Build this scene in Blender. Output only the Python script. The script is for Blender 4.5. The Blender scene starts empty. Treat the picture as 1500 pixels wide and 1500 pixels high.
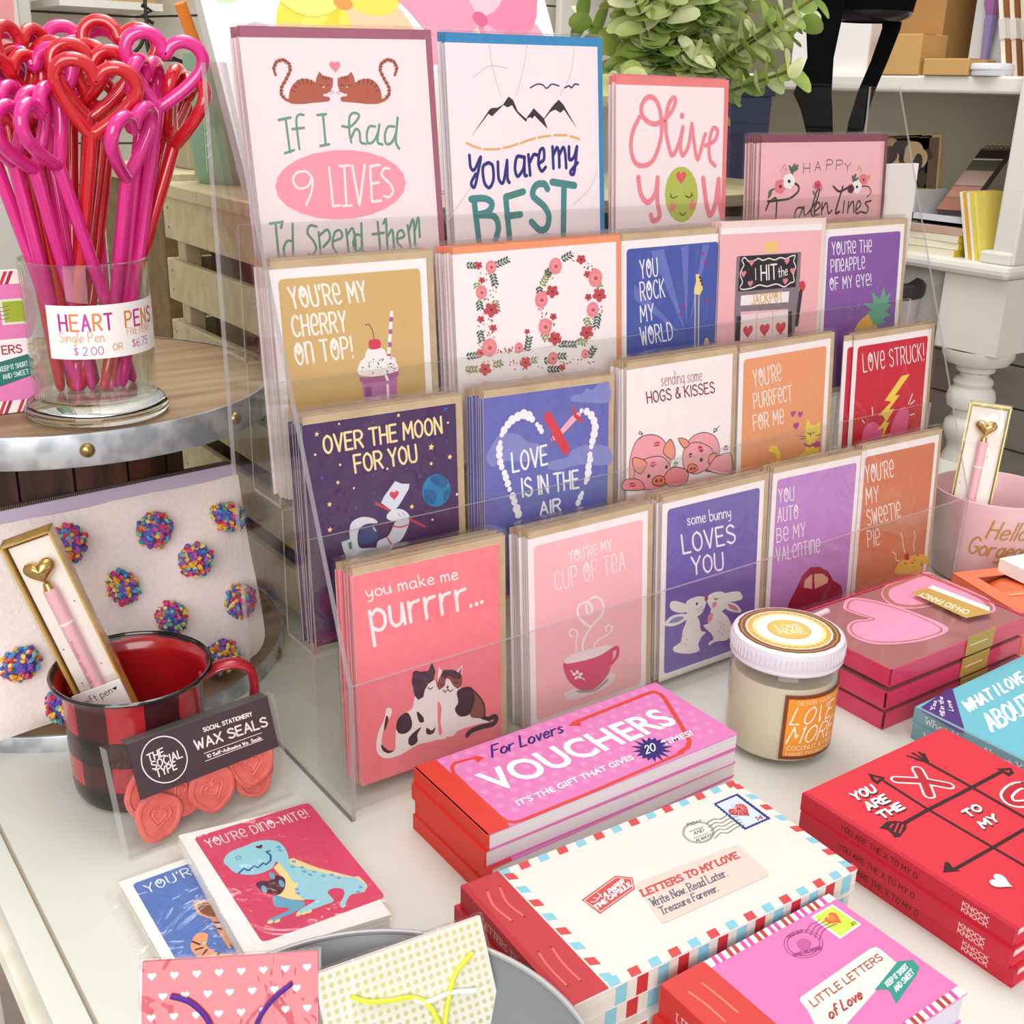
import bpy, math, random
from mathutils import Vector, Matrix
sc = bpy.context.scene
COL = sc.collection
rnd = random.Random(11)
PI = math.pi

# ------------------------------------------------------------------ camera
cam_data = bpy.data.cameras.new('camera'); cam = bpy.data.objects.new('camera', cam_data); COL.objects.link(cam)
_R = Vector((0.80804659, -0.58852197, 0.0265066)); _U = Vector((0.18687116, 0.29872661, 0.93586408)); _F = Vector((0.5586948, 0.75126846, -0.3513628))
CAM = Vector((-0.29509865, -0.54270792, 0.42345954))
cam.matrix_world = Matrix(((_R.x, _U.x, -_F.x, CAM.x), (_R.y, _U.y, -_F.y, CAM.y), (_R.z, _U.z, -_F.z, CAM.z), (0, 0, 0, 1)))
cam_data.sensor_width = 36; cam_data.lens = 1659.36 / 1500 * 36; cam_data.clip_start = .01
sc.camera = cam

# ------------------------------------------------------------------ light
world = bpy.data.worlds.new('shop_ambience'); sc.world = world; world.use_nodes = True
bg = world.node_tree.nodes['Background']; bg.inputs[0].default_value = (.985, 1.0, .995, 1); bg.inputs[1].default_value = .55
def area(name, loc, target, sx, sy, power, col=(1, .985, .965)):
    d = bpy.data.lights.new(name, 'AREA'); d.shape = 'RECTANGLE'; d.size = sx; d.size_y = sy; d.energy = power; d.color = col
    o = bpy.data.objects.new(name, d); COL.objects.link(o); o.location = loc
    o.rotation_euler = (Vector(target) - Vector(loc)).to_track_quat('-Z', 'Y').to_euler(); return o
area('ceiling_panel', (.3, -.1, 2.1), (.2, 0, 0), 2.4, 1.4, 17)
area('back_fill_light', (.5, 1.0, 2.2), (.7, .8, 0), 1.6, .9, 27)  # fill light added above the back to brighten the hutch and plant
area('front_fill_light', (-1.6, -2.2, 1.2), (.2, 0, .15), 2.2, 1.8, 62)  # added front fill from behind the camera, lifts the card faces
vs = sc.view_settings; vs.view_transform = 'Standard'; vs.look = 'None'; vs.gamma = 1; vs.use_curve_mapping = False
vs.exposure = 0.0
sc.cycles.transparent_max_bounces = 40; sc.cycles.max_bounces = 10; sc.cycles.use_denoising = True

# ------------------------------------------------------------------ materials
def lin(c):
    return c / 12.92 if c <= .04045 else ((c + .055) / 1.055) ** 2.4
def hexc(h):
    return tuple(lin(int(h[i:i + 2], 16) / 255) for i in (0, 2, 4)) + (1,)
_mats = {}
def M(h, rough=.55, metal=0., spec=.4, coat=0., kind=''):
    key = (h, rough, metal, spec, coat)
    if key in _mats: return _mats[key]
    m = bpy.data.materials.new('%s_%s' % (kind or 'surface', h)); m.use_nodes = True
    b = m.node_tree.nodes['Principled BSDF']
    b.inputs['Base Color'].default_value = hexc(h); b.inputs['Roughness'].default_value = rough; b.inputs['Metallic'].default_value = metal
    b.inputs['Specular IOR Level'].default_value = spec; b.inputs['Coat Weight'].default_value = coat
    _mats[key] = m; return m
def noisy(name, h1, h2, scale=(8, 8, 8), rough=.6, bump=0., detail=4, lo=.35, hi=.65, metal=0.):
    m = bpy.data.materials.new(name); m.use_nodes = True; nt = m.node_tree; b = nt.nodes['Principled BSDF']
    tc = nt.nodes.new('ShaderNodeTexCoord'); mp = nt.nodes.new('ShaderNodeMapping'); mp.inputs['Scale'].default_value = scale
    nz = nt.nodes.new('ShaderNodeTexNoise'); nz.inputs['Scale'].default_value = 1; nz.inputs['Detail'].default_value = detail
    cr = nt.nodes.new('ShaderNodeValToRGB'); cr.color_ramp.elements[0].position = lo; cr.color_ramp.elements[1].position = hi
    cr.color_ramp.elements[0].color = hexc(h1); cr.color_ramp.elements[1].color = hexc(h2)
    nt.links.new(tc.outputs['Object'], mp.inputs['Vector']); nt.links.new(mp.outputs[0], nz.inputs['Vector']); nt.links.new(nz.outputs[0], cr.inputs[0]); nt.links.new(cr.outputs[0], b.inputs['Base Color'])
    b.inputs['Roughness'].default_value = rough; b.inputs['Metallic'].default_value = metal
    if bump:
        bp = nt.nodes.new('ShaderNodeBump'); bp.inputs['Strength'].default_value = bump; bp.inputs['Distance'].default_value = .002
        nt.links.new(nz.outputs[0], bp.inputs['Height']); nt.links.new(bp.outputs[0], b.inputs['Normal'])
    return m
def clear(name, tint='fbfbfb', base=.035, gain=.5, rough=.06, power=4., gloss='ffffff', wrinkle=0.):
    m = bpy.data.materials.new(name); m.use_nodes = True; nt = m.node_tree; nt.nodes.clear()
    out = nt.nodes.new('ShaderNodeOutputMaterial'); mix = nt.nodes.new('ShaderNodeMixShader')
    tr = nt.nodes.new('ShaderNodeBsdfTransparent'); tr.inputs[0].default_value = hexc(tint)
    gl = nt.nodes.new('ShaderNodeBsdfGlossy'); gl.inputs['Roughness'].default_value = rough; gl.inputs[0].default_value = hexc(gloss)
    lw = nt.nodes.new('ShaderNodeLayerWeight'); lw.inputs[0].default_value = .5
    pw = nt.nodes.new('ShaderNodeMath'); pw.operation = 'POWER'; pw.inputs[1].default_value = power
    ma = nt.nodes.new('ShaderNodeMath'); ma.operation = 'MULTIPLY_ADD'; ma.inputs[1].default_value = gain; ma.inputs[2].default_value = base
    nt.links.new(lw.outputs['Facing'], pw.inputs[0]); nt.links.new(pw.outputs[0], ma.inputs[0]); nt.links.new(ma.outputs[0], mix.inputs[0])
    if wrinkle:
        tc = nt.nodes.new('ShaderNodeTexCoord'); mp = nt.nodes.new('ShaderNodeMapping'); mp.inputs['Scale'].default_value = (28, 28, 16); mp.inputs['Rotation'].default_value = (0, .6, 0)
        oi = nt.nodes.new('ShaderNodeObjectInfo'); ad = nt.nodes.new('ShaderNodeVectorMath'); ad.operation = 'ADD'
        nz = nt.nodes.new('ShaderNodeTexNoise'); nz.inputs['Scale'].default_value = 1; nz.inputs['Detail'].default_value = 3; nz.inputs['Distortion'].default_value = 1.2
        bp = nt.nodes.new('ShaderNodeBump'); bp.inputs['Strength'].default_value = wrinkle; bp.inputs['Distance'].default_value = .01
        nt.links.new(tc.outputs['Object'], mp.inputs['Vector']); nt.links.new(mp.outputs[0], ad.inputs[0]); nt.links.new(oi.outputs['Random'], ad.inputs[1]); nt.links.new(ad.outputs[0], nz.inputs['Vector']); nt.links.new(nz.outputs[0], bp.inputs['Height'])
        nt.links.new(bp.outputs[0], gl.inputs['Normal'])
    nt.links.new(tr.outputs[0], mix.inputs[1]); nt.links.new(gl.outputs[0], mix.inputs[2]); nt.links.new(mix.outputs[0], out.inputs[0])
    return m
def halfclear(name, h, alpha, rough=.2):
    m = bpy.data.materials.new(name); m.use_nodes = True; b = m.node_tree.nodes['Principled BSDF']
    b.inputs['Base Color'].default_value = hexc(h); b.inputs['Alpha'].default_value = alpha; b.inputs['Roughness'].default_value = rough
    return m
SLEEVE = clear('clear_sleeve_film', 'fefdfd', .035, .5, .05, 3.5, wrinkle=.55)
ACRYL = clear('clear_acrylic', 'f9f9f8', .014, .45, .015, 4.)
ACRYL_EDGE = halfclear('acrylic_cut_edge', 'a8a0a4', .62, .15)
ACRYL_TOP = halfclear('acrylic_bright_edge', 'd8d0d4', .5, .1)
GLASS = clear('clear_glass', 'f6f8f6', .03, .75, .01, 3.)
BAGSIDE = halfclear('creased_film_side', 'f2ecea', .3, .15)
LID = clear('clear_lid', 'fdf4f7', .02, .35, .05, 4.)
KRAFT = noisy('kraft_paper', 'c2a683', 'cdb491', (60, 60, 60), .8)
WHITE = M('f8f1ef', .6)

# ------------------------------------------------------------------ mesh builder
class MB:
    def __init__(s): s.v = []; s.f = []; s.mi = []; s.ms = []; s.sm = []
    def m(s, mat):
        if mat not in s.ms: s.ms.append(mat)
        return s.ms.index(mat)
    def face(s, pts, mat, smooth=False):
        n = len(s.v); s.v += [tuple(p) for p in pts]; s.f.append(tuple(range(n, n + len(pts)))); s.mi.append(s.m(mat)); s.sm.append(smooth)
    def grid(s, rows, mat, smooth=True, closed_u=False, closed_v=False):
        # rows: list of lists of points; mat may be f(i, j)
        n = len(s.v); R = len(rows); K = len(rows[0])
        for r in rows: s.v += [tuple(p) for p in r]
        for i in range(R if closed_v else R - 1):
            for j in range(K if closed_u else K - 1):
                a = n + i * K + j; b = n + i * K + (j + 1) % K; c = n + ((i + 1) % R) * K + (j + 1) % K; d = n + ((i + 1) % R) * K + j
                s.f.append((a, b, c, d)); s.mi.append(s.m(mat(i, j) if callable(mat) else mat)); s.sm.append(smooth)
    def box(s, x0, x1, y0, y1, z0, z1, mat, sides=None, T=None):
        P = [(x0, y0, z0), (x1, y0, z0), (x1, y1, z0), (x0, y1, z0), (x0, y0, z1), (x1, y0, z1), (x1, y1, z1), (x0, y1, z1)]
        if T: P = [tuple(T @ Vector(p)) for p in P]
        n = len(s.v); s.v += P
        F = {'b': (0, 3, 2, 1), 't': (4, 5, 6, 7), 'f': (0, 1, 5, 4), 'k': (2, 3, 7, 6), 'l': (3, 0, 4, 7), 'r': (1, 2, 6, 5)}
        for k, q in F.items():
            mm = (sides or {}).get(k, mat)
            if mm is None: continue
            s.f.append(tuple(n + i for i in q)); s.mi.append(s.m(mm)); s.sm.append(False)
    def lathe(s, prof, mat, n=48, cx=0, cy=0, smooth=True, cap0=False, cap1=False):
        rows = [[(cx + r * math.cos(2 * PI * j / n), cy + r * math.sin(2 * PI * j / n), z) for j in range(n)] for r, z in prof]
        s.grid(rows, mat, smooth, closed_u=True)
        mm = (lambda i: mat(i, 0)) if callable(mat) else (lambda i: mat)
        if cap0: s.face(list(reversed(rows[0])), mm(0))
        if cap1: s.face(rows[-1], mm(len(prof) - 2))
    def tube(s, pts, rad, mat, n=8, closed=False, caps=True, flat=None):
        pts = [Vector(p) for p in pts]; N = len(pts); rows = []
        up = None
        for i in range(N):
            a = pts[i - 1] if (i > 0 or closed) else pts[i]; b = pts[(i + 1) % N] if (i < N - 1 or closed) else pts[i]
            t = (b - a).normalized()
            if up is None:
                up = Vector((0, 0, 1)) if abs(t.z) < .9 else Vector((0, 1, 0))
            x = t.cross(up)
            if x.length < 1e-5: x = t.orthogonal()
            x.normalize(); y = x.cross(t).normalized(); up = y
            r = rad[i] if isinstance(rad, (list, tuple)) else rad
            ry = r * flat if flat else r
            rows.append([tuple(pts[i] + x * r * math.cos(2 * PI * j / n) + y * ry * math.sin(2 * PI * j / n)) for j in range(n)])
        s.grid(rows, mat, True, closed_u=True, closed_v=closed)
        if caps and not closed: s.face(list(reversed(rows[0])), mat); s.face(rows[-1], mat)
    def build(s, name, parent=None, sharp=40, bevel=0):
        me = bpy.data.meshes.new(name); me.from_pydata(s.v, [], s.f)
        for m_ in s.ms: me.materials.append(m_)
        me.polygons.foreach_set('material_index', s.mi); me.polygons.foreach_set('use_smooth', s.sm)
        if any(s.sm): me.set_sharp_from_angle(angle=math.radians(sharp))
        me.update()
        o = bpy.data.objects.new(name, me); COL.objects.link(o)
        if parent: o.parent = parent
        if bevel:
            b = o.modifiers.new('bevel', 'BEVEL'); b.width = bevel; b.segments = 2; b.limit_method = 'ANGLE'
        return o
def spline(pts, k=6, closed=False):
    P = [Vector(p) for p in pts]; n = len(P); out = []
    if n < 3: return P
    for i in range(n if closed else n - 1):
        p1, p2 = P[i], P[(i + 1) % n]
        p0 = P[i - 1] if (i > 0 or closed) else p1 * 2 - p2
        p3 = P[(i + 2) % n] if (i + 2 < n or closed) else p2 * 2 - p1
        for j in range(k):
            t = j / k
            out.append(.5 * ((2 * p1) + (p2 - p0) * t + (2 * p0 - 5 * p1 + 4 * p2 - p3) * t * t + (3 * p1 - p0 - 3 * p2 + p3) * t ** 3))
    if not closed: out.append(P[-1])
    return out

# ------------------------------------------------------------------ tagging
def thing(name, label, cat, loc=(0, 0, 0), rot=None, group=None):
    o = bpy.data.objects.new(name, None); COL.objects.link(o); o.empty_display_size = .02
    if isinstance(rot, Matrix): o.matrix_world = Matrix.Translation(loc) @ rot.to_4x4()
    else:
        o.location = loc
        if rot: o.rotation_euler = rot
    return tag(o, label, cat, group)
def tag(o, label, cat, group=None):
    o['label'] = label; o['category'] = cat
    if group: o['group'] = group
    return o
def struct(o): o['kind'] = 'structure'; return o
def dup(root, label, loc=None, mat=None, group=None):
    r = root.copy(); COL.objects.link(r); r['label'] = label
    if mat is not None: r.matrix_world = mat
    elif loc is not None: r.location = loc
    if group: r['group'] = group
    for ch in list(root.children):
        c = ch.copy(); COL.objects.link(c); c.parent = r
        for g in list(ch.children):
            d = g.copy(); COL.objects.link(d); d.parent = c
    return r

# ------------------------------------------------------------------ lettering and flat artwork
F_ = {
'A': '0,0 .25,1 .5,0|.09,.35 .41,.35', 'B': '0,0 0,1|~0,1 .3,.98 .42,.78 .3,.56 0,.53|~0,.53 .35,.5 .5,.27 .35,.03 0,0',
'C': '~.48,.85 .32,1 .1,.88 0,.5 .1,.12 .32,0 .48,.15', 'D': '0,0 0,1|~0,1 .3,.95 .48,.7 .48,.3 .3,.05 0,0',
'E': '.42,1 0,1 0,0 .42,0|0,.52 .36,.52', 'F': '.42,1 0,1 0,0|0,.52 .36,.52',
'G': '~.48,.85 .3,1 .08,.85 0,.5 .08,.14 .3,0 .48,.15 .48,.42|.48,.44 .28,.44', 'H': '0,0 0,1|.46,0 .46,1|0,.5 .46,.5',
'I': '.03,0 .03,1', 'J': '~.35,1 .35,.2 .2,0 .02,.12', 'K': '0,0 0,1|.45,1 0,.45|.12,.58 .48,0', 'L': '0,1 0,0 .4,0',
'M': '0,0 .04,1 .3,.35 .56,1 .6,0', 'N': '0,0 0,1 .46,0 .46,1', 'O': '~.25,1 .06,.82 0,.5 .06,.18 .25,0 .44,.18 .5,.5 .44,.82 .25,1',
'P': '0,0 0,1|~0,1 .34,.98 .48,.74 .34,.5 0,.47', 'Q': '~.25,1 .06,.82 0,.5 .06,.18 .25,0 .44,.18 .5,.5 .44,.82 .25,1|.3,.25 .5,0',
'R': '0,0 0,1|~0,1 .34,.98 .48,.74 .34,.5 0,.47|.22,.48 .48,0', 'S': '~.44,.86 .25,1 .05,.86 .06,.66 .25,.53 .44,.38 .45,.15 .25,0 .02,.13',
'T': '0,1 .5,1|.25,1 .25,0', 'U': '~0,1 0,.3 .1,.04 .25,0 .4,.04 .48,.3 .48,1', 'V': '0,1 .24,0 .48,1', 'W': '0,1 .14,0 .3,.75 .46,0 .6,1',
'X': '0,0 .48,1|0,1 .48,0', 'Y': '0,1 .24,.48 .48,1|.24,.48 .24,0', 'Z': '0,1 .46,1 0,0 .46,0',
'0': '~.25,1 .06,.82 0,.5 .06,.18 .25,0 .44,.18 .5,.5 .44,.82 .25,1', '1': '0,.8 .18,1 .18,0', '2': '~.02,.8 .2,1 .4,.85 .38,.6 0,0|0,0 .44,0',
'4': '.36,0 .36,1 0,.3 .48,.3', '5': '.4,1 .05,1 .03,.55|~.03,.55 .3,.6 .44,.3 .28,0 .02,.1', '6': '~.4,.95 .15,.75 0,.3 .2,0 .42,.18 .4,.42 .2,.52 .02,.3',
'7': '0,1 .44,1 .14,0', "'": '.04,1 .02,.8', '!': '.03,1 .03,.3|.03,.04 .03,0', '-': '0,.45 .3,.45', '.': '.02,.03 .02,0', '$': '~.4,.8 .2,.9 .04,.72 .4,.3 .2,.1 .02,.2|.22,1 .22,0',
'&': '~.48,.1 .2,.6 .15,.85 .28,.98 .36,.82 .1,.5 .02,.22 .18,.02 .38,.15 .48,.42', '*': '0,.5 .1,.5', ' ': '',
'a': '~.38,.5 .2,.56 .02,.35 .06,.05 .25,.02 .38,.25 .4,.55|.4,.55 .4,.1 .46,0', 'b': '0,1 0,0|~0,.4 .2,.56 .38,.4 .36,.1 .18,0 0,.1',
'c': '~.36,.48 .2,.56 .02,.38 .04,.08 .2,0 .38,.1', 'd': '~.38,.42 .2,.56 .02,.38 .04,.06 .2,0 .38,.2|.38,1 .4,0',
'e': '~.03,.28 .36,.34 .32,.52 .18,.56 .02,.36 .06,.06 .22,0 .38,.1', 'f': '~.34,.92 .22,1 .12,.85 .12,0|0,.55 .28,.55',
'g': '~.38,.5 .2,.56 .02,.36 .08,.06 .26,.06 .38,.3|~.38,.55 .38,-.1 .25,-.34 .05,-.28', 'h': '0,1 0,0|~0,.35 .15,.55 .32,.5 .36,.3 .36,0',
'i': '.02,.55 .02,0|.02,.8 .02,.76', 'k': '0,1 0,0|.3,.55 0,.22|.1,.3 .34,0', 'l': '.02,1 .02,0', 'm': '0,.55 0,0|~0,.35 .12,.55 .24,.48 .26,0|~.26,.35 .38,.55 .5,.48 .52,0',
'n': '0,.55 0,0|~0,.35 .15,.55 .32,.48 .34,0', 'o': '~.2,.56 .03,.42 .02,.14 .2,0 .38,.14 .38,.42 .2,.56', 'p': '0,.55 0,-.38|~0,.4 .2,.56 .38,.4 .36,.1 .18,0 0,.12',
'r': '0,.55 0,0|~0,.32 .1,.5 .3,.54', 's': '~.3,.48 .15,.56 .03,.42 .16,.3 .3,.14 .16,0 0,.08', 't': '.14,.85 .14,.05 .28,0|0,.55 .3,.55',
'u': '~0,.55 0,.15 .14,0 .3,.12 .36,.55|.36,.55 .38,0', 'v': '0,.55 .17,0 .34,.55', 'w': '0,.55 .12,0 .26,.45 .4,0 .52,.55', 'y': '~0,.55 .06,.2 .2,.1 .34,.3|~.36,.55 .34,0 .22,-.3 .04,-.3',
}
SKIN = {'O': F_['O'] + '|~.25,.98 .14,.72 .25,.5 .36,.72 .25,.98', 'e': '~.04,.48 .42,.5 .42,.85 .24,1 .05,.85 0,.45 .08,.08 .28,0 .45,.12',
 'n': '0,0 0,1|~0,.7 .1,.95 .3,1 .44,.8 .44,0', 'y': '~0,1 .03,.68 .22,.52 .42,.68|~.44,1 .44,.3 .3,.02 .1,.08', 'h': F_['H']}
def _parse(s):
    r = []
    for st in s.split('|'):
        if st: r.append((st[0] == '~', [tuple(float(q) for q in p.split(',')) for p in st.lstrip('~').split()]))
    return r
def layout(font, txt):
    x = 0; out = []; gap = .17
    for ch in txt:
        g = SKIN[ch] if font == 'skin' and ch in SKIN else F_.get(ch, '')
        st = _parse(g)
        if not st: x += .3; continue
        w = max(p[0] for q in st for p in q[1])
        k = .8 if font in ('skin',) else 1
        for sm, q in st:
            q2 = [(x + p[0] * k, p[1]) for p in q]
            out.append((sm, q2))
            if font == 'serif' and not sm and ch not in "'!.":
                for e in (q2[0], q2[-1]):
                    if min(abs(e[1]), abs(e[1] - 1), abs(e[1] - .55)) < .02: out.append((False, [(e[0] - .09, e[1]), (e[0] + .09, e[1])]))
        x += w * k + gap
    return out, max(.05, x - gap)
def heart_pts(n=22):
    r = []
    for i in range(n):
        t = 2 * PI * i / n
        r.append((16 * math.sin(t) ** 3 / 17, -(13 * math.cos(t) - 5 * math.cos(2 * t) - 2 * math.cos(3 * t) - math.cos(4 * t)) / 17))
    return r
def bold_mesh(txt):
    cu = bpy.data.curves.new('lettering', 'FONT'); cu.body = txt; cu.offset = .022; cu.resolution_u = 3
    o = bpy.data.objects.new('lettering', cu); COL.objects.link(o); bpy.context.view_layer.update()
    me = bpy.data.meshes.new_from_object(o.evaluated_get(bpy.context.evaluated_depsgraph_get()))
    V = [v.co.copy() for v in me.vertices]; P = [tuple(p.vertices) for p in me.polygons]
    bpy.data.objects.remove(o); bpy.data.curves.remove(cu); bpy.data.meshes.remove(me)
    return V, P
def art(mb, ops, fn, h=None, rough=.5, spec=.4, lay0=0, step=.00004, seg=6):
    # fn(u, v, lift) -> point in metres, u and v in metres from the top left corner
    boxes = []
    def layer(pts):
        x0 = min(p[0] for p in pts); x1 = max(p[0] for p in pts); y0 = min(p[1] for p in pts); y1 = max(p[1] for p in pts)
        L = 0
        for b in boxes:
            if b[4] >= L and b[0] < x1 and b[1] > x0 and b[2] < y1 and b[3] > y0: L = b[4] + 1
        boxes.append((x0, x1, y0, y1, L)); return (L + lay0) * step
    def put(pts, mat, l): mb.face([fn(p[0], p[1], l) for p in reversed(pts)], mat)
    cnt = [0]
    def ribbon(pts, w, mat, l0, closed=False):
        n = len(pts)
        if closed: pts = pts + [pts[0]]
        for i in range(len(pts) - 1):
            a, b = pts[i], pts[i + 1]; dx, dy = b[0] - a[0], b[1] - a[1]; d = math.hypot(dx, dy)
            if d < 1e-7: continue
            nx, ny = -dy / d * w / 2, dx / d * w / 2
            cnt[0] += 1; l = l0 + (cnt[0] % 25) * 1.5e-6
            put([(a[0] + nx, a[1] + ny), (b[0] + nx, b[1] + ny), (b[0] - nx, b[1] - ny), (a[0] - nx, a[1] - ny)], mat, l)
        k = 10
        for i, p in enumerate(pts):
            if 0 < i < len(pts) - 1:
                a, b = pts[i - 1], pts[i + 1]; t1 = math.atan2(p[1] - a[1], p[0] - a[0]); t2 = math.atan2(b[1] - p[1], b[0] - p[0])
                if abs((t2 - t1 + PI) % (2 * PI) - PI) < .12: continue
            cnt[0] += 1; l = l0 + (cnt[0] % 25) * 1.5e-6
            put([(p[0] + w / 2 * math.cos(-2 * PI * j / k), p[1] + w / 2 * math.sin(-2 * PI * j / k)) for j in range(k)], mat, l)
    for op in ops:
        mat = M(op[1] if op[0] != 'T' else op[2], rough, 0, spec, kind='print')
        if op[0] == 'P':
            q = op[2]; pts = [(q[i] * 1e-4, q[i + 1] * 1e-4) for i in range(0, len(q), 2)]
            if op[3]: pts = [(p.x, p.y) for p in spline([(a, b, 0) for a, b in pts], 4, True)]
            if sum(pts[i - 1][0] * pts[i][1] - pts[i][0] * pts[i - 1][1] for i in range(len(pts))) < 0: pts.reverse()
            put(pts, mat, layer(pts))
        elif op[0] == 'R':
            u0, v0, u1, v1, r = [x * 1e-4 for x in op[2]]; pts = []
            for cx, cy, a0 in ((u0 + r, v0 + r, PI), (u1 - r, v0 + r, 1.5 * PI), (u1 - r, v1 - r, 0), (u0 + r, v1 - r, .5 * PI)):
                for j in range(5 if r > 2e-4 else 1):
                    a = a0 + PI / 8 * j; pts.append((cx + r * math.cos(a), cy + r * math.sin(a)))
            put(pts, mat, layer(pts))
        elif op[0] == 'E':
            cx, cy, ax, ay, bx, by = [x * 1e-4 for x in op[2]]; k = 22 if math.hypot(ax, ay) > .002 else 10
            sg = 1 if ax * by - ay * bx > 0 else -1
            pts = [(cx + ax * math.cos(sg * 2 * PI * j / k) + bx * math.sin(sg * 2 * PI * j / k), cy + ay * math.cos(sg * 2 * PI * j / k) + by * math.sin(sg * 2 * PI * j / k)) for j in range(k)]
            put(pts, mat, layer(pts))
        elif op[0] == 'H':
            cx, cy, d, rot = op[2]; a = math.radians(rot); d *= 1e-4
            pts = [(cx * 1e-4 + d * (x * math.cos(a) - y * math.sin(a)), cy * 1e-4 + d * (x * math.sin(a) + y * math.cos(a))) for x, y in heart_pts()]
            if sum(pts[i - 1][0] * pts[i][1] - pts[i][0] * pts[i - 1][1] for i in range(len(pts))) < 0: pts.reverse()
            put(pts, mat, layer(pts))
        elif op[0] == '*':
            cx, cy, d = [x * 1e-4 for x in op[2]]
            pts = [(cx + d * (1 if j % 2 == 0 else .45) * math.sin(PI * j / 5 + .2), cy - d * (1 if j % 2 == 0 else .45) * math.cos(PI * j / 5 + .2)) for j in range(10)]
            put(pts, mat, layer(pts))
        elif op[0] == 'S':
            w = op[2] * 1e-4; q = op[3]; pts = [(q[i] * 1e-4, q[i + 1] * 1e-4) for i in range(0, len(q), 2)]
            if op[4] and len(pts) > 2: pts = [(p.x, p.y) for p in spline([(a, b, 0) for a, b in pts], seg, op[5])]
            ribbon(pts, w, mat, layer(pts), op[5])
        elif op[0] == 'T':
            font, txt = op[1], op[4]; w = op[3] * 1e-4; ox, oy, ex, ey, ux, uy = [x * 1e-4 for x in op[5]]
            if font == 'bold':
                V, P = bold_mesh(txt); x0 = min(v.x for v in V); x1 = max(v.x for v in V); y0 = 0; y1 = max(v.y for v in V)
                pp = [(ox + ex * (v.x - x0) / (x1 - x0) + ux * v.y / y1, oy + ey * (v.x - x0) / (x1 - x0) + uy * v.y / y1) for v in V]
                l = layer(pp); n = len(mb.v); mb.v += [tuple(fn(p[0], p[1], l)) for p in pp]; k = mb.m(mat)
                for f in P: mb.f.append(tuple(n + i for i in f)); mb.mi.append(k); mb.sm.append(False)
                continue
            st, W = layout(font, txt); al = []
            sh = .25 if font == 'ital' else 0
            for sm, q in st:
                pts = [(x + sh * y, y) for x, y in q]
                if sm and len(pts) > 2: pts = [(p.x, p.y) for p in spline([(a, b, 0) for a, b in pts], 5)]
                al.append([(ox + ex * x / W + ux * y, oy + ey * x / W + uy * y) for x, y in pts])
            l = layer([p for a in al for p in a])
            for a in al: ribbon(a, w, mat, l)
def tx(font, col, w, txt, u, v, width, cap, ang=0):
    # simple text op in mm: baseline start (u, v), run length, cap height
    c, s_ = math.cos(math.radians(ang)), math.sin(math.radians(ang))
    return ('T', font, col, int(w * 10), txt, [int(u * 10), int(v * 10), int(width * c * 10), int(width * s_ * 10), int(cap * s_ * 10), int(-cap * c * 10)])
def RR(col, u0, v0, u1, v1, r=.1): return ('R', col, [int(u0 * 10), int(v0 * 10), int(u1 * 10), int(v1 * 10), int(r * 10)])

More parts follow.
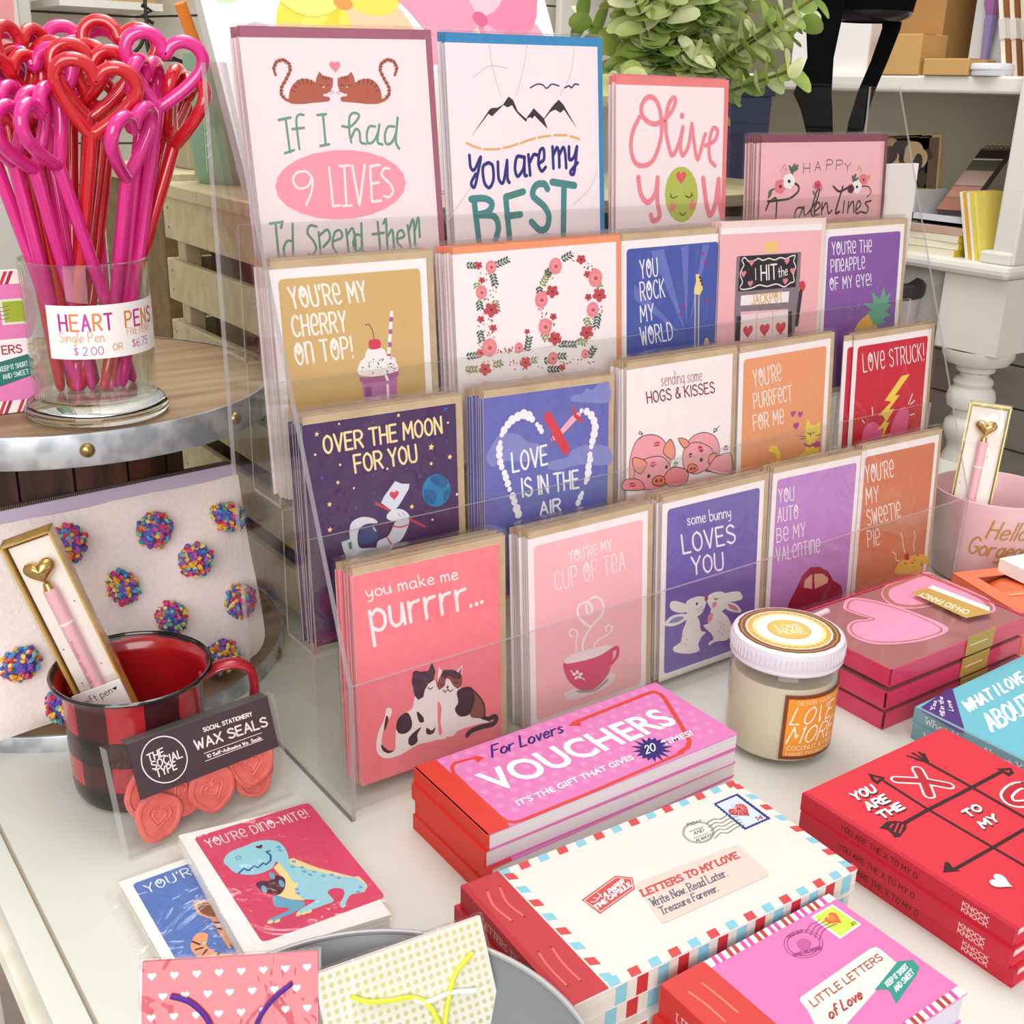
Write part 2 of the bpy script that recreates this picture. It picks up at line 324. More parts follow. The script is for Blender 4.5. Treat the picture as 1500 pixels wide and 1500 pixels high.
# ------------------------------------------------------------------ printed artwork in tenths of a millimetre, and where each flat thing lies
ART = {
 'purr': [
  ('R','fb8590',[0,0,1080,1400,1]),
  ('T', 'hand', 'fff2f2', 10, 'you make me', [98, 155, 660, 19, -15, -81]),
  ('T', 'hand', 'fff2f2', 23, 'purrrr', [126, 383, 698, 4, -27, -247]),
  ('E','fff2f2',[852,379,14,0,0,14]),
  ('E','fff2f2',[897,376,15,0,0,15]),
  ('E','fff2f2',[938,371,15,0,0,15]),
  ('S','3c2a34',37,[915,1184,966,1220,1023,1216,1042,1242,1013,1268,917,1262,833,1267,804,1288],1,0),
  ('P','fbeeee',[411,890,386,971,304,996,267,1066,255,1152,248,1224,192,1217,156,1162,165,1076,207,1008,238,953,224,920,197,922,182,985,141,1052,117,1134,125,1209,182,1260,284,1268,416,1238,495,1246,567,1248,639,1254,660,1143,630,935,561,850,474,826],1),
  ('P','fbeeee',[582,856,596,991,582,1103,604,1193,643,1247,694,1257,740,1231,899,1234,979,1241,900,1188,864,1101,775,959,721,894],1),
  ('P','fb8590',[578,986,579,1202,604,1206,596,1124,606,1027],1),
  ('P','3c2a34',[400,723,389,787,408,889,432,925,471,915,509,836,553,819,568,763,545,692,515,744,460,737,423,719],0),
  ('P','fbeeee',[481,877,518,838,566,827,570,918,532,937,479,941],1),
  ('P','8e5348',[572,853,584,800,617,771,688,783,751,820,773,883,748,926,675,944,604,914],1),
  ('P','3c2a34',[604,784,652,777,715,797,768,849,731,861,669,822,633,829],1),
  ('P','fbeeee',[647,838,632,883,595,902,621,936,684,953,742,943,703,902,672,848],1),
  ('P','fbeeee',[576,846,593,737,620,777],0),
  ('P','fbeeee',[727,805,776,769,770,836],0),
  ('P','8e5348',[742,814,768,785,763,833],0),
  ('S','3c2a34',7,[597,860,610,872,625,866],1,0),
  ('S','3c2a34',7,[707,877,722,889,736,883],1,0),
  ('E','3c2a34',[656,896,9,0,0,9]),
  ('S','3c2a34',7,[622,909,639,927,656,912,675,934,699,924],1,0),
  ('S','3c2a34',7,[508,860,525,876,543,868],1,0),
  ('P','8e5348',[858,968,912,1048,946,1142,938,1194,853,1175,826,1133,865,1051],1),
  ('P','3c2a34',[729,946,803,936,852,963,869,1045,836,1119,807,1144,743,1130,708,1070,736,1028],1),
  ('S','3c2a34',11,[876,995,936,1088,948,1177,928,1197],1,0),
  ('P','3c2a34',[347,988,286,1007,263,1065,282,1115,333,1130,374,1107,379,1051],1),
  ('P','3c2a34',[419,1002,463,1051,469,1089,434,1079],1),
  ('P','3c2a34',[447,1120,417,1166,417,1215,376,1232,349,1206,361,1160],1),
  ('P','3c2a34',[490,1138,484,1173,506,1193,542,1191,555,1153,525,1169],1),
  ('P','3c2a34',[198,965,211,993,192,1044,174,1062,185,1001],1),
  ('P','3c2a34',[150,1152,159,1196,200,1230,238,1225,201,1210,169,1174],1),
 ],
 'tea': [
  ('R','fdf3f3',[0,0,1080,1400,1]),
  ('R','fdbfc5',[50,55,1030,1340,30]),
  ('T', 'skin', 'fff6f7', 8, "YOU'Re MY", [354, 236, 383, -12, -11, -82]),
  ('T', 'skin', 'fff6f7', 8, 'CUP OF TeA', [230, 416, 635, -18, -14, -142]),
  ('S','fdeef0',18,[551,763,487,717,424,634,439,568,509,564,553,610,545,656,511,642,502,587,541,544,605,549,659,613,648,690,562,748,504,804,467,874,476,933],1,0),
  ('S','fdeef0',14,[381,795,350,769,354,739,396,739,423,783,408,841,408,911],1,0),
  ('S','fdeef0',14,[692,830,681,798,718,788,745,822,714,853,631,873,583,896,575,930],1,0),
  ('P','f6e2e6',[296,1210,379,1193,605,1192,734,1164,779,1210,694,1267,496,1283,346,1267],1),
  ('P','b0a8b0',[406,1212,583,1250,694,1205,698,1228,584,1268,453,1244],1),
  ('S','e0507c',31,[733,990,793,988,791,1052,715,1108],1,0),
  ('P','e0507c',[303,954,314,1072,379,1163,453,1222,583,1246,689,1189,733,1109,737,968,497,971],1),
  ('P','f9e6ea',[301,953,370,922,562,928,710,943,739,970,609,1002,437,996,323,980],1),
  ('E','fdeef0',[390,1080,18,-1,4,11]),
  ('E','fdeef0',[418,1071,6,17,-12,1]),
  ('E','fdeef0',[450,1096,18,0,4,12]),
  ('E','fdeef0',[437,1116,14,15,-9,6]),
  ('E','fdeef0',[405,1111,14,-7,8,10]),
  ('S','fdeef0',8,[359,1040,379,1068],1,0),
  ('S','fdeef0',8,[454,1125,486,1152],1,0),
 ],
 'bunny': [
  ('R','fdf3f3',[0,0,1080,1400,1]),
  ('R','7465b2',[50,50,1030,1350,30]),
  ('T', 'hand', 'f6f0fa', 9, 'some bunny', [259, 208, 459, 23, -17, -91]),
  ('T', 'handc', 'f6f0fa', 17, 'LOVES', [223, 422, 552, 23, -27, -149]),
  ('T', 'handc', 'f6f0fa', 17, 'YOU', [324, 610, 331, 30, -17, -140]),
  ('P','f4eeec',[258,832,138,776,97,791,112,842,189,883,270,895],1),
  ('P','f4eeec',[261,912,132,891,59,920,50,951,145,979,263,962],1),
  ('P','8c98cc',[228,922,138,914,87,942,177,957,234,945],1),
  ('P','f4eeec',[272,811,367,797,450,816,476,848,464,909,408,960,317,944,255,877],1),
  ('P','f4eeec',[261,915,340,916,409,998,432,1089,488,1118,444,1141,407,1195,419,1252,317,1251,166,1199,141,1153,216,1127,237,1039,268,976],1),
  ('P','f4eeec',[670,849,823,858,879,903,868,939,724,922],1),
  ('P','f4eeec',[673,912,802,956,873,1026,854,1045,715,988],1),
  ('P','d98c9c',[720,940,809,980,845,1027,758,991],1),
  ('P','f4eeec',[481,838,538,807,643,820,727,881,725,943,671,981,576,973,513,906],1),
  ('P','f4eeec',[530,943,651,984,745,1081,779,1192,720,1243,602,1224,518,1236,532,1209,571,1196,544,1145,456,1057,505,1050,548,1023],1),
  ('P','e9a0aa',[507,979,556,978,541,1031,500,1049],1),
  ('E','b04a62',[478,838,20,0,0,20]),
  ('E','e6a0a8',[568,909,26,0,0,26]),
  ('S','4a3a50',8,[565,854,586,872,608,864],1,0),
  ('E','3a3050',[379,857,12,0,0,12]),
  ('S','8a8090',4,[376,906,437,895],1,0),
  ('S','8a8090',4,[396,926,457,915],1,0),
  ('S','8a8494',4,[238,1076,248,1094],1,0),
  ('S','8a8494',4,[275,1114,286,1132],1,0),
  ('S','8a8494',4,[216,1136,226,1154],1,0),
  ('S','8a8494',4,[265,1158,275,1176],1,0),
  ('S','8a8494',5,[630,1062,641,1080],1,0),
  ('S','8a8494',5,[669,1091,680,1109],1,0),
  ('S','8a8494',5,[645,1114,656,1132],1,0),
  ('S','8a8494',5,[685,1143,696,1161],1,0),
  ('S','8a8494',5,[660,1166,671,1184],1,0),
  ('S','8a8494',5,[621,1136,632,1154],1,0),
 ],
 'auto': [
  ('R','fdf3f3',[0,0,1080,1400,1]),
  ('R','c48cd2',[50,55,1030,1350,30]),
  ('T', 'skin', 'fbeef8', 10, 'YOU', [83, 248, 179, 5, -12, -113]),
  ('T', 'skin', 'fbeef8', 10, 'AUTO', [86, 408, 240, 8, -10, -116]),
  ('T', 'skin', 'fbeef8', 10, 'Be MY', [90, 577, 342, 7, -12, -116]),
  ('T', 'skin', 'fbeef8', 10, 'VALenTIne', [99, 740, 533, 19, -16, -118]),
  ('P','a01a3c',[292,1120,355,1040,429,927,523,873,639,890,764,959,839,1056,946,1119,978,1194,1000,1460,223,1280],0),
  ('P','e9b494',[453,1035,470,971,552,936,566,1071],0),
  ('P','e9b494',[581,942,682,959,770,1017,763,1060,601,1079],0),
 ],
 'pie': [
  ('R','fdf3f3',[0,0,1080,1400,1]),
  ('R','d9835f',[50,60,1030,1350,30]),
  ('T', 'skin', 'fdf2ee', 11, "YOU'Re", [85, 289, 377, 0, -30, -154]),
  ('T', 'skin', 'fdf2ee', 11, 'MY', [114, 482, 167, -2, -27, -142]),
  ('T', 'skin', 'fdf2ee', 11, 'SWeeTIe', [157, 680, 462, -1, -40, -145]),
  ('T', 'skin', 'fdf2ee', 11, 'PIe', [186, 880, 163, 6, -32, -154]),
  ('S','fbe9dc',10,[637,833,679,898,695,965,730,1029],1,0),
  ('S','fbe9dc',10,[838,851,861,907,846,968,867,1043],1,0),
  ('S','fbe9dc',10,[540,986,594,1025,607,1076,654,1098],1,0),
  ('P','f2c253',[610,1164,665,1103,763,1091,903,1083,1035,1115,1116,1177,1093,1219,979,1179,1016,1289,640,1211],1),
  ('E','6a3a20',[926,1096,19,4,0,6]),
  ('E','6a3a20',[886,1134,19,4,1,5]),
  ('E','6a3a20',[749,1136,19,4,1,6]),
  ('E','6a3a20',[852,1151,19,3,1,5]),
  ('P','c22f4a',[726,1058,748,1045,787,1052,806,1111,737,1104],0),
 ],
 'moon': [
  ('R','4b2a5c',[0,0,1080,1400,1]),
  ('T', 'handc', 'f9e3a6', 15, 'OVER THE MOON', [137, 189, 832, -11, -5, -105]),
  ('T', 'handc', 'f9e3a6', 15, 'FOR YOU', [338, 339, 439, -4, -9, -109]),
  ('*','f9dc90',[94,65,17]),
  ('*','f9dc90',[886,259,25]),
  ('*','f9dc90',[1024,344,21]),
  ('*','f9dc90',[881,366,16]),
  ('*','f9dc90',[214,380,15]),
  ('*','f9dc90',[149,507,18]),
  ('*','f9dc90',[141,666,19]),
  ('*','f9dc90',[725,624,19]),
  ('*','f9dc90',[656,24,15]),
  ('*','3f5cae',[1001,28,21]),
  ('*','3f5cae',[1003,239,14]),
  ('*','3f5cae',[793,434,14]),
  ('*','3f5cae',[325,560,14]),
  ('*','3f5cae',[110,334,14]),
  ('*','3f5cae',[469,42,9]),
  ('*','3f5cae',[698,371,10]),
  ('*','3f5cae',[458,374,10]),
  ('*','3f5cae',[460,486,9]),
  ('E','f9e3c0',[245,23,7,0,0,7]),
  ('E','f9e3c0',[1017,118,8,0,0,8]),
  ('E','f9e3c0',[236,273,8,0,0,8]),
  ('E','f9e3c0',[320,433,7,0,0,7]),
  ('E','f9e3c0',[560,349,8,0,0,8]),
  ('E','f9e3c0',[1070,602,9,0,0,9]),
  ('E','f9e3c0',[75,186,8,0,0,8]),
  ('E','f9e3c0',[875,738,8,0,0,8]),
  ('E','1b7fb0',[912,549,-26,103,-104,-34]),
  ('P','205f96',[886,449,972,463,999,510,969,543,910,518,871,477],1),
  ('P','205f96',[835,528,900,551,915,587,887,636,837,612,816,563],1),
  ('P','205f96',[969,566,1008,557,1002,610,966,627],1),
  ('S','c93c5c',17,[467,557,591,635],0,0),
  ('S','c93c5c',15,[692,696,818,775],0,0),
  ('P','dce0ee',[611,437,658,462,715,472,706,506,664,559,626,604,585,628,544,594,503,560,528,520,566,482],0),
  ('H','d8405c',[600,525,36,0]),
  ('P','d5d6e2',[583,727,604,701,688,691,696,738,640,826,580,847,530,857,463,866,467,806,542,784],1),
  ('P','e4e4ee',[540,668,551,634,605,617,666,637,705,686,658,702,588,695],1),
  ('S','d85a6c',11,[580,726,635,743,688,738],1,0),
  ('S','d85a6c',11,[533,792,567,849],1,0),
  ('S','a0a0b4',5,[623,649,639,674],1,0),
  ('S','a0a0b4',5,[654,647,666,671],1,0),
  ('P','ccd4d6',[220,905,247,844,352,828,497,850,580,847,507,966],0),
  ('P','dcdde6',[271,709,291,646,364,626,443,650,470,684,393,676,340,700,324,763,336,818,383,842,254,865,215,778,226,758,270,752],1),
  ('P','ccd4d6',[213,759,285,748,303,833,241,862],0),
  ('P','6a7080',[256,772,280,769,285,815,265,818],0),
  ('P','3d4c80',[332,732,367,700,437,699,467,739,461,790,388,809,338,788],1),
  ('S','c8d0e8',11,[439,708,454,732],1,0),
 ],
 'air': [
  ('R','6a6dba',[0,0,1080,1400,1]),
  ('P','898ccb',[736,98,760,58,837,58,868,25,929,39,985,7,1073,6,1084,142,900,129],1),
  ('P','898ccb',[17,395,72,313,137,254,283,273,363,337,460,366,503,448,363,473,172,441,70,468],1),
  ('P','898ccb',[535,546,569,497,699,492,750,447,904,425,1089,480,1094,598,802,559,639,574],1),
  ('E','f8f4fb',[146,259,19,0,0,19]),
  ('E','f8f4fb',[165,230,28,0,0,28]),
  ('E','f8f4fb',[197,196,28,0,0,28]),
  ('E','f8f4fb',[231,169,32,0,0,32]),
  ('E','f8f4fb',[278,152,32,0,0,32]),
  ('E','f8f4fb',[326,142,34,0,0,34]),
  ('E','f8f4fb',[368,159,34,0,0,34]),
  ('E','f8f4fb',[398,185,23,0,0,23]),
  ('E','f8f4fb',[441,226,17,0,0,17]),
  ('E','f8f4fb',[464,252,23,0,0,23]),
  ('E','f8f4fb',[479,278,20,0,0,20]),
  ('E','f8f4fb',[133,311,18,0,0,18]),
  ('E','f8f4fb',[125,348,28,0,0,28]),
  ('E','f8f4fb',[124,392,28,0,0,28]),
  ('E','f8f4fb',[131,442,26,0,0,26]),
  ('E','f8f4fb',[142,478,22,0,0,22]),
  ('E','f8f4fb',[164,522,23,0,0,23]),
  ('E','f8f4fb',[175,556,26,0,0,26]),
  ('E','f8f4fb',[190,600,26,0,0,26]),
  ('E','f8f4fb',[204,642,19,0,0,19]),
  ('E','f8f4fb',[232,695,27,0,0,27]),
  ('E','f8f4fb',[246,737,26,0,0,26]),
  ('E','f8f4fb',[264,788,32,0,0,32]),
  ('E','f8f4fb',[279,831,30,0,0,30]),
  ('E','f8f4fb',[829,177,18,0,0,18]),
  ('E','f8f4fb',[876,188,27,0,0,27]),
  ('E','f8f4fb',[918,220,31,0,0,31]),
  ('E','f8f4fb',[944,264,31,0,0,31]),
  ('E','f8f4fb',[955,311,33,0,0,33]),
  ('E','f8f4fb',[945,359,34,0,0,34]),
  ('E','f8f4fb',[931,406,30,0,0,30]),
  ('E','f8f4fb',[921,444,21,0,0,21]),
  ('E','f8f4fb',[910,502,23,0,0,23]),
  ('E','f8f4fb',[912,539,28,0,0,28]),
  ('E','f8f4fb',[898,586,30,0,0,30]),
  ('E','f8f4fb',[895,632,32,0,0,32]),
  ('E','f8f4fb',[883,675,25,0,0,25]),
  ('E','f8f4fb',[871,698,17,0,0,17]),
  ('E','f8f4fb',[842,774,19,0,0,19]),
  ('E','f8f4fb',[826,800,25,0,0,25]),
  ('E','f8f4fb',[806,838,25,0,0,25]),
  ('P','fbb3c2',[562,333,628,297,737,210,802,185,823,209,754,257,662,322,582,360],1),
  ('P','d93a4c',[749,141,773,150,782,196,844,239,819,260,762,213],0),
  ('S','d93a4c',70,[534,185,691,435],0,0),
  ('S','b83048',9,[554,314,594,377],0,0),
  ('T', 'handc', 'f8f4fb', 16, 'LOVE', [236, 528, 295, -15, -11, -132]),
  ('T', 'handc', 'f8f4fb', 16, 'IS IN THE', [315, 713, 496, 14, -11, -128]),
  ('T', 'handc', 'f8f4fb', 16, 'AIR', [470, 868, 177, -3, -6, -87]),
 ],
 'hogs': [
  ('R','fdf1f2',[0,0,1080,1400,1]),
  ('T', 'hand', 'b0606c', 6, 'sending some', [337, 156, 419, 11, -11, -99]),
  ('T', 'handc', '8c3244', 11, 'HOGS & KISSES', [203, 266, 687, 10, -14, -83]),
  ('P','f6a5ae',[29,762,38,643,92,533,192,501,318,530,400,616,437,762,288,842,61,854],1),
  ('S','4a2830',6,[29,762,38,643,92,533,192,501,318,530,400,616,437,762,288,842,61,854],1,1),
  ('P','f6a5ae',[636,654,663,587,791,571,916,630,962,742,923,844,813,880],1),
  ('S','4a2830',6,[636,654,663,587,791,571,916,630,962,742,923,844,813,880],1,1),
  ('P','f6a5ae',[825,873,884,801,971,779,1090,792,1097,948],0),
  ('S','4a2830',7,[825,873,884,801,971,779,1090,792,1097,948],1,1),
  ('P','f6a5ae',[87,720,194,678,343,687,426,760,451,853,359,925,106,888],1),
  ('S','4a2830',6,[87,720,194,678,343,687,426,760,451,853,359,925,106,888],1,1),
  ('P','f29a84',[56,672,87,652,195,707,146,782,78,745],1),
  ('S','4a2830',6,[56,672,87,652,195,707,146,782,78,745],1,1),
  ('P','f29a84',[363,654,431,569,484,656,462,731],1),
  ('S','4a2830',6,[363,654,431,569,484,656,462,731],1,1),
  ('P','f6a5ae',[566,704,624,637,744,644,869,709,888,766,837,857,703,883,588,823],1),
  ('S','4a2830',6,[566,704,624,637,744,644,869,709,888,766,837,857,703,883,588,823],1,1),
  ('P','f29a84',[516,578,592,594,631,639,577,658],1),
  ('S','4a2830',6,[516,578,592,594,631,639,577,658],1,1),
  ('P','f29a84',[853,760,933,764,848,832],1),
  ('S','4a2830',7,[853,760,933,764,848,832],1,1),
  ('P','f58f98',[-32,820,16,803,128,831,174,909,-28,876],1),
  ('S','4a2830',6,[-32,820,16,803,128,831,174,909,-28,876],1,1),
  ('P','f58f98',[380,841,461,793,581,822,630,884,572,946,405,916],1),
  ('S','4a2830',7,[380,841,461,793,581,822,630,884,572,946,405,916],1,1),
  ('P','f08468',[612,824,640,796,701,810,726,851,678,868,629,856],1),
  ('S','4a2830',6,[612,824,640,796,701,810,726,851,678,868,629,856],1,1),
  ('P','f08468',[254,853,311,828,376,857,372,910,277,896],1),
  ('S','4a2830',6,[254,853,311,828,376,857,372,910,277,896],1,1),
  ('E','2a1a20',[645,726,17,0,0,17]),
  ('E','2a1a20',[763,781,17,0,0,17]),
  ('E','2a1a20',[219,816,16,0,0,16]),
  ('E','2a1a20',[398,777,16,0,0,16]),
  ('E','6a2a28',[653,834,12,0,0,12]),
  ('E','6a2a28',[689,837,12,0,0,12]),
  ('E','6a2a28',[295,864,12,0,0,12]),
  ('E','6a2a28',[341,869,12,0,0,12]),
  ('E','c2344f',[300,585,32,-4,8,17]),
  ('S','f6a5ae',6,[270,583,330,586],0,0),
  ('E','c2344f',[753,695,19,27,-21,6]),
  ('S','f6a5ae',6,[721,694,785,697],0,0),
  ('E','c2344f',[263,733,30,-8,12,17]),
  ('S','f6a5ae',6,[234,731,293,734],0,0),
  ('E','c2344f',[57,853,33,6,0,17]),
  ('S','f6a5ae',6,[28,851,86,855],0,0),
  ('S','4a2830',6,[126,521,152,491,129,463,121,483,161,484],1,0),
  ('S','4a2830',6,[889,590,900,556,931,575,897,584,950,545],1,0),
  ('S','4a2830',7,[1007,740,1050,747,1026,712,1012,732,1049,716],1,0),
  ('S','4a2830',6,[461,784,508,783,496,751,477,769,524,763],1,0),
 ],
 'purrfect': [
  ('R','fdf3f3',[0,0,1080,1400,1]),
  ('R','f1a273',[50,55,1030,1350,30]),
  ('T', 'skin', 'fdf3ee', 10, "YOU'Re", [177, 287, 313, -18, -22, -136]),
  ('T', 'skin', 'fdf3ee', 10, 'PURRFeCT', [185, 458, 444, -7, -19, -122]),
  ('T', 'skin', 'fdf3ee', 10, 'FOR Me', [188, 635, 353, -5, -16, -124]),
  ('S','f8da52',52,[400,820,454,833,490,887,501,984],1,0),
  ('P','f8da52',[807,785,813,709,831,635,881,697,942,706,991,673,1006,759,971,827,885,840,827,819],0),
  ('P','f8da52',[850,827,966,846,1011,975,1013,1094,609,1023,716,948,816,913],0),
  ('H','b64a8c',[650,567,34,0]),
  ('H','b64a8c',[740,584,34,0]),
  ('H','b64a8c',[693,674,40,0]),
  ('S','b64a8c',20,[809,847,882,875,967,854],1,0),
  ('P','b64a8c',[933,864,1004,852,1013,897,941,900,886,846],0),
  ('E','3a3030',[878,773,11,0,0,11]),
  ('S','4a3a2a',6,[839,756,854,766,868,758],1,0),
  ('S','4a3a2a',6,[897,761,915,771,931,764],1,0),
  ('S','4a3a2a',6,[824,788,747,768],1,0),
  ('S','4a3a2a',6,[825,800,757,797],1,0),
  ('S','4a3a2a',6,[945,798,1015,795],1,0),
 ],
 'struck': [
  ('R','fdf3f3',[0,0,1080,1400,1]),
  ('R','d3223c',[50,55,1030,1350,30]),
  ('T', 'skin', 'fdf0f0', 11, 'LOVe STRUCK!', [149, 280, 848, -10, -31, -154]),
  ('P','f0689a',[220,937,199,792,305,735,422,788,497,887,491,979],1),
  ('P','f0689a',[557,989,627,752,731,663,825,701,834,822,765,1021],1),
  ('P','f9d65a',[686,377,804,372,609,541,678,546,538,658,617,662,506,772,555,774,476,905,479,813,391,824,497,744,453,695,395,691,563,590,470,568],0),
  ('S','fdf0f0',11,[867,558,818,646],0,0),
  ('S','fdf0f0',11,[902,624,846,654],0,0),
  ('S','fdf0f0',11,[858,751,918,747],0,0),
  ('S','fdf0f0',11,[298,605,315,680],0,0),
  ('S','fdf0f0',10,[170,698,205,729],0,0),
 ],
 'cherry': [
  ('R','fdf3f3',[0,0,1080,1400,1]),
  ('R','d9b376',[50,60,1030,1350,30]),
  ('T', 'skin', 'fff6ec', 14, "YOU'Re MY", [127, 233, 509, -1, -19, -121]),
  ('T', 'skin', 'fff6ec', 14, 'CHeRRY', [121, 403, 359, 2, -7, -122]),
  ('T', 'skin', 'fff6ec', 14, 'On TOP!', [128, 573, 383, -4, -11, -128]),
  ('S','fbf3f0',25,[804,321,764,593],0,0),
  ('P','ae5f97',[788,346,814,349,810,378,784,375],0),
  ('P','ae5f97',[777,423,803,425,799,454,773,452],0),
  ('P','ae5f97',[767,503,793,506,789,536,763,534],0),
  ('P','ae5f97',[755,576,781,579,779,593,753,590],0),
  ('S','5c4638',5,[612,381,636,378,658,414,668,475],1,0),
  ('P','fbf4f2',[623,530,684,530,737,547,754,588,808,607,818,643,831,666,821,698,772,708,662,710,555,688,536,655,562,600,592,582,602,553],1),
  ('P','db3a5c',[626,509,630,483,653,473,697,478,713,499,708,526,688,537,639,534],1),
  ('E','3a3a5a',[620,640,5,11,-3,1]),
  ('E','3a3a5a',[702,656,-5,1,-1,-3]),
  ('E','3a3a5a',[698,611,-3,3,-3,-3]),
  ('E','3a3a5a',[720,609,-6,9,-4,-2]),
  ('E','4a3a4a',[566,659,4,2,-2,2]),
  ('E','3a3a5a',[749,686,8,9,-3,2]),
  ('E','3a3a5a',[754,643,-3,2,-3,-3]),
  ('E','c85a8a',[778,610,5,2,-2,3]),
  ('E','c85a8a',[797,649,-2,4,-4,-2]),
  ('E','3a3a5a',[686,630,5,11,-4,2]),
  ('E','4a3a4a',[621,618,-5,0,-1,-4]),
  ('E','c85a8a',[802,675,11,7,-2,3]),
  ('E','c85a8a',[781,662,-8,7,-3,-3]),
  ('E','4a3a4a',[763,660,3,4,-3,2]),
  ('E','4a3a4a',[766,706,5,2,-1,3]),
  ('E','3a3a5a',[783,602,1,3,-4,0]),
  ('E','c85a8a',[574,642,12,3,-1,3]),
  ('E','4a3a4a',[773,706,-1,4,-4,-1]),
  ('E','c85a8a',[569,587,-1,4,-4,-1]),
  ('E','c85a8a',[635,611,-3,4,-3,-2]),
  ('E','3a3a5a',[653,600,-5,1,-2,-4]),
  ('E','4a3a4a',[774,641,-12,3,-1,-4]),
  ('E','c85a8a',[796,690,3,4,-3,2]),
  ('E','c85a8a',[670,615,2,3,-3,1]),
  ('E','3a3a5a',[750,704,6,10,-4,1]),
  ('E','c85a8a',[708,605,-3,4,-4,-1]),
  ('E','c85a8a',[645,683,-5,10,-4,-1]),
  ('E','4a3a4a',[680,652,-5,0,0,-4]),
  ('E','c85a8a',[624,631,-1,3,-3,-2]),
  ('E','c85a8a',[652,619,2,4,-3,1]),
  ('P','c47cb2',[560,734,820,736,803,898,573,867],0),
  ('P','ae5f97',[547,699,612,708,721,709,828,693,832,719,795,741,689,743,575,745,548,726],0),
  ('P','9c5690',[579,767,628,769,625,839,582,837],0),
  ('S','fbf3f0',19,[736,717,747,740],0,0),
  ('S','fbf3f0',17,[745,775,745,881],0,0),
 ],
 'LO': [
  ('R','fdf2f4',[0,0,1400,1400,1]),
  ('E','3f5c4a',[290,448,10,1,0,4]),
  ('E','c64a50',[325,368,-9,2,-1,-4]),
  ('E','c64a50',[260,180,3,8,-5,1]),
  ('E','c64a50',[226,172,3,7,-5,1]),
  ('E','8b9a56',[320,220,8,5,-3,4]),
  ('E','3f5c4a',[193,529,2,8,-5,1]),
  ('E','c64a50',[337,196,7,5,-4,3]),
  ('E','c64a50',[337,239,5,7,-5,2]),
  ('E','c64a50',[251,622,8,6,-3,4]),
  ('E','8b9a56',[198,620,6,7,-4,2]),
  ('E','c64a50',[208,304,6,6,-4,2]),
  ('E','3f5c4a',[309,297,9,1,-1,4]),
  ('E','f08d94',[227,470,4,8,-5,2]),
  ('E','c64a50',[290,282,1,8,-5,0]),
  ('E','c64a50',[183,480,-10,0,-1,-4]),
  ('E','3f5c4a',[244,305,-8,4,-3,-4]),
  ('E','c64a50',[271,312,1,8,-5,0]),
  ('E','c64a50',[270,490,9,4,-2,4]),
  ('E','8b9a56',[311,253,4,7,-5,1]),
  ('E','8b9a56',[263,305,9,4,-2,4]),
  ('E','f08d94',[296,514,10,2,0,5]),
  ('E','f08d94',[182,606,0,8,-5,0]),
  ('E','f08d94',[205,304,-10,1,-1,-4]),
  ('E','f08d94',[226,401,5,7,-5,2]),
  ('E','f08d94',[269,538,-10,-1,0,-4]),
  ('E','3f5c4a',[194,200,-1,8,-5,-1]),
  ('E','3f5c4a',[217,328,5,7,-4,1]),
  ('E','c64a50',[285,253,9,2,-2,4]),
  ('E','8b9a56',[174,590,5,7,-5,2]),
  ('E','3f5c4a',[337,235,-10,0,-1,-5]),
  ('E','c64a50',[297,452,9,5,-2,4]),
  ('E','8b9a56',[191,308,5,7,-4,3]),
  ('E','c64a50',[334,363,-10,-1,0,-5]),
  ('E','f08d94',[255,356,0,8,-5,0]),
  ('E','c64a50',[246,271,9,3,-2,3]),
  ('E','c64a50',[253,549,-4,7,-5,-2]),
  ('E','c64a50',[231,377,0,8,-5,0]),
  ('E','3f5c4a',[263,389,4,7,-5,1]),
  ('E','3f5c4a',[292,534,-5,6,-5,-3]),
  ('E','f08d94',[229,513,-9,3,-3,-4]),
  ('E','f08d94',[335,265,-9,0,0,-5]),
  ('E','c64a50',[210,293,0,8,-5,0]),
  ('E','f08d94',[223,520,0,8,-6,0]),
  ('E','f08d94',[271,548,5,7,-4,1]),
  ('E','8b9a56',[289,459,5,7,-5,1]),
  ('E','8b9a56',[306,565,-10,0,-1,-4]),
  ('E','3f5c4a',[248,619,-10,0,0,-4]),
  ('E','8b9a56',[241,223,6,6,-4,2]),
  ('E','8b9a56',[291,165,9,4,-3,3]),
  ('E','8b9a56',[262,528,5,7,-5,2]),
  ('E','f08d94',[311,413,-6,6,-4,-3]),
  ('E','8b9a56',[214,133,-4,7,-4,-2]),
  ('E','c64a50',[303,218,-4,7,-5,-2]),
  ('E','c64a50',[262,144,8,4,-3,3]),
  ('E','c64a50',[187,578,0,9,-6,0]),
  ('E','f08d94',[242,404,3,8,-5,1]),
  ('E','c64a50',[267,440,-6,5,-4,-4]),
  ('E','f08d94',[236,313,-9,2,-3,-4]),
  ('E','3f5c4a',[277,575,3,8,-5,1]),
  ('E','c64a50',[284,142,5,7,-5,3]),
  ('E','8b9a56',[436,663,4,8,-6,2]),
  ('E','c64a50',[330,674,-5,6,-6,-3]),
  ('E','c64a50',[396,657,4,8,-6,1]),
  ('E','c64a50',[425,683,-4,7,-6,-3]),
  ('E','8b9a56',[391,652,10,4,-2,5]),
  ('E','8b9a56',[450,671,5,8,-5,2]),
  ('E','8b9a56',[537,670,2,9,-6,1]),
  ('E','c64a50',[357,665,-7,6,-5,-4]),
  ('E','c64a50',[400,670,6,7,-5,4]),
  ('E','c64a50',[567,668,10,2,-1,5]),
  ('E','c64a50',[556,675,7,7,-5,3]),
  ('E','c64a50',[425,674,-10,-1,0,-6]),
  ('E','c64a50',[362,674,-9,3,-4,-5]),
  ('E','8b9a56',[298,665,7,6,-4,3]),
  ('E','c64a50',[425,661,7,7,-5,3]),
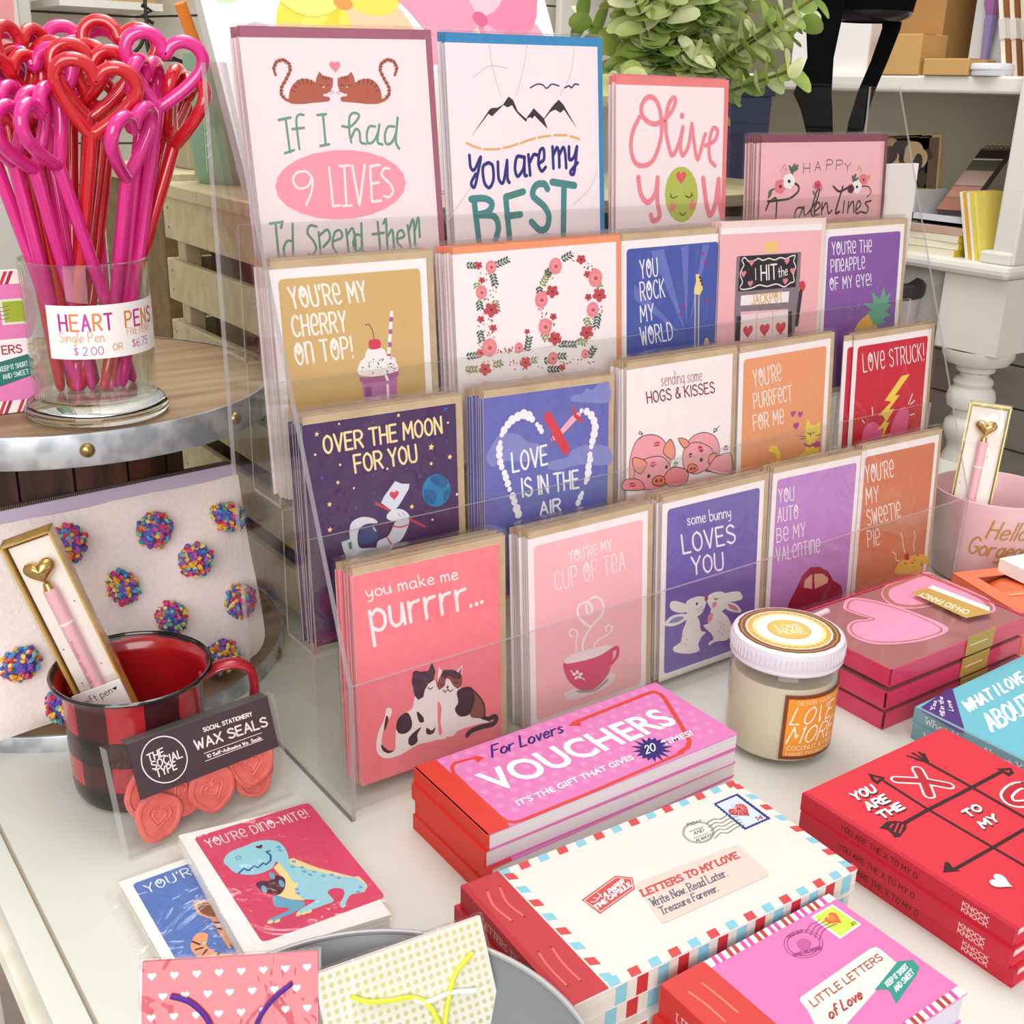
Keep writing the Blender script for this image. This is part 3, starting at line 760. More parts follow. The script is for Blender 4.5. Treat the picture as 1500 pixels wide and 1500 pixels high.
  ('E','c64a50',[337,658,-3,8,-6,-2]),
  ('E','8b9a56',[425,680,-10,2,-3,-5]),
  ('E','c64a50',[542,682,6,8,-5,3]),
  ('E','c64a50',[441,673,-7,5,-5,-4]),
  ('E','c64a50',[302,659,-7,5,-4,-4]),
  ('E','c64a50',[458,655,-2,8,-7,-1]),
  ('E','c64a50',[483,683,-2,8,-6,-1]),
  ('E','c64a50',[299,666,-6,6,-5,-4]),
  ('E','8b9a56',[559,675,-10,1,-2,-6]),
  ('E','c64a50',[789,540,-11,2,-1,-4]),
  ('E','f08d94',[708,423,-10,4,-2,-4]),
  ('E','f08d94',[906,674,11,5,-3,4]),
  ('E','8b9a56',[723,398,-12,-1,-1,-5]),
  ('E','3f5c4a',[740,299,-9,4,-3,-4]),
  ('E','c64a50',[1186,507,-10,5,-3,-4]),
  ('E','8b9a56',[871,178,-12,-1,-1,-5]),
  ('E','c64a50',[1252,403,12,5,-2,4]),
  ('E','c64a50',[1165,603,-8,7,-5,-3]),
  ('E','8b9a56',[1130,592,11,5,-2,4]),
  ('E','c64a50',[793,197,11,3,-2,5]),
  ('E','8b9a56',[1030,666,-8,6,-4,-4]),
  ('E','c64a50',[921,658,-8,6,-4,-3]),
  ('E','8b9a56',[1139,228,12,4,-2,4]),
  ('E','f08d94',[881,124,-11,1,-1,-4]),
  ('E','f08d94',[822,534,10,6,-3,4]),
  ('E','3f5c4a',[809,167,-2,9,-5,-1]),
  ('E','f08d94',[995,696,-1,9,-6,-1]),
  ('E','f08d94',[1128,586,2,10,-6,0]),
  ('E','c64a50',[804,521,-6,8,-5,-2]),
  ('E','c64a50',[1209,556,-12,2,-3,-5]),
  ('E','8b9a56',[730,350,-11,2,-2,-5]),
  ('E','3f5c4a',[742,393,11,2,-1,4]),
  ('E','c64a50',[1145,663,-8,6,-4,-4]),
  ('E','8b9a56',[1229,567,-10,4,-3,-4]),
  ('E','f08d94',[1143,624,-10,3,-3,-4]),
  ('E','f08d94',[897,686,-10,4,-4,-4]),
  ('E','f08d94',[775,570,-5,8,-5,-2]),
  ('E','3f5c4a',[1132,171,-12,-1,0,-5]),
  ('E','c64a50',[1173,491,10,7,-3,3]),
  ('E','8b9a56',[1260,486,-6,8,-6,-3]),
  ('E','f08d94',[828,589,-11,2,-2,-5]),
  ('E','8b9a56',[801,186,1,9,-6,0]),
  ('E','c64a50',[1067,667,5,9,-5,1]),
  ('E','c64a50',[757,568,-3,9,-6,-1]),
  ('E','f08d94',[1193,602,-6,8,-5,-3]),
  ('E','f08d94',[1263,474,-12,1,-1,-5]),
  ('E','c64a50',[773,597,-6,7,-5,-3]),
  ('E','c64a50',[691,413,-9,5,-4,-4]),
  ('E','c64a50',[858,616,-8,6,-4,-4]),
  ('E','c64a50',[1091,608,-3,9,-6,-2]),
  ('E','f08d94',[835,134,-6,7,-4,-3]),
  ('E','8b9a56',[1251,542,11,6,-3,4]),
  ('E','c64a50',[986,680,-6,7,-6,-3]),
  ('E','c64a50',[708,493,1,9,-6,0]),
  ('E','c64a50',[719,444,11,2,-1,4]),
  ('E','3f5c4a',[700,263,-3,9,-6,-1]),
  ('E','c64a50',[1234,292,-11,2,-1,-4]),
  ('E','c64a50',[689,374,-7,7,-5,-2]),
  ('E','c64a50',[825,155,12,2,-1,4]),
  ('E','c64a50',[1104,158,-11,2,-2,-5]),
  ('E','3f5c4a',[1195,324,-5,8,-5,-3]),
  ('E','c64a50',[1232,267,-2,9,-6,-1]),
  ('E','c64a50',[1212,265,-5,8,-6,-2]),
  ('E','8b9a56',[751,456,-3,9,-6,-1]),
  ('E','c64a50',[783,566,-11,2,-1,-4]),
  ('E','c64a50',[882,629,-2,9,-6,-1]),
  ('E','f08d94',[1137,611,-11,4,-4,-4]),
  ('E','c64a50',[1178,527,-10,4,-4,-4]),
  ('E','f08d94',[1244,346,12,2,-1,4]),
  ('E','8b9a56',[819,538,-8,5,-3,-4]),
  ('E','c64a50',[770,570,-11,2,-1,-4]),
  ('E','3f5c4a',[826,125,11,1,-1,4]),
  ('E','c64a50',[1142,633,-8,6,-5,-4]),
  ('E','c64a50',[1122,570,11,5,-3,4]),
  ('E','c64a50',[741,365,11,3,-2,5]),
  ('E','c64a50',[1002,105,11,4,-2,4]),
  ('E','8b9a56',[1259,347,-11,3,-3,-4]),
  ('E','c64a50',[1231,313,-1,9,-6,-1]),
  ('E','f08d94',[1135,575,12,2,0,5]),
  ('E','c64a50',[739,209,8,7,-4,2]),
  ('E','c64a50',[774,189,1,9,-6,1]),
  ('E','c64a50',[1240,288,6,9,-5,2]),
  ('E','3f5c4a',[759,446,3,9,-5,0]),
  ('E','c64a50',[718,467,-2,9,-6,-1]),
  ('E','c64a50',[1238,350,11,4,-2,4]),
  ('E','c64a50',[1139,157,-11,0,0,-4]),
  ('E','8b9a56',[1234,464,-7,7,-4,-3]),
  ('E','c64a50',[819,585,7,8,-5,2]),
  ('E','f08d94',[1050,663,-10,5,-5,-4]),
  ('E','c64a50',[1082,105,-5,8,-6,-2]),
  ('E','c64a50',[793,507,0,9,-6,-1]),
  ('E','c64a50',[1196,460,-8,6,-4,-4]),
  ('E','f08d94',[912,690,0,10,-6,0]),
  ('E','c64a50',[726,412,-10,4,-4,-4]),
  ('E','3f5c4a',[823,529,-4,8,-6,-2]),
  ('E','c64a50',[779,158,6,8,-5,2]),
  ('E','8b9a56',[1213,447,-1,10,-7,0]),
  ('E','8b9a56',[722,278,-11,0,0,-4]),
  ('E','3f5c4a',[1097,102,-6,7,-5,-3]),
  ('E','f08d94',[709,290,-11,1,0,-4]),
  ('E','c64a50',[1256,446,8,8,-5,2]),
  ('E','f08d94',[1168,512,-4,9,-5,-2]),
  ('E','8b9a56',[1171,155,7,8,-5,3]),
  ('E','c64a50',[1191,290,12,3,-2,4]),
  ('E','f08d94',[986,92,-11,2,-2,-4]),
  ('E','3f5c4a',[874,92,-4,8,-6,-2]),
  ('E','c64a50',[1036,661,9,7,-4,3]),
  ('E','8b9a56',[1235,359,-12,0,-1,-4]),
  ('E','3f5c4a',[865,143,-11,2,-1,-5]),
  ('E','8b9a56',[1203,246,7,8,-5,2]),
  ('E','f08d94',[1139,133,9,7,-4,3]),
  ('E','f08d94',[1167,553,-10,5,-4,-4]),
  ('E','c64a50',[1238,560,-5,8,-6,-3]),
  ('E','3f5c4a',[1218,514,-8,7,-5,-3]),
  ('E','3f5c4a',[760,497,-3,8,-5,-2]),
  ('E','f08d94',[1227,567,10,6,-4,4]),
  ('E','3f5c4a',[1194,448,-2,9,-6,-2]),
  ('E','f08d94',[753,260,-4,8,-6,-2]),
  ('E','c64a50',[818,138,12,2,-1,4]),
  ('E','c64a50',[698,387,6,8,-5,2]),
  ('E','c64a50',[1137,160,-11,2,-2,-4]),
  ('E','c64a50',[773,166,12,1,0,5]),
  ('E','f08d94',[877,165,11,5,-2,4]),
  ('E','8b9a56',[817,212,-8,6,-4,-3]),
  ('E','c64a50',[964,811,-10,1,-1,-4]),
  ('E','8b9a56',[1129,833,-10,2,-2,-5]),
  ('E','c64a50',[461,744,4,7,-5,2]),
  ('E','8b9a56',[253,800,-7,4,-3,-4]),
  ('E','8b9a56',[332,761,9,1,0,4]),
  ('E','f08d94',[1158,770,10,1,0,5]),
  ('E','f08d94',[475,807,9,3,-1,4]),
  ('E','8b9a56',[899,808,10,2,-1,5]),
  ('E','f08d94',[956,814,8,6,-3,4]),
  ('E','c64a50',[437,751,0,7,-6,-1]),
  ('E','c64a50',[827,793,6,7,-5,2]),
  ('E','c64a50',[429,770,9,2,-1,4]),
  ('E','c64a50',[520,753,-6,5,-4,-3]),
  ('E','c64a50',[227,763,1,7,-6,0]),
  ('E','f08d94',[261,789,6,6,-4,3]),
  ('E','c64a50',[554,800,9,1,-1,4]),
  ('E','f08d94',[906,817,9,2,-1,5]),
  ('E','f08d94',[675,811,9,3,-2,4]),
  ('E','c64a50',[1146,843,2,8,-6,0]),
  ('E','c64a50',[574,813,-3,7,-5,-2]),
  ('E','f08d94',[991,795,10,2,-1,4]),
  ('E','8b9a56',[489,765,-2,7,-5,-2]),
  ('E','8b9a56',[1065,808,-3,7,-6,-2]),
  ('E','f08d94',[299,784,2,7,-5,1]),
  ('E','f08d94',[1031,832,4,8,-5,1]),
  ('E','c64a50',[1179,837,9,5,-3,4]),
  ('E','f08d94',[923,820,9,3,-2,4]),
  ('E','f08d94',[464,763,6,6,-4,3]),
  ('E','f08d94',[575,733,-4,7,-5,-2]),
  ('E','f08d94',[911,754,-6,6,-5,-3]),
  ('E','f08d94',[112,784,7,5,-4,3]),
  ('E','f08d94',[94,789,-3,7,-5,-2]),
  ('E','c64a50',[218,724,4,7,-5,1]),
  ('E','c64a50',[740,756,2,8,-6,0]),
  ('E','8b9a56',[354,754,-7,4,-3,-4]),
  ('E','8b9a56',[232,791,-9,1,-2,-4]),
  ('E','f08d94',[671,747,-4,6,-5,-3]),
  ('E','f08d94',[469,804,-2,7,-6,-2]),
  ('E','c64a50',[543,812,9,4,-2,4]),
  ('E','c64a50',[93,771,8,4,-2,4]),
  ('E','8b9a56',[587,738,9,2,0,5]),
  ('E','c64a50',[295,762,-3,7,-5,-2]),
  ('E','c64a50',[937,818,7,6,-4,3]),
  ('E','f08d94',[821,810,-2,7,-5,-2]),
  ('E','c64a50',[540,786,-9,1,-1,-5]),
  ('E','8b9a56',[466,751,-3,7,-5,-2]),
  ('E','f08d94',[710,822,6,7,-5,3]),
  ('E','8b9a56',[250,725,1,8,-5,0]),
  ('E','8b9a56',[872,799,9,3,-2,4]),
  ('E','8b9a56',[622,766,2,8,-6,1]),
  ('E','c64a50',[558,774,-2,7,-5,-2]),
  ('E','f08d94',[293,724,-7,5,-4,-3]),
  ('E','c64a50',[197,747,4,7,-5,1]),
  ('E','f08d94',[962,817,-6,5,-4,-3]),
  ('E','c64a50',[349,775,3,7,-5,0]),
  ('E','c64a50',[750,800,-3,7,-6,-2]),
  ('E','c64a50',[1033,804,-2,8,-6,-1]),
  ('E','f08d94',[1064,803,10,1,0,5]),
  ('E','8b9a56',[121,753,-8,2,-2,-4]),
  ('E','8b9a56',[117,746,3,8,-5,1]),
  ('S','3f5c4a',3,[118,77,142,78],0,0),
  ('E','3f5c4a',[118,89,11,11,-6,4]),
  ('E','3f5c4a',[119,64,12,-9,5,5]),
  ('S','3f5c4a',3,[142,78,166,80],0,0),
  ('E','3f5c4a',[142,91,11,11,-6,4]),
  ('E','3f5c4a',[143,66,12,-9,5,5]),
  ('S','3f5c4a',3,[166,80,191,82],0,0),
  ('E','3f5c4a',[166,93,12,11,-6,4]),
  ('E','3f5c4a',[167,68,13,-10,5,4]),
  ('S','3f5c4a',3,[346,88,368,81],0,0),
  ('E','3f5c4a',[352,100,16,6,-3,6]),
  ('E','3f5c4a',[339,76,7,-13,8,3]),
  ('S','3f5c4a',3,[368,81,391,75],0,0),
  ('E','3f5c4a',[375,93,16,7,-3,6]),
  ('E','3f5c4a',[362,69,7,-13,8,3]),
  ('S','3f5c4a',3,[391,75,415,68],0,0),
  ('E','3f5c4a',[398,87,16,6,-3,5]),
  ('E','3f5c4a',[385,62,7,-13,8,3]),
  ('S','3f5c4a',3,[415,68,438,61],0,0),
  ('E','3f5c4a',[421,80,17,6,-3,6]),
  ('E','3f5c4a',[408,56,7,-13,8,2]),
  ('S','3f5c4a',3,[438,61,461,54],0,0),
  ('E','3f5c4a',[444,73,17,6,-3,6]),
  ('E','3f5c4a',[431,49,7,-13,8,2]),
  ('S','3f5c4a',3,[312,154,318,174],0,0),
  ('E','3f5c4a',[297,157,-9,11,-7,-4]),
  ('E','3f5c4a',[328,152,15,9,-4,6]),
  ('S','3f5c4a',3,[318,174,324,194],0,0),
  ('E','3f5c4a',[303,176,-10,12,-7,-3]),
  ('E','3f5c4a',[334,172,15,8,-5,5]),
  ('S','3f5c4a',3,[324,194,329,214],0,0),
  ('E','3f5c4a',[308,196,-9,12,-7,-4]),
  ('E','3f5c4a',[339,192,16,8,-4,5]),
  ('S','3f5c4a',3,[329,214,335,234],0,0),
  ('E','3f5c4a',[314,216,-10,12,-7,-4]),
  ('E','3f5c4a',[345,212,15,8,-4,5]),
  ('S','3f5c4a',3,[194,324,197,344],0,0),
  ('E','3f5c4a',[178,325,-11,11,-6,-4]),
  ('E','3f5c4a',[209,323,14,10,-5,5]),
  ('S','3f5c4a',3,[197,344,200,364],0,0),
  ('E','3f5c4a',[181,345,-10,11,-6,-4]),
  ('E','3f5c4a',[213,343,14,10,-5,5]),
  ('S','3f5c4a',3,[200,364,204,384],0,0),
  ('E','3f5c4a',[185,365,-11,11,-7,-4]),
  ('E','3f5c4a',[216,363,14,10,-5,5]),
  ('S','3f5c4a',3,[190,519,196,539],0,0),
  ('E','3f5c4a',[174,521,-9,11,-6,-4]),
  ('E','3f5c4a',[206,517,15,9,-5,5]),
  ('S','3f5c4a',3,[196,539,201,560],0,0),
  ('E','3f5c4a',[180,541,-9,12,-7,-4]),
  ('E','3f5c4a',[211,537,15,9,-4,6]),
  ('S','3f5c4a',3,[201,560,207,580],0,0),
  ('E','3f5c4a',[185,561,-9,12,-6,-4]),
  ('E','3f5c4a',[217,558,15,9,-5,5]),
  ('S','3f5c4a',3,[207,580,212,600],0,0),
  ('E','3f5c4a',[191,582,-9,11,-7,-4]),
  ('E','3f5c4a',[222,578,15,9,-4,5]),
  ('S','3f5c4a',3,[581,680,586,660],0,0),
  ('E','3f5c4a',[598,684,16,-7,4,6]),
  ('E','3f5c4a',[565,676,-11,-14,7,-3]),
  ('S','3f5c4a',3,[586,660,592,639],0,0),
  ('E','3f5c4a',[603,664,16,-7,5,6]),
  ('E','3f5c4a',[570,655,-11,-13,7,-3]),
  ('S','3f5c4a',3,[592,639,597,619],0,0),
  ('E','3f5c4a',[608,644,16,-7,5,6]),
  ('E','3f5c4a',[575,635,-10,-13,7,-3]),
  ('S','3f5c4a',3,[597,619,602,599],0,0),
  ('E','3f5c4a',[613,623,16,-7,5,6]),
  ('E','3f5c4a',[580,615,-10,-14,7,-3]),
  ('S','3f5c4a',3,[602,599,607,579],0,0),
  ('E','3f5c4a',[619,603,15,-7,4,6]),
  ('E','3f5c4a',[585,595,-10,-14,7,-3]),
  ('S','3f5c4a',3,[89,671,114,671],0,0),
  ('E','3f5c4a',[91,685,14,10,-5,5]),
  ('E','3f5c4a',[87,658,11,-11,6,5]),
  ('S','3f5c4a',3,[114,671,138,670],0,0),
  ('E','3f5c4a',[116,684,14,10,-5,5]),
  ('E','3f5c4a',[111,657,11,-10,7,5]),
  ('S','3f5c4a',3,[138,670,162,669],0,0),
  ('E','3f5c4a',[140,683,14,10,-5,5]),
  ('E','3f5c4a',[136,657,10,-11,6,4]),
  ('S','3f5c4a',3,[162,669,187,668],0,0),
  ('E','3f5c4a',[165,683,14,10,-5,4]),
  ('E','3f5c4a',[160,656,11,-11,7,4]),
  ('S','8b9a56',3,[726,244,740,227],0,0),
  ('E','8b9a56',[741,252,19,-2,2,7]),
  ('E','8b9a56',[712,237,-5,-15,8,-2]),
  ('S','8b9a56',3,[740,227,754,211],0,0),
  ('E','8b9a56',[755,235,18,-2,2,7]),
  ('E','8b9a56',[726,220,-5,-15,8,-1]),
  ('S','8b9a56',3,[754,211,768,194],0,0),
  ('E','8b9a56',[769,218,18,-2,2,7]),
  ('E','8b9a56',[739,203,-4,-15,9,-1]),
  ('S','8b9a56',3,[768,194,782,177],0,0),
  ('E','8b9a56',[782,201,19,-2,2,7]),
  ('E','8b9a56',[753,186,-4,-15,8,-1]),
  ('S','8b9a56',3,[782,177,795,160],0,0),
  ('E','8b9a56',[796,184,19,-2,2,7]),
  ('E','8b9a56',[767,169,-5,-15,8,-1]),
  ('S','3f5c4a',3,[766,173,787,162],0,0),
  ('E','3f5c4a',[777,184,19,3,-1,7]),
  ('E','3f5c4a',[756,162,2,-14,8,2]),
  ('S','3f5c4a',3,[787,162,808,150],0,0),
  ('E','3f5c4a',[798,173,19,2,-1,6]),
  ('E','3f5c4a',[776,151,2,-15,9,1]),
  ('S','3f5c4a',3,[808,150,829,138],0,0),
  ('E','3f5c4a',[819,161,19,2,-1,6]),
  ('E','3f5c4a',[797,139,2,-15,9,1]),
  ('S','3f5c4a',3,[697,272,701,292],0,0),
  ('E','3f5c4a',[681,273,-12,11,-7,-5]),
  ('E','3f5c4a',[714,271,15,9,-5,5]),
  ('S','3f5c4a',3,[701,292,705,313],0,0),
  ('E','3f5c4a',[685,293,-12,12,-7,-4]),
  ('E','3f5c4a',[718,291,15,10,-5,6]),
  ('S','3f5c4a',3,[705,313,709,334],0,0),
  ('E','3f5c4a',[689,314,-12,11,-7,-4]),
  ('E','3f5c4a',[722,312,16,10,-5,5]),
  ('S','3f5c4a',3,[709,334,713,355],0,0),
  ('E','3f5c4a',[693,335,-12,11,-7,-4]),
  ('E','3f5c4a',[726,333,16,10,-5,5]),
  ('S','8b9a56',4,[1113,521,1122,542],0,0),
  ('E','8b9a56',[1096,524,-9,13,-9,-4]),
  ('E','8b9a56',[1130,518,18,8,-4,6]),
  ('S','8b9a56',4,[1122,542,1132,563],0,0),
  ('E','8b9a56',[1105,545,-9,13,-8,-4]),
  ('E','8b9a56',[1139,539,19,8,-4,6]),
  ('S','8b9a56',4,[1132,563,1141,585],0,0),
  ('E','8b9a56',[1114,567,-8,13,-8,-4]),
  ('E','8b9a56',[1149,560,18,9,-4,6]),
  ('S','8b9a56',4,[1141,585,1150,606],0,0),
  ('E','8b9a56',[1124,588,-9,13,-8,-4]),
  ('E','8b9a56',[1158,582,19,8,-4,6]),
  ('S','3f5c4a',4,[1225,500,1220,521],0,0),
  ('E','3f5c4a',[1207,496,-17,8,-5,-6]),
  ('E','3f5c4a',[1243,504,12,14,-7,4]),
  ('S','3f5c4a',4,[1220,521,1215,542],0,0),
  ('E','3f5c4a',[1202,517,-17,7,-6,-6]),
  ('E','3f5c4a',[1238,526,12,13,-8,3]),
  ('S','3f5c4a',4,[1215,542,1209,563],0,0),
  ('E','3f5c4a',[1196,538,-16,7,-5,-6]),
  ('E','3f5c4a',[1233,547,11,14,-8,3]),
  ('S','3f5c4a',4,[1209,563,1204,585],0,0),
  ('E','3f5c4a',[1191,559,-17,8,-5,-6]),
  ('E','3f5c4a',[1228,568,11,14,-8,3]),
  ('S','3f5c4a',4,[1204,585,1199,606],0,0),
  ('E','3f5c4a',[1186,580,-17,8,-5,-6]),
  ('E','3f5c4a',[1222,589,12,14,-7,3]),
  ('S','3f5c4a',4,[871,674,898,677],0,0),
  ('E','3f5c4a',[870,688,14,12,-6,4]),
  ('E','3f5c4a',[871,660,14,-9,6,5]),
  ('S','3f5c4a',4,[898,677,926,680],0,0),
  ('E','3f5c4a',[898,691,14,12,-7,4]),
  ('E','3f5c4a',[898,663,15,-10,7,5]),
  ('S','3f5c4a',4,[926,680,953,683],0,0),
  ('E','3f5c4a',[925,694,14,12,-6,4]),
  ('E','3f5c4a',[926,666,14,-10,6,5]),
  ('S','3f5c4a',4,[953,683,981,686],0,0),
  ('E','3f5c4a',[953,697,14,12,-6,4]),
  ('E','3f5c4a',[954,669,14,-10,6,5]),
  ('S','3f5c4a',4,[981,686,1009,689],0,0),
  ('E','3f5c4a',[981,700,14,12,-6,4]),
  ('E','3f5c4a',[982,672,14,-10,6,6]),
  ('S','3f5c4a',4,[1009,689,1037,692],0,0),
  ('E','3f5c4a',[1009,703,14,13,-6,4]),
  ('E','3f5c4a',[1010,675,14,-10,6,6]),
  ('S','8b9a56',4,[1050,670,1076,680],0,0),
  ('E','8b9a56',[1043,682,9,16,-8,3]),
  ('E','8b9a56',[1056,657,19,-4,4,7]),
  ('S','8b9a56',4,[1076,680,1103,691],0,0),
  ('E','8b9a56',[1070,693,8,15,-8,2]),
  ('E','8b9a56',[1083,668,18,-5,3,7]),
  ('S','8b9a56',4,[1103,691,1130,701],0,0),
  ('E','8b9a56',[1096,703,9,15,-8,2]),
  ('E','8b9a56',[1109,678,19,-5,4,7]),
  ('S','8b9a56',3,[182,201,183,221],0,0),
  ('E','8b9a56',[166,201,-12,10,-6,-4]),
  ('E','8b9a56',[197,202,13,10,-5,4]),
  ('S','8b9a56',3,[183,221,184,241],0,0),
  ('E','8b9a56',[167,221,-12,10,-6,-4]),
  ('E','8b9a56',[199,222,13,10,-6,4]),
  ('S','8b9a56',3,[327,328,330,349],0,0),
  ('E','8b9a56',[311,329,-11,11,-7,-4]),
  ('E','8b9a56',[343,328,14,9,-5,4]),
  ('S','8b9a56',3,[330,349,334,369],0,0),
  ('E','8b9a56',[314,350,-10,10,-6,-5]),
  ('E','8b9a56',[346,348,15,10,-5,5]),
  ('S','8b9a56',3,[334,369,337,389],0,0),
  ('E','8b9a56',[318,370,-11,11,-7,-4]),
  ('E','8b9a56',[350,368,14,10,-5,5]),
  ('S','8b9a56',3,[337,389,341,410],0,0),
  ('E','8b9a56',[321,390,-10,11,-6,-4]),
  ('E','8b9a56',[353,389,15,9,-4,5]),
  ('S','8b9a56',3,[727,589,740,609],0,0),
  ('E','8b9a56',[712,595,-6,14,-9,-3]),
  ('E','8b9a56',[742,584,18,6,-3,7]),
  ('S','8b9a56',3,[740,609,753,629],0,0),
  ('E','8b9a56',[725,615,-6,14,-9,-3]),
  ('E','8b9a56',[755,604,18,6,-3,6]),
  ('S','8b9a56',3,[753,629,766,649],0,0),
  ('E','8b9a56',[737,634,-5,15,-8,-2]),
  ('E','8b9a56',[768,624,18,6,-3,6]),
  ('S','3f5c4a',3,[912,87,936,78],0,0),
  ('E','3f5c4a',[921,99,18,6,-3,7]),
  ('E','3f5c4a',[904,75,5,-14,8,2]),
  ('S','3f5c4a',3,[936,78,960,70],0,0),
  ('E','3f5c4a',[944,91,19,5,-2,6]),
  ('E','3f5c4a',[927,66,6,-14,9,3]),
  ('S','3f5c4a',3,[960,70,984,61],0,0),
  ('E','3f5c4a',[968,82,19,5,-2,6]),
  ('E','3f5c4a',[951,57,6,-14,9,3]),
  ('S','3f5c4a',4,[984,61,1007,52],0,0),
  ('E','3f5c4a',[992,73,19,5,-2,6]),
  ('E','3f5c4a',[975,49,5,-14,8,2]),
  ('S','8b9a56',4,[1227,284,1241,303],0,0),
  ('E','8b9a56',[1211,289,-5,15,-9,-2]),
  ('E','8b9a56',[1243,278,20,6,-2,7]),
  ('S','8b9a56',4,[1241,303,1255,323],0,0),
  ('E','8b9a56',[1225,309,-5,15,-9,-2]),
  ('E','8b9a56',[1257,298,20,5,-2,6]),
  ('S','8b9a56',3,[76,755,101,758],0,0),
  ('E','8b9a56',[76,768,12,12,-6,4]),
  ('E','8b9a56',[77,742,13,-9,5,5]),
  ('S','8b9a56',3,[101,758,126,761],0,0),
  ('E','8b9a56',[100,771,12,12,-6,4]),
  ('E','8b9a56',[101,745,13,-9,6,5]),
  ('S','8b9a56',3,[126,761,150,764],0,0),
  ('E','8b9a56',[125,774,12,12,-6,4]),
  ('E','8b9a56',[126,748,13,-9,6,5]),
  ('S','8b9a56',3,[150,764,175,767],0,0),
  ('E','8b9a56',[150,777,12,12,-6,4]),
  ('E','8b9a56',[151,751,13,-9,5,5]),
  ('S','8b9a56',3,[309,754,334,749],0,0),
  ('E','8b9a56',[314,767,17,8,-3,6]),
  ('E','8b9a56',[304,740,8,-12,8,4]),
  ('S','8b9a56',3,[334,749,358,745],0,0),
  ('E','8b9a56',[339,763,16,8,-4,5]),
  ('E','8b9a56',[328,736,9,-12,8,4]),
  ('S','8b9a56',3,[358,745,382,741],0,0),
  ('E','8b9a56',[363,758,16,9,-4,6]),
  ('E','8b9a56',[353,732,8,-13,7,4]),
  ('S','8b9a56',3,[626,761,652,761],0,0),
  ('E','8b9a56',[629,775,15,11,-5,5]),
  ('E','8b9a56',[624,747,11,-11,6,5]),
  ('S','8b9a56',3,[652,761,679,760],0,0),
  ('E','8b9a56',[655,774,15,11,-5,5]),
  ('E','8b9a56',[650,747,11,-12,7,4]),
  ('S','3f5c4a',4,[741,775,768,778],0,0),
  ('E','3f5c4a',[741,789,13,12,-7,4]),
  ('E','3f5c4a',[741,761,14,-9,7,6]),
  ('S','3f5c4a',4,[768,778,795,781],0,0),
  ('E','3f5c4a',[768,792,13,12,-6,4]),
  ('E','3f5c4a',[769,764,14,-9,6,6]),
  ('S','3f5c4a',4,[795,781,823,784],0,0),
  ('E','3f5c4a',[795,795,14,13,-6,4]),
  ('E','3f5c4a',[796,767,14,-9,6,6]),
  ('S','3f5c4a',4,[859,758,886,761],0,0),
  ('E','3f5c4a',[859,771,13,13,-7,5]),
  ('E','3f5c4a',[859,744,14,-10,6,5]),
  ('S','3f5c4a',4,[886,761,914,764],0,0),
  ('E','3f5c4a',[886,775,14,12,-6,4]),
  ('E','3f5c4a',[887,747,14,-10,6,5]),
  ('S','3f5c4a',4,[914,764,942,767],0,0),
  ('E','3f5c4a',[914,778,14,13,-7,4]),
  ('E','3f5c4a',[914,750,15,-9,7,6]),
  ('S','3f5c4a',4,[1140,790,1154,773],0,0),
  ('E','3f5c4a',[1156,799,20,-2,2,7]),
  ('E','3f5c4a',[1124,781,-5,-16,9,-1]),
  ('S','3f5c4a',4,[1154,773,1169,755],0,0),
  ('E','3f5c4a',[1170,781,20,-1,3,8]),
  ('E','3f5c4a',[1138,764,-5,-16,9,-1]),
  ('S','3f5c4a',4,[1169,755,1183,737],0,0),
  ('E','3f5c4a',[1185,764,20,-2,2,7]),
  ('E','3f5c4a',[1153,746,-5,-16,9,-1]),
  ('S','3f5c4a',4,[1183,737,1198,720],0,0),
  ('E','3f5c4a',[1199,746,20,-2,3,7]),
  ('E','3f5c4a',[1168,729,-6,-16,9,-1]),
  ('S','3f5c4a',4,[769,840,796,843],0,0),
  ('E','3f5c4a',[768,854,14,13,-6,4]),
  ('E','3f5c4a',[769,826,14,-9,6,6]),
  ('S','3f5c4a',4,[796,843,823,847],0,0),
  ('E','3f5c4a',[796,857,13,13,-7,4]),
  ('E','3f5c4a',[796,829,14,-9,6,6]),
  ('S','3f5c4a',4,[823,847,851,850],0,0),
  ('E','3f5c4a',[823,861,14,12,-6,4]),
  ('E','3f5c4a',[824,833,14,-10,6,5]),
  ('S','3f5c4a',4,[851,850,879,853],0,0),
  ('E','3f5c4a',[851,864,13,13,-7,4]),
  ('E','3f5c4a',[851,836,14,-9,6,6]),
  ('E','c64a50',[214,88,18,6,-5,10]),
  ('E','c64a50',[198,96,-1,14,-13,-2]),
  ('E','c64a50',[184,85,-18,3,-4,-11]),
  ('E','c64a50',[191,71,-10,-13,11,-5]),
  ('E','c64a50',[210,73,12,-11,10,7]),
  ('E','7a2a30',[199,82,7,1,0,6]),
  ('E','c64a50',[316,391,31,12,-9,18]),
  ('E','c64a50',[287,404,-3,27,-25,-3]),
  ('E','c64a50',[260,384,-32,5,-6,-20]),
  ('E','c64a50',[273,359,-17,-24,21,-9]),
  ('E','c64a50',[308,363,21,-19,19,14]),
  ('E','7a2a30',[289,380,12,1,-1,10]),
  ('E','c64a50',[217,442,16,6,-5,9]),
  ('E','c64a50',[201,448,-1,15,-12,-1]),
  ('E','c64a50',[188,438,-17,2,-4,-11]),
  ('E','c64a50',[194,424,-9,-12,11,-4]),
  ('E','c64a50',[213,427,11,-10,10,7]),
  ('E','7a2a30',[203,436,6,0,-1,5]),
  ('E','c64a50',[316,510,17,7,-5,10]),
  ('E','c64a50',[300,517,-1,14,-13,-2]),
  ('E','c64a50',[286,506,-17,2,-3,-11]),
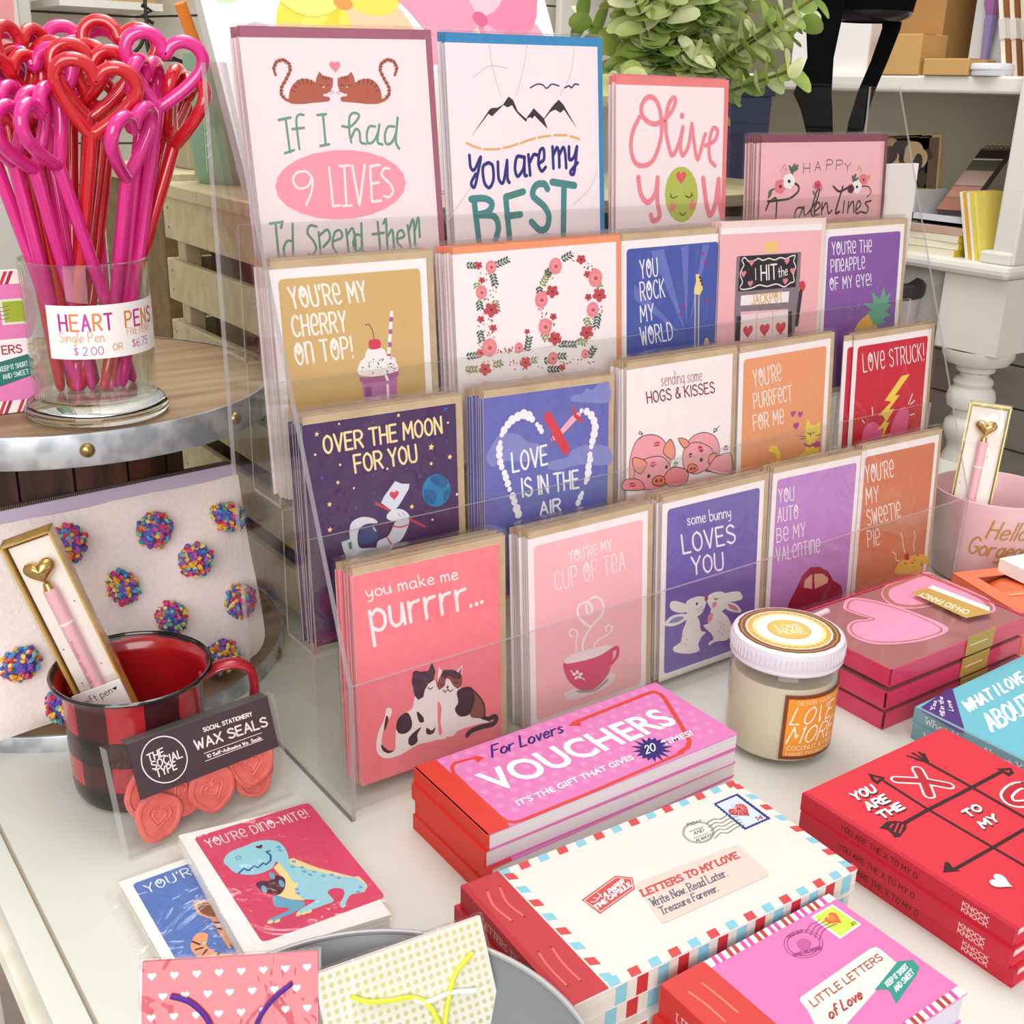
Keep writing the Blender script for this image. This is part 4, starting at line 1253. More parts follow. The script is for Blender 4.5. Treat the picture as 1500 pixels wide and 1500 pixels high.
  ('E','c64a50',[293,492,-9,-13,11,-4]),
  ('E','c64a50',[312,495,11,-11,10,7]),
  ('E','7a2a30',[302,504,6,1,-1,5]),
  ('E','c64a50',[235,185,15,6,-4,8]),
  ('E','c64a50',[222,191,-1,13,-11,-1]),
  ('E','c64a50',[210,182,-15,3,-3,-9]),
  ('E','c64a50',[216,171,-8,-11,9,-5]),
  ('E','c64a50',[232,173,9,-9,8,6]),
  ('E','7a2a30',[223,180,5,1,0,5]),
  ('E','d8605c',[207,665,19,8,-5,11]),
  ('E','d8605c',[190,673,-2,16,-15,-3]),
  ('E','d8605c',[174,660,-19,3,-4,-12]),
  ('E','d8605c',[182,645,-11,-15,12,-5]),
  ('E','d8605c',[202,648,13,-12,11,9]),
  ('E','7a2a30',[191,658,7,1,0,6]),
  ('E','c64a50',[597,561,13,5,-4,8]),
  ('E','c64a50',[584,566,-1,12,-10,-1]),
  ('E','c64a50',[573,558,-13,2,-3,-8]),
  ('E','c64a50',[578,548,-7,-10,9,-4]),
  ('E','c64a50',[593,550,9,-8,8,6]),
  ('E','7a2a30',[585,557,5,0,0,4]),
  ('E','c64a50',[838,313,30,11,-9,17]),
  ('E','c64a50',[809,325,-1,25,-23,-2]),
  ('E','c64a50',[783,307,-30,4,-6,-18]),
  ('E','c64a50',[795,284,-17,-23,20,-9]),
  ('E','c64a50',[829,287,20,-18,19,13]),
  ('E','7a2a30',[811,303,11,1,0,9]),
  ('E','c64a50',[853,641,31,12,-8,17]),
  ('E','c64a50',[825,653,-2,26,-24,-3]),
  ('E','c64a50',[799,634,-32,4,-7,-19]),
  ('E','c64a50',[811,610,-18,-23,20,-9]),
  ('E','c64a50',[845,614,20,-18,19,14]),
  ('E','7a2a30',[826,631,12,1,0,9]),
  ('E','c64a50',[1093,109,23,8,-6,13]),
  ('E','c64a50',[1072,119,-2,18,-19,-2]),
  ('E','c64a50',[1052,106,-24,3,-5,-14]),
  ('E','c64a50',[1061,88,-14,-16,15,-7]),
  ('E','c64a50',[1086,90,16,-13,14,10]),
  ('E','7a2a30',[1073,102,8,1,0,7]),
  ('E','c64a50',[1266,372,34,12,-9,18]),
  ('E','c64a50',[1235,385,-1,27,-26,-3]),
  ('E','c64a50',[1206,366,-34,4,-7,-20]),
  ('E','c64a50',[1219,340,-19,-23,22,-9]),
  ('E','c64a50',[1256,344,22,-19,21,14]),
  ('E','7a2a30',[1237,362,12,1,-1,9]),
  ('E','c64a50',[1145,629,33,13,-9,18]),
  ('E','c64a50',[1114,641,-2,27,-26,-3]),
  ('E','c64a50',[1085,621,-33,4,-7,-20]),
  ('E','c64a50',[1098,596,-19,-25,22,-9]),
  ('E','c64a50',[1135,601,22,-20,20,14]),
  ('E','7a2a30',[1115,618,13,1,0,9]),
  ('E','c64a50',[1142,213,18,6,-4,9]),
  ('E','c64a50',[1126,220,-1,14,-14,-2]),
  ('E','c64a50',[1111,210,-18,2,-4,-11]),
  ('E','c64a50',[1118,196,-10,-12,11,-5]),
  ('E','c64a50',[1137,198,12,-10,11,7]),
  ('E','7a2a30',[1127,207,7,1,0,5]),
  ('E','c64a50',[1150,374,18,6,-4,10]),
  ('E','c64a50',[1134,381,-1,14,-14,-2]),
  ('E','c64a50',[1119,370,-18,3,-4,-10]),
  ('E','c64a50',[1126,357,-11,-13,11,-5]),
  ('E','c64a50',[1145,359,12,-10,11,8]),
  ('E','7a2a30',[1135,368,7,1,0,5]),
  ('E','c64a50',[831,483,17,6,-4,9]),
  ('E','c64a50',[816,489,-1,14,-14,-1]),
  ('E','c64a50',[801,479,-17,2,-3,-10]),
  ('E','c64a50',[808,466,-10,-13,11,-5]),
  ('E','c64a50',[826,468,12,-10,11,8]),
  ('E','7a2a30',[816,477,7,1,0,5]),
  ('E','d8605c',[247,783,27,12,-8,16]),
  ('E','d8605c',[222,794,-3,24,-22,-3]),
  ('E','d8605c',[198,776,-27,3,-5,-18]),
  ('E','d8605c',[210,754,-15,-22,18,-8]),
  ('E','d8605c',[240,758,18,-16,16,13]),
  ('E','7a2a30',[223,773,11,1,0,9]),
  ('E','d8605c',[588,779,27,11,-7,15]),
  ('E','d8605c',[564,789,-2,23,-21,-3]),
  ('E','d8605c',[541,772,-27,3,-5,-17]),
  ('E','d8605c',[552,751,-15,-21,17,-7]),
  ('E','d8605c',[581,755,18,-16,16,12]),
  ('E','7a2a30',[565,769,10,1,0,8]),
  ('E','d8605c',[902,848,17,7,-5,10]),
  ('E','d8605c',[886,855,-1,14,-14,-2]),
  ('E','d8605c',[871,843,-18,2,-4,-10]),
  ('E','d8605c',[878,830,-10,-13,11,-5]),
  ('E','d8605c',[897,833,12,-10,11,8]),
  ('E','7a2a30',[887,842,6,1,0,5]),
  ('E','c64a50',[1200,193,14,5,-4,8]),
  ('E','c64a50',[1187,199,-1,11,-11,-1]),
  ('E','c64a50',[1175,191,-15,2,-3,-8]),
  ('E','c64a50',[1180,180,-8,-10,9,-4]),
  ('E','c64a50',[1196,182,9,-9,9,5]),
  ('E','7a2a30',[1188,189,5,0,-1,4]),
  ('E','f08d94',[301,99,44,0,0,44]),
  ('S','f9b9b8',5,[276,98,301,80,325,101,300,119],1,1),
  ('E','c05058',[304,102,11,1,0,10]),
  ('E','f08d94',[216,258,46,0,0,46]),
  ('S','f9b9b8',5,[191,256,217,238,241,261,215,279],1,1),
  ('E','c05058',[219,262,12,1,0,9]),
  ('E','f08d94',[264,630,62,0,0,62]),
  ('S','f9b9b8',5,[229,626,265,601,298,633,263,658],1,1),
  ('E','c05058',[267,633,16,2,0,13]),
  ('E','f08d94',[842,131,56,0,0,56]),
  ('S','f9b9b8',5,[811,129,842,107,873,134,841,155],1,1),
  ('E','c05058',[846,135,14,1,-1,11]),
  ('E','f08d94',[714,350,56,0,0,56]),
  ('S','f9b9b8',5,[683,348,715,326,745,353,713,374],1,1),
  ('E','c05058',[718,354,14,1,-1,11]),
  ('E','f08d94',[742,538,58,0,0,58]),
  ('S','f9b9b8',5,[709,535,742,512,774,541,741,563],1,1),
  ('E','c05058',[745,541,15,2,0,12]),
  ('E','f08d94',[1201,239,64,0,0,64]),
  ('S','f9b9b8',5,[1166,236,1201,212,1236,241,1201,265],1,1),
  ('E','c05058',[1205,242,17,1,0,13]),
  ('E','f08d94',[1174,460,55,0,0,55]),
  ('S','f9b9b8',5,[1144,457,1175,437,1205,463,1174,483],1,1),
  ('E','c05058',[1178,463,15,2,0,11]),
  ('E','f08d94',[510,660,37,0,0,37]),
  ('S','f9b9b8',5,[490,658,511,644,531,662,510,676],1,1),
  ('E','c05058',[514,663,9,1,0,8]),
  ('E','f08d94',[804,767,46,0,0,46]),
  ('S','f9b9b8',5,[778,764,804,746,829,770,803,787],1,1),
  ('E','c05058',[807,770,13,2,0,10]),
  ('E','f08d94',[1099,770,35,0,0,35]),
  ('S','f9b9b8',5,[1080,767,1099,754,1119,772,1099,785],1,1),
  ('E','c05058',[1103,773,9,1,0,7]),
 ],
 'rock': [
  ('R','fdf3f3',[0,0,990,1400,1]),
  ('R','4c5cae',[50,60,990,1350,30]),
  ('P','6f78c4',[652,720,284,89,415,81],0),
  ('P','6f78c4',[663,687,594,76,673,68],0),
  ('P','6f78c4',[687,690,824,74,894,75],0),
  ('P','6f78c4',[630,751,123,313,124,424],0),
  ('T', 'skin', 'f6f2fb', 11, 'YOU', [190, 279, 168, -8, -13, -130]),
  ('T', 'skin', 'f6f2fb', 11, 'ROCK', [191, 440, 240, -8, -14, -133]),
  ('T', 'skin', 'f6f2fb', 11, 'MY', [191, 599, 132, -8, -13, -119]),
  ('T', 'skin', 'f6f2fb', 11, 'WORLD', [201, 771, 318, -10, -23, -133]),
  ('S','d8d6e4',49,[769,431,775,936],0,0),
  ('S','6c6a80',31,[769,431,775,936],0,0),
  ('P','f4dc92',[750,291,787,290,812,352,830,406,800,450,735,438,738,392,756,347],0),
  ('E','f0c878',[884,838,27,3,2,51]),
  ('E','2a2440',[795,317,11,0,0,11]),
  ('E','2a2440',[807,343,12,0,0,12]),
  ('E','2a2440',[820,369,11,0,0,11]),
  ('*','b8306c',[830,143,21]),
  ('*','b8306c',[850,206,22]),
  ('*','b8306c',[592,577,20]),
  ('*','b8306c',[630,521,21]),
  ('*','b8306c',[882,507,22]),
 ],
 'jackpot': [
  ('R','fdf3f3',[0,0,1180,1450,1]),
  ('R','f9bac0',[0,50,1180,1450,1]),
  ('P','f8cf7a',[496,130,636,116,647,203,506,206],0),
  ('P','8d7b84',[180,221,937,218,940,693,893,942,195,881,180,647],0),
  ('P','f9bac0',[252,652,811,669,821,935,256,886],0),
  ('P','2a2028',[219,221,898,228,890,497,210,493],0),
  ('S','f6eef0',10,[242,252,274,234,319,265,384,262,427,247,484,264,550,252,619,267,685,252,755,264,811,247,864,245,849,287,877,334,854,394,868,448,817,461,750,487,656,459,544,471,453,455,366,475,257,478,234,457,257,421,228,361,247,318,266,289],1,1),
  ('T', 'handc', 'f8f2f4', 14, 'HIT', [473, 420, 184, -3, -13, -115]),
  ('T', 'hand', 'f8f2f4', 8, 'the', [675, 407, 109, -14, -13, -81]),
  ('T', 'hand', 'f8f2f4', 8, 'I', [379, 413, 49, -4, -10, -89]),
  ('H','e88a92',[352,276,31,0]),
  ('H','e88a92',[768,283,32,0]),
  ('H','e88a92',[266,357,31,0]),
  ('H','e88a92',[842,364,33,0]),
  ('H','e88a92',[348,438,31,0]),
  ('H','e88a92',[762,442,33,0]),
  ('P','fbf3f4',[249,526,816,528,811,613,247,605],0),
  ('T', 'skin', 'ecb27a', 12, 'JACKPOT', [379, 605, 364, -3, -14, -77]),
  ('P','3a2c34',[209,686,259,685,258,887,199,881],0),
  ('P','3a2c34',[813,692,862,691,881,941,821,935],0),
  ('P','f6dfe2',[258,678,430,677,439,902,263,887],0),
  ('P','f6dfe2',[446,679,622,678,634,919,453,903],0),
  ('P','f6dfe2',[634,680,814,678,828,936,643,920],0),
  ('H','d8505c',[344,812,62,0]),
  ('H','d8505c',[541,814,64,0]),
  ('H','d8505c',[734,817,66,0]),
  ('S','3a2c34',44,[960,539,946,647,931,803],0,0),
  ('E','d2404e',[973,493,40,2,3,42]),
 ],
 'pineapple': [
  ('R','fdf3f3',[0,0,1080,1400,1]),
  ('R','8d5bab',[50,60,1030,1350,30]),
  ('T', 'skin', 'f8f0fb', 10, "YOU'Re THe", [113, 210, 525, 7, -13, -102]),
  ('T', 'skin', 'f8f0fb', 10, 'PIneAPPLe', [111, 357, 446, -6, -14, -104]),
  ('T', 'skin', 'f8f0fb', 10, 'OF MY eYe!', [113, 503, 549, -2, -18, -100]),
  ('P','f2b552',[487,891,500,834,556,790,658,749,744,807,769,919],1),
  ('P','6cae90',[736,857,629,730,696,727,569,650,716,666,673,559,793,635,841,526,879,622,956,578,906,675,969,697,892,744,960,788,853,812,904,850,790,857],0),
  ('S','b888c8',9,[430,704,375,666],0,0),
  ('S','b888c8',9,[495,701,516,645],0,0),
  ('S','b888c8',9,[409,751,380,773],0,0),
 ],
 'lives': [
  ('R','fce9ee',[0,0,1270,1780,1]),
  ('S','b9614e',18,[204,206,197,170,218,135,259,123,296,143,302,178,271,228,236,274,228,313,253,344,296,358],1,0),
  ('S','7d3d34',6,[187,167,206,174],0,0),
  ('S','7d3d34',6,[198,149,217,157],0,0),
  ('S','7d3d34',6,[215,127,221,144],0,0),
  ('S','7d3d34',6,[236,120,241,138],0,0),
  ('S','7d3d34',6,[266,115,252,131],0,0),
  ('S','7d3d34',6,[284,125,271,141],0,0),
  ('S','7d3d34',6,[307,141,285,145],0,0),
  ('S','7d3d34',6,[310,158,288,163],0,0),
  ('S','7d3d34',6,[312,182,292,174],0,0),
  ('S','7d3d34',6,[296,207,277,199],0,0),
  ('S','7d3d34',6,[280,233,262,223],0,0),
  ('S','7d3d34',6,[263,256,244,246],0,0),
  ('S','7d3d34',6,[247,274,225,273],0,0),
  ('S','7d3d34',6,[243,294,221,293],0,0),
  ('S','7d3d34',6,[238,307,219,319],0,0),
  ('S','7d3d34',6,[250,323,231,335],0,0),
  ('P','b9614e',[277,364,280,312,307,264,361,230,424,233,467,255,521,293,504,326,545,335,542,357,500,363,435,366,357,372],1),
  ('P','b9614e',[461,249,471,222,494,188,514,211,555,219,583,228,577,269,556,304,518,317,475,293],0),
  ('S','7d3d34',6,[291,290,315,299],0,0),
  ('S','7d3d34',6,[313,264,333,280],0,0),
  ('S','7d3d34',6,[341,239,355,263],0,0),
  ('S','7d3d34',6,[374,229,381,257],0,0),
  ('S','7d3d34',6,[406,229,406,257],0,0),
  ('S','7d3d34',6,[437,238,431,262],0,0),
  ('S','7d3d34',6,[519,214,515,230],0,0),
  ('S','7d3d34',6,[536,217,531,233],0,0),
  ('S','7d3d34',6,[552,219,548,234],0,0),
  ('S','7d3d34',4,[488,262,497,271,511,267],1,0),
  ('S','7d3d34',4,[534,265,544,269,558,261],1,0),
  ('E','f2c8a8',[512,277,7,0,0,7]),
  ('S','7d3d34',2,[560,293,581,314],0,0),
  ('S','7d3d34',2,[554,302,567,321],0,0),
  ('S','b9614e',20,[1022,210,1040,172,1024,134,980,121,934,142,919,179,942,232,971,281,969,323,934,355,884,367],1,0),
  ('S','7d3d34',6,[1028,176,1052,168],0,0),
  ('S','7d3d34',6,[1020,157,1044,149],0,0),
  ('S','7d3d34',6,[1018,144,1029,125],0,0),
  ('S','7d3d34',6,[997,137,1007,118],0,0),
  ('S','7d3d34',6,[986,130,975,112],0,0),
  ('S','7d3d34',6,[963,140,952,123],0,0),
  ('S','7d3d34',6,[946,145,922,140],0,0),
  ('S','7d3d34',6,[939,163,915,158],0,0),
  ('S','7d3d34',6,[931,175,908,183],0,0),
  ('S','7d3d34',6,[942,202,919,210],0,0),
  ('S','7d3d34',6,[953,227,931,237],0,0),
  ('S','7d3d34',6,[968,252,945,261],0,0),
  ('S','7d3d34',6,[983,281,958,282],0,0),
  ('S','7d3d34',6,[983,302,957,303],0,0),
  ('S','7d3d34',6,[978,330,960,317],0,0),
  ('S','7d3d34',6,[961,346,943,332],0,0),
  ('P','b9614e',[903,375,913,320,894,269,843,233,775,236,725,258,661,295,671,328,628,336,625,359,667,366,734,372,814,380],1),
  ('P','b9614e',[733,251,729,223,712,189,686,212,643,219,613,228,610,270,623,305,659,319,708,295],0),
  ('S','7d3d34',6,[905,297,877,306],0,0),
  ('S','7d3d34',6,[887,269,862,286],0,0),
  ('S','7d3d34',6,[862,243,842,267],0,0),
  ('S','7d3d34',6,[829,232,816,261],0,0),
  ('S','7d3d34',6,[795,231,788,260],0,0),
  ('S','7d3d34',6,[761,240,761,265],0,0),
  ('S','7d3d34',6,[680,215,681,231],0,0),
  ('S','7d3d34',6,[663,217,664,234],0,0),
  ('S','7d3d34',6,[645,219,646,235],0,0),
  ('S','7d3d34',4,[702,264,690,273,677,268],1,0),
  ('S','7d3d34',4,[654,266,643,270,630,261],1,0),
  ('E','f2c8a8',[674,278,6,0,0,6]),
  ('S','7d3d34',2,[622,294,596,314],0,0),
  ('S','7d3d34',2,[626,303,608,322],0,0),
  ('H','f08c9c',[603,158,40,0]),
  ('S','74a08f',15,[239,461,245,646],1,0),
  ('S','74a08f',16,[193,459,272,447],1,0),
  ('S','74a08f',15,[210,650,273,635],1,0),
  ('S','74a08f',15,[360,435,332,432,308,467,309,630],1,0),
  ('S','74a08f',16,[277,514,354,508],1,0),
  ('S','74a08f',16,[491,438,490,612],1,0),
  ('S','74a08f',16,[453,437,512,433],1,0),
  ('S','74a08f',16,[453,617,514,610],1,0),
  ('S','74a08f',16,[616,506,669,512,722,475,741,444,707,430,673,454,663,541,670,604],1,0),
  ('S','74a08f',16,[673,576,708,527,734,544,736,603,774,616],1,0),
  ('S','74a08f',16,[849,515,808,514,784,562,790,612,831,602,868,548,882,504],1,0),
  ('S','74a08f',17,[878,513,858,605,891,625],1,0),
  ('S','74a08f',17,[989,519,943,520,916,567,920,621,963,613,1000,552,1019,465],1,0),
  ('S','74a08f',17,[1019,471,992,604,1013,655],1,0),
  ('S','74a08f',16,[99,1067,96,1274],1,0),
  ('S','74a08f',16,[62,1053,139,1050],1,0),
  ('S','74a08f',16,[147,1048,132,1084],1,0),
  ('S','74a08f',16,[212,1065,190,1282],1,0),
  ('S','74a08f',16,[199,1169,163,1166,135,1208,138,1266],1,0),
  ('S','74a08f',16,[373,1095,329,1085,306,1127,342,1181,355,1229,322,1265,300,1257],1,0),
  ('S','74a08f',16,[383,1130,382,1300],1,0),
  ('S','74a08f',17,[388,1150,445,1119,457,1174,406,1222],1,0),
  ('S','74a08f',16,[480,1193,542,1174,535,1131,496,1140,472,1213,499,1275],1,0),
  ('S','74a08f',16,[577,1127,582,1289],1,0),
  ('S','74a08f',17,[579,1165,621,1124,635,1179,633,1277],1,0),
  ('S','74a08f',17,[690,1098,681,1255,696,1283],1,0),
  ('S','74a08f',17,[677,1171,641,1168,619,1226,647,1274,678,1243],1,0),
  ('S','74a08f',17,[810,1097,813,1279],1,0),
  ('S','74a08f',17,[764,1173,849,1170],1,0),
  ('S','74a08f',17,[851,1112,872,1084,871,1150,867,1284],1,0),
  ('S','74a08f',17,[879,1190,914,1158,917,1276],1,0),
  ('S','74a08f',17,[941,1219,1000,1204,986,1165,952,1181,947,1242,976,1271],1,0),
  ('S','74a08f',17,[1032,1136,1043,1281],1,0),
  ('S','74a08f',18,[1041,1166,1079,1105,1079,1271],1,0),
  ('S','74a08f',17,[1088,1169,1119,1093,1120,1219],1,0),
  ('E','ff9fb2',[583,855,460,12,-14,209]),
  ('S','fdf0f2',14,[370,795,338,762,275,768,245,808,275,858,340,851,375,801,363,880,314,963],1,0),
  ('S','fdf0f2',15,[497,746,500,865,500,979,549,978],0,0),
  ('S','fdf0f2',15,[604,742,595,981],0,0),
  ('S','fdf0f2',15,[570,743,642,740],0,0),
  ('S','fdf0f2',15,[568,983,630,983],0,0),
  ('S','fdf0f2',16,[661,745,688,984,751,745],0,0),
  ('S','fdf0f2',16,[858,747,789,753,781,971,846,968],0,0),
  ('S','fdf0f2',16,[784,860,841,855],0,0),
  ('S','fdf0f2',16,[928,774,888,772,870,813,924,868,943,915,911,948,872,941],1,0),
 ],
 'mount': [
  ('R','fcecf2',[0,0,1290,1780,1]),
  ('S','ddd0d8',7,[352,13,372,154,429,325],1,0),
  ('S','ddd0d8',7,[664,6,628,150,562,325],1,0),
  ('S','ddd0d8',7,[1081,11,1035,190,938,325],1,0),
  ('S','ddd0d8',7,[212,212,345,140,494,152],1,0),
  ('S','ddd0d8',7,[-65,1132,73,991,152,905],1,0),
  ('S','ddd0d8',8,[1039,1070,1192,966,1259,857],1,0),
  ('P','3a3038',[164,593,330,415,353,403,396,403,445,383,495,331,532,354,567,425,637,476,705,407,792,475,865,400,927,352,969,386,1092,552,972,419,939,440,895,418,850,433,795,482,823,547,709,456,692,477,658,452,636,497,576,450,548,425,521,387,482,401,448,386,350,458,321,441],0),
  ('S','343470',10,[681,275,741,252,790,256,823,278,870,251,934,262],1,0),
  ('S','343470',11,[985,274,1022,261,1046,273,1074,250,1109,253],1,0),
  ('S','ecb36c',15,[132,623,186,645,245,662],1,0),
  ('S','ecb36c',15,[271,667,335,670,403,668],1,0),
  ('S','ecb36c',16,[434,662,488,655,559,639],1,0),
  ('S','ecb36c',16,[583,635,647,618,709,606],1,0),
  ('S','ecb36c',16,[737,602,787,595,844,592],1,0),
  ('S','ecb36c',16,[878,589,929,589,991,591],1,0),
  ('S','ecb36c',16,[1022,597,1064,607,1107,621],1,0),
  ('S','2d2d80',23,[150,702,156,780,187,796,242,716,213,819,180,909,154,883,194,825],1,0),
  ('S','2d2d80',24,[302,755,257,783,262,880,302,919,339,868,338,779,307,755],1,0),
  ('S','2d2d80',24,[383,753,385,863,423,887,461,745],1,0),
  ('S','2d2d80',25,[460,753,459,865,473,892],1,0),
  ('S','2d2d80',25,[602,727,547,725,526,800,547,854,599,802,612,727],1,0),
  ('S','2d2d80',25,[610,730,607,841,626,852],1,0),
  ('S','2d2d80',25,[646,713,656,850],1,0),
  ('S','2d2d80',25,[660,759,692,714,722,718],1,0),
  ('S','2d2d80',25,[730,776,781,747,780,678,747,693,732,776,758,826,795,801],1,0),
  ('S','2d2d80',25,[861,665,864,811],1,0),
  ('S','2d2d80',25,[868,719,902,671,917,720,918,805],1,0),
  ('S','2d2d80',25,[921,720,958,672,975,722,980,812],1,0),
  ('S','2d2d80',26,[1010,669,1011,754,1053,740,1083,670],1,0),
  ('S','2d2d80',26,[1083,670,1065,787,1046,857,1017,840,1086,780],1,0),
  ('S','4b8c8c',46,[170,983,185,1147,197,1269],1,0),
  ('S','4b8c8c',47,[147,987,260,988,319,1025,284,1077,197,1094],1,0),
  ('S','4b8c8c',47,[197,1094,330,1110,365,1188,331,1278],1,0),
  ('S','4b8c8c',47,[592,958,437,987,458,1287],0,0),
  ('S','4b8c8c',48,[442,1116,559,1110],0,0),
  ('S','4b8c8c',49,[806,949,775,913,704,921,674,989,769,1064,811,1137,788,1215,726,1227,653,1167],1,0),
  ('S','4b8c8c',50,[849,904,1054,936],0,0),
  ('S','4b8c8c',51,[956,921,936,1320],0,0),
 ],
 'olive': [
  ('R','fdeaee',[0,0,1120,1600,1]),
  ('S','f28d98',38,[230,225,167,321,146,442,192,548,291,570,384,517,451,361,448,215,393,102,307,85,247,153,275,232,391,272,530,206,594,115,570,83,517,149,497,296,536,444,573,497,631,428,676,311],1,0),
  ('S','f28d98',35,[676,295,655,428,681,498,740,428,772,269],1,0),
  ('S','f28d98',36,[772,269,806,428,844,530,899,395,922,344],1,0),
  ('S','f28d98',35,[925,429,1025,391,1057,318,1001,302,965,412,979,531,1037,580],1,0),
  ('E','f28d98',[666,212,24,0,0,24]),
  ('S','f28d98',43,[223,655,248,771,319,840,400,775,421,662],1,0),
  ('S','f28d98',43,[421,662,420,826,446,946,380,977,355,934],1,0),
  ('E','bcc45a',[677,791,178,5,6,210]),
  ('H','e2605e',[668,660,59,0]),
  ('S','4a4426',8,[551,799,587,814,631,802],1,0),
  ('S','4a4426',9,[719,801,759,815,796,799],1,0),
  ('S','4a4426',9,[659,929,693,948,727,928],1,0),
  ('S','4a4426',8,[558,783,568,797],1,0),
  ('S','4a4426',8,[788,782,778,799],1,0),
  ('E','e2907a',[582,879,36,0,0,36]),
  ('E','e2907a',[795,872,38,0,0,38]),
  ('S','f28d98',48,[909,676,945,842,990,957,1049,880,1082,688],1,0),
  ('S','f28d98',48,[1082,688,1094,846,1130,971],1,0),
 ],
 'valentine': [
  ('R','f9bdc3',[0,0,1600,1250,1]),
  ('T', 'skin', '463a42', 7, 'H', [524, 249, 78, -1, -1, -77]),
  ('T', 'skin', '463a42', 7, 'A', [665, 237, 79, -2, -1, -78]),
  ('T', 'skin', '463a42', 7, 'P', [819, 227, 81, -1, -2, -81]),
  ('T', 'skin', '463a42', 7, 'P', [948, 230, 82, -2, -1, -79]),
  ('T', 'skin', '463a42', 7, 'Y', [1060, 245, 83, -2, -1, -67]),
  ('S','463a42',19,[73,531,116,469,192,444,202,533,196,642],1,0),
  ('S','463a42',20,[92,465,221,460,363,449,461,400,468,356,415,327],1,0),
  ('S','463a42',16,[529,531,461,536,433,598,476,626,538,531],1,0),
  ('S','463a42',16,[548,523,558,595,604,581],1,0),
  ('S','463a42',18,[604,581,708,482,741,380,703,407,645,567,681,613],1,0),
  ('S','463a42',17,[690,572,757,531,729,494,687,537,692,597,747,595],1,0),
  ('S','463a42',17,[785,500,780,601],1,0),
  ('S','463a42',17,[785,564,841,502,874,592,918,570],1,0),
  ('S','463a42',21,[1051,373,987,532,972,596,1022,585],1,0),
  ('S','463a42',21,[922,369,1008,413,1130,381],1,0),
  ('S','463a42',17,[1082,495,1070,597],1,0),
  ('S','463a42',17,[1141,505,1133,599],1,0),
  ('S','463a42',17,[1136,567,1199,504,1223,598],1,0),
  ('S','463a42',17,[1248,583,1309,541,1283,502,1250,542,1256,608,1314,597],1,0),
  ('S','463a42',17,[1454,508,1374,522,1419,565,1396,610,1327,597],1,0),
  ('S','463a42',11,[1293,380,1401,383,1446,433,1396,473],1,0),
  ('S','463a42',8,[761,357,771,381,740,404],1,0),
  ('E','5a6a5c',[390,200,27,-31,15,6]),
  ('E','5a6a5c',[408,224,49,-18,9,9]),
  ('E','5a6a5c',[378,231,-3,-37,16,0]),
  ('E','5a6a5c',[360,215,-22,-35,15,-3]),
  ('E','5a6a5c',[419,204,35,-28,13,7]),
  ('E','5a6a5c',[134,377,-40,15,-8,-8]),
  ('E','5a6a5c',[113,415,-22,26,-13,-5]),
  ('E','5a6a5c',[123,385,-29,22,-11,-6]),
  ('E','5a6a5c',[1206,296,15,-30,15,4]),
  ('E','5a6a5c',[1221,321,39,-20,11,8]),
  ('E','5a6a5c',[1186,312,-12,-32,16,-1]),
  ('E','5a6a5c',[679,425,27,29,-13,5]),
  ('S','c8849a',5,[286,252,264,190],0,0),
  ('E','c8707c',[264,190,7,0,0,7]),
  ('S','c8849a',5,[323,275,300,214],0,0),
  ('E','c8707c',[300,214,8,0,0,8]),
  ('S','c8849a',5,[264,274,241,213],0,0),
  ('E','c8707c',[241,213,7,0,0,7]),
  ('S','c8849a',5,[309,241,286,180],0,0),
  ('E','c8707c',[286,180,8,0,0,8]),
  ('S','c8849a',5,[679,425,654,362],0,0),
  ('E','c8707c',[654,362,8,0,0,8]),
  ('S','c8849a',5,[693,410,668,346],0,0),
  ('E','c8707c',[668,346,8,0,0,8]),
  ('E','f07f8c',[270,351,39,0,0,39]),
  ('E','f07f8c',[249,370,39,0,0,39]),
  ('E','f07f8c',[213,361,39,0,0,39]),
  ('E','f07f8c',[211,337,39,0,0,39]),
  ('E','f07f8c',[247,330,39,0,0,39]),
  ('E','4a2a34',[238,350,18,0,1,14]),
  ('E','fbf3f4',[377,312,42,0,0,42]),
  ('E','fbf3f4',[354,333,42,0,0,42]),
  ('E','fbf3f4',[315,324,42,0,0,42]),
  ('E','fbf3f4',[314,297,42,0,0,42]),
  ('E','fbf3f4',[352,290,42,0,0,42]),
  ('E','3a3048',[342,311,19,1,1,15]),
  ('E','f07f8c',[1357,324,35,0,0,35]),
  ('E','f07f8c',[1338,340,36,0,0,36]),
  ('E','f07f8c',[1305,333,36,0,0,36]),
  ('E','f07f8c',[1303,313,36,0,0,36]),
  ('E','f07f8c',[1335,307,35,0,0,35]),
  ('E','8a2a3a',[1328,323,16,1,1,12]),
  ('E','fbf3f4',[1271,382,38,0,0,38]),
  ('E','fbf3f4',[1251,400,39,0,0,39]),
  ('E','fbf3f4',[1216,392,38,0,0,38]),
  ('E','fbf3f4',[1214,369,38,0,0,38]),
  ('E','fbf3f4',[1248,363,38,0,0,38]),
  ('E','2a2838',[1240,381,17,1,1,13]),
  ('E','6a2a38',[1178,396,27,0,0,27]),
  ('E','6a2a38',[1165,408,26,0,0,26]),
  ('E','6a2a38',[1141,402,26,0,0,26]),
  ('E','6a2a38',[1139,387,26,0,0,26]),
  ('E','6a2a38',[1163,383,26,0,0,26]),
  ('E','3a1a24',[1157,395,12,1,1,9]),
  ('E','d84a64',[731,351,25,0,0,25]),
  ('E','d84a64',[718,363,25,0,0,25]),
  ('E','d84a64',[695,358,25,0,0,25]),
  ('E','d84a64',[694,343,25,0,0,25]),
  ('E','d84a64',[716,339,25,0,0,25]),
  ('E','8a2a40',[711,351,11,0,0,8]),
  ('E','d8a060',[1256,209,8,-10,9,3]),
  ('E','d8a060',[1247,233,9,-10,10,3]),
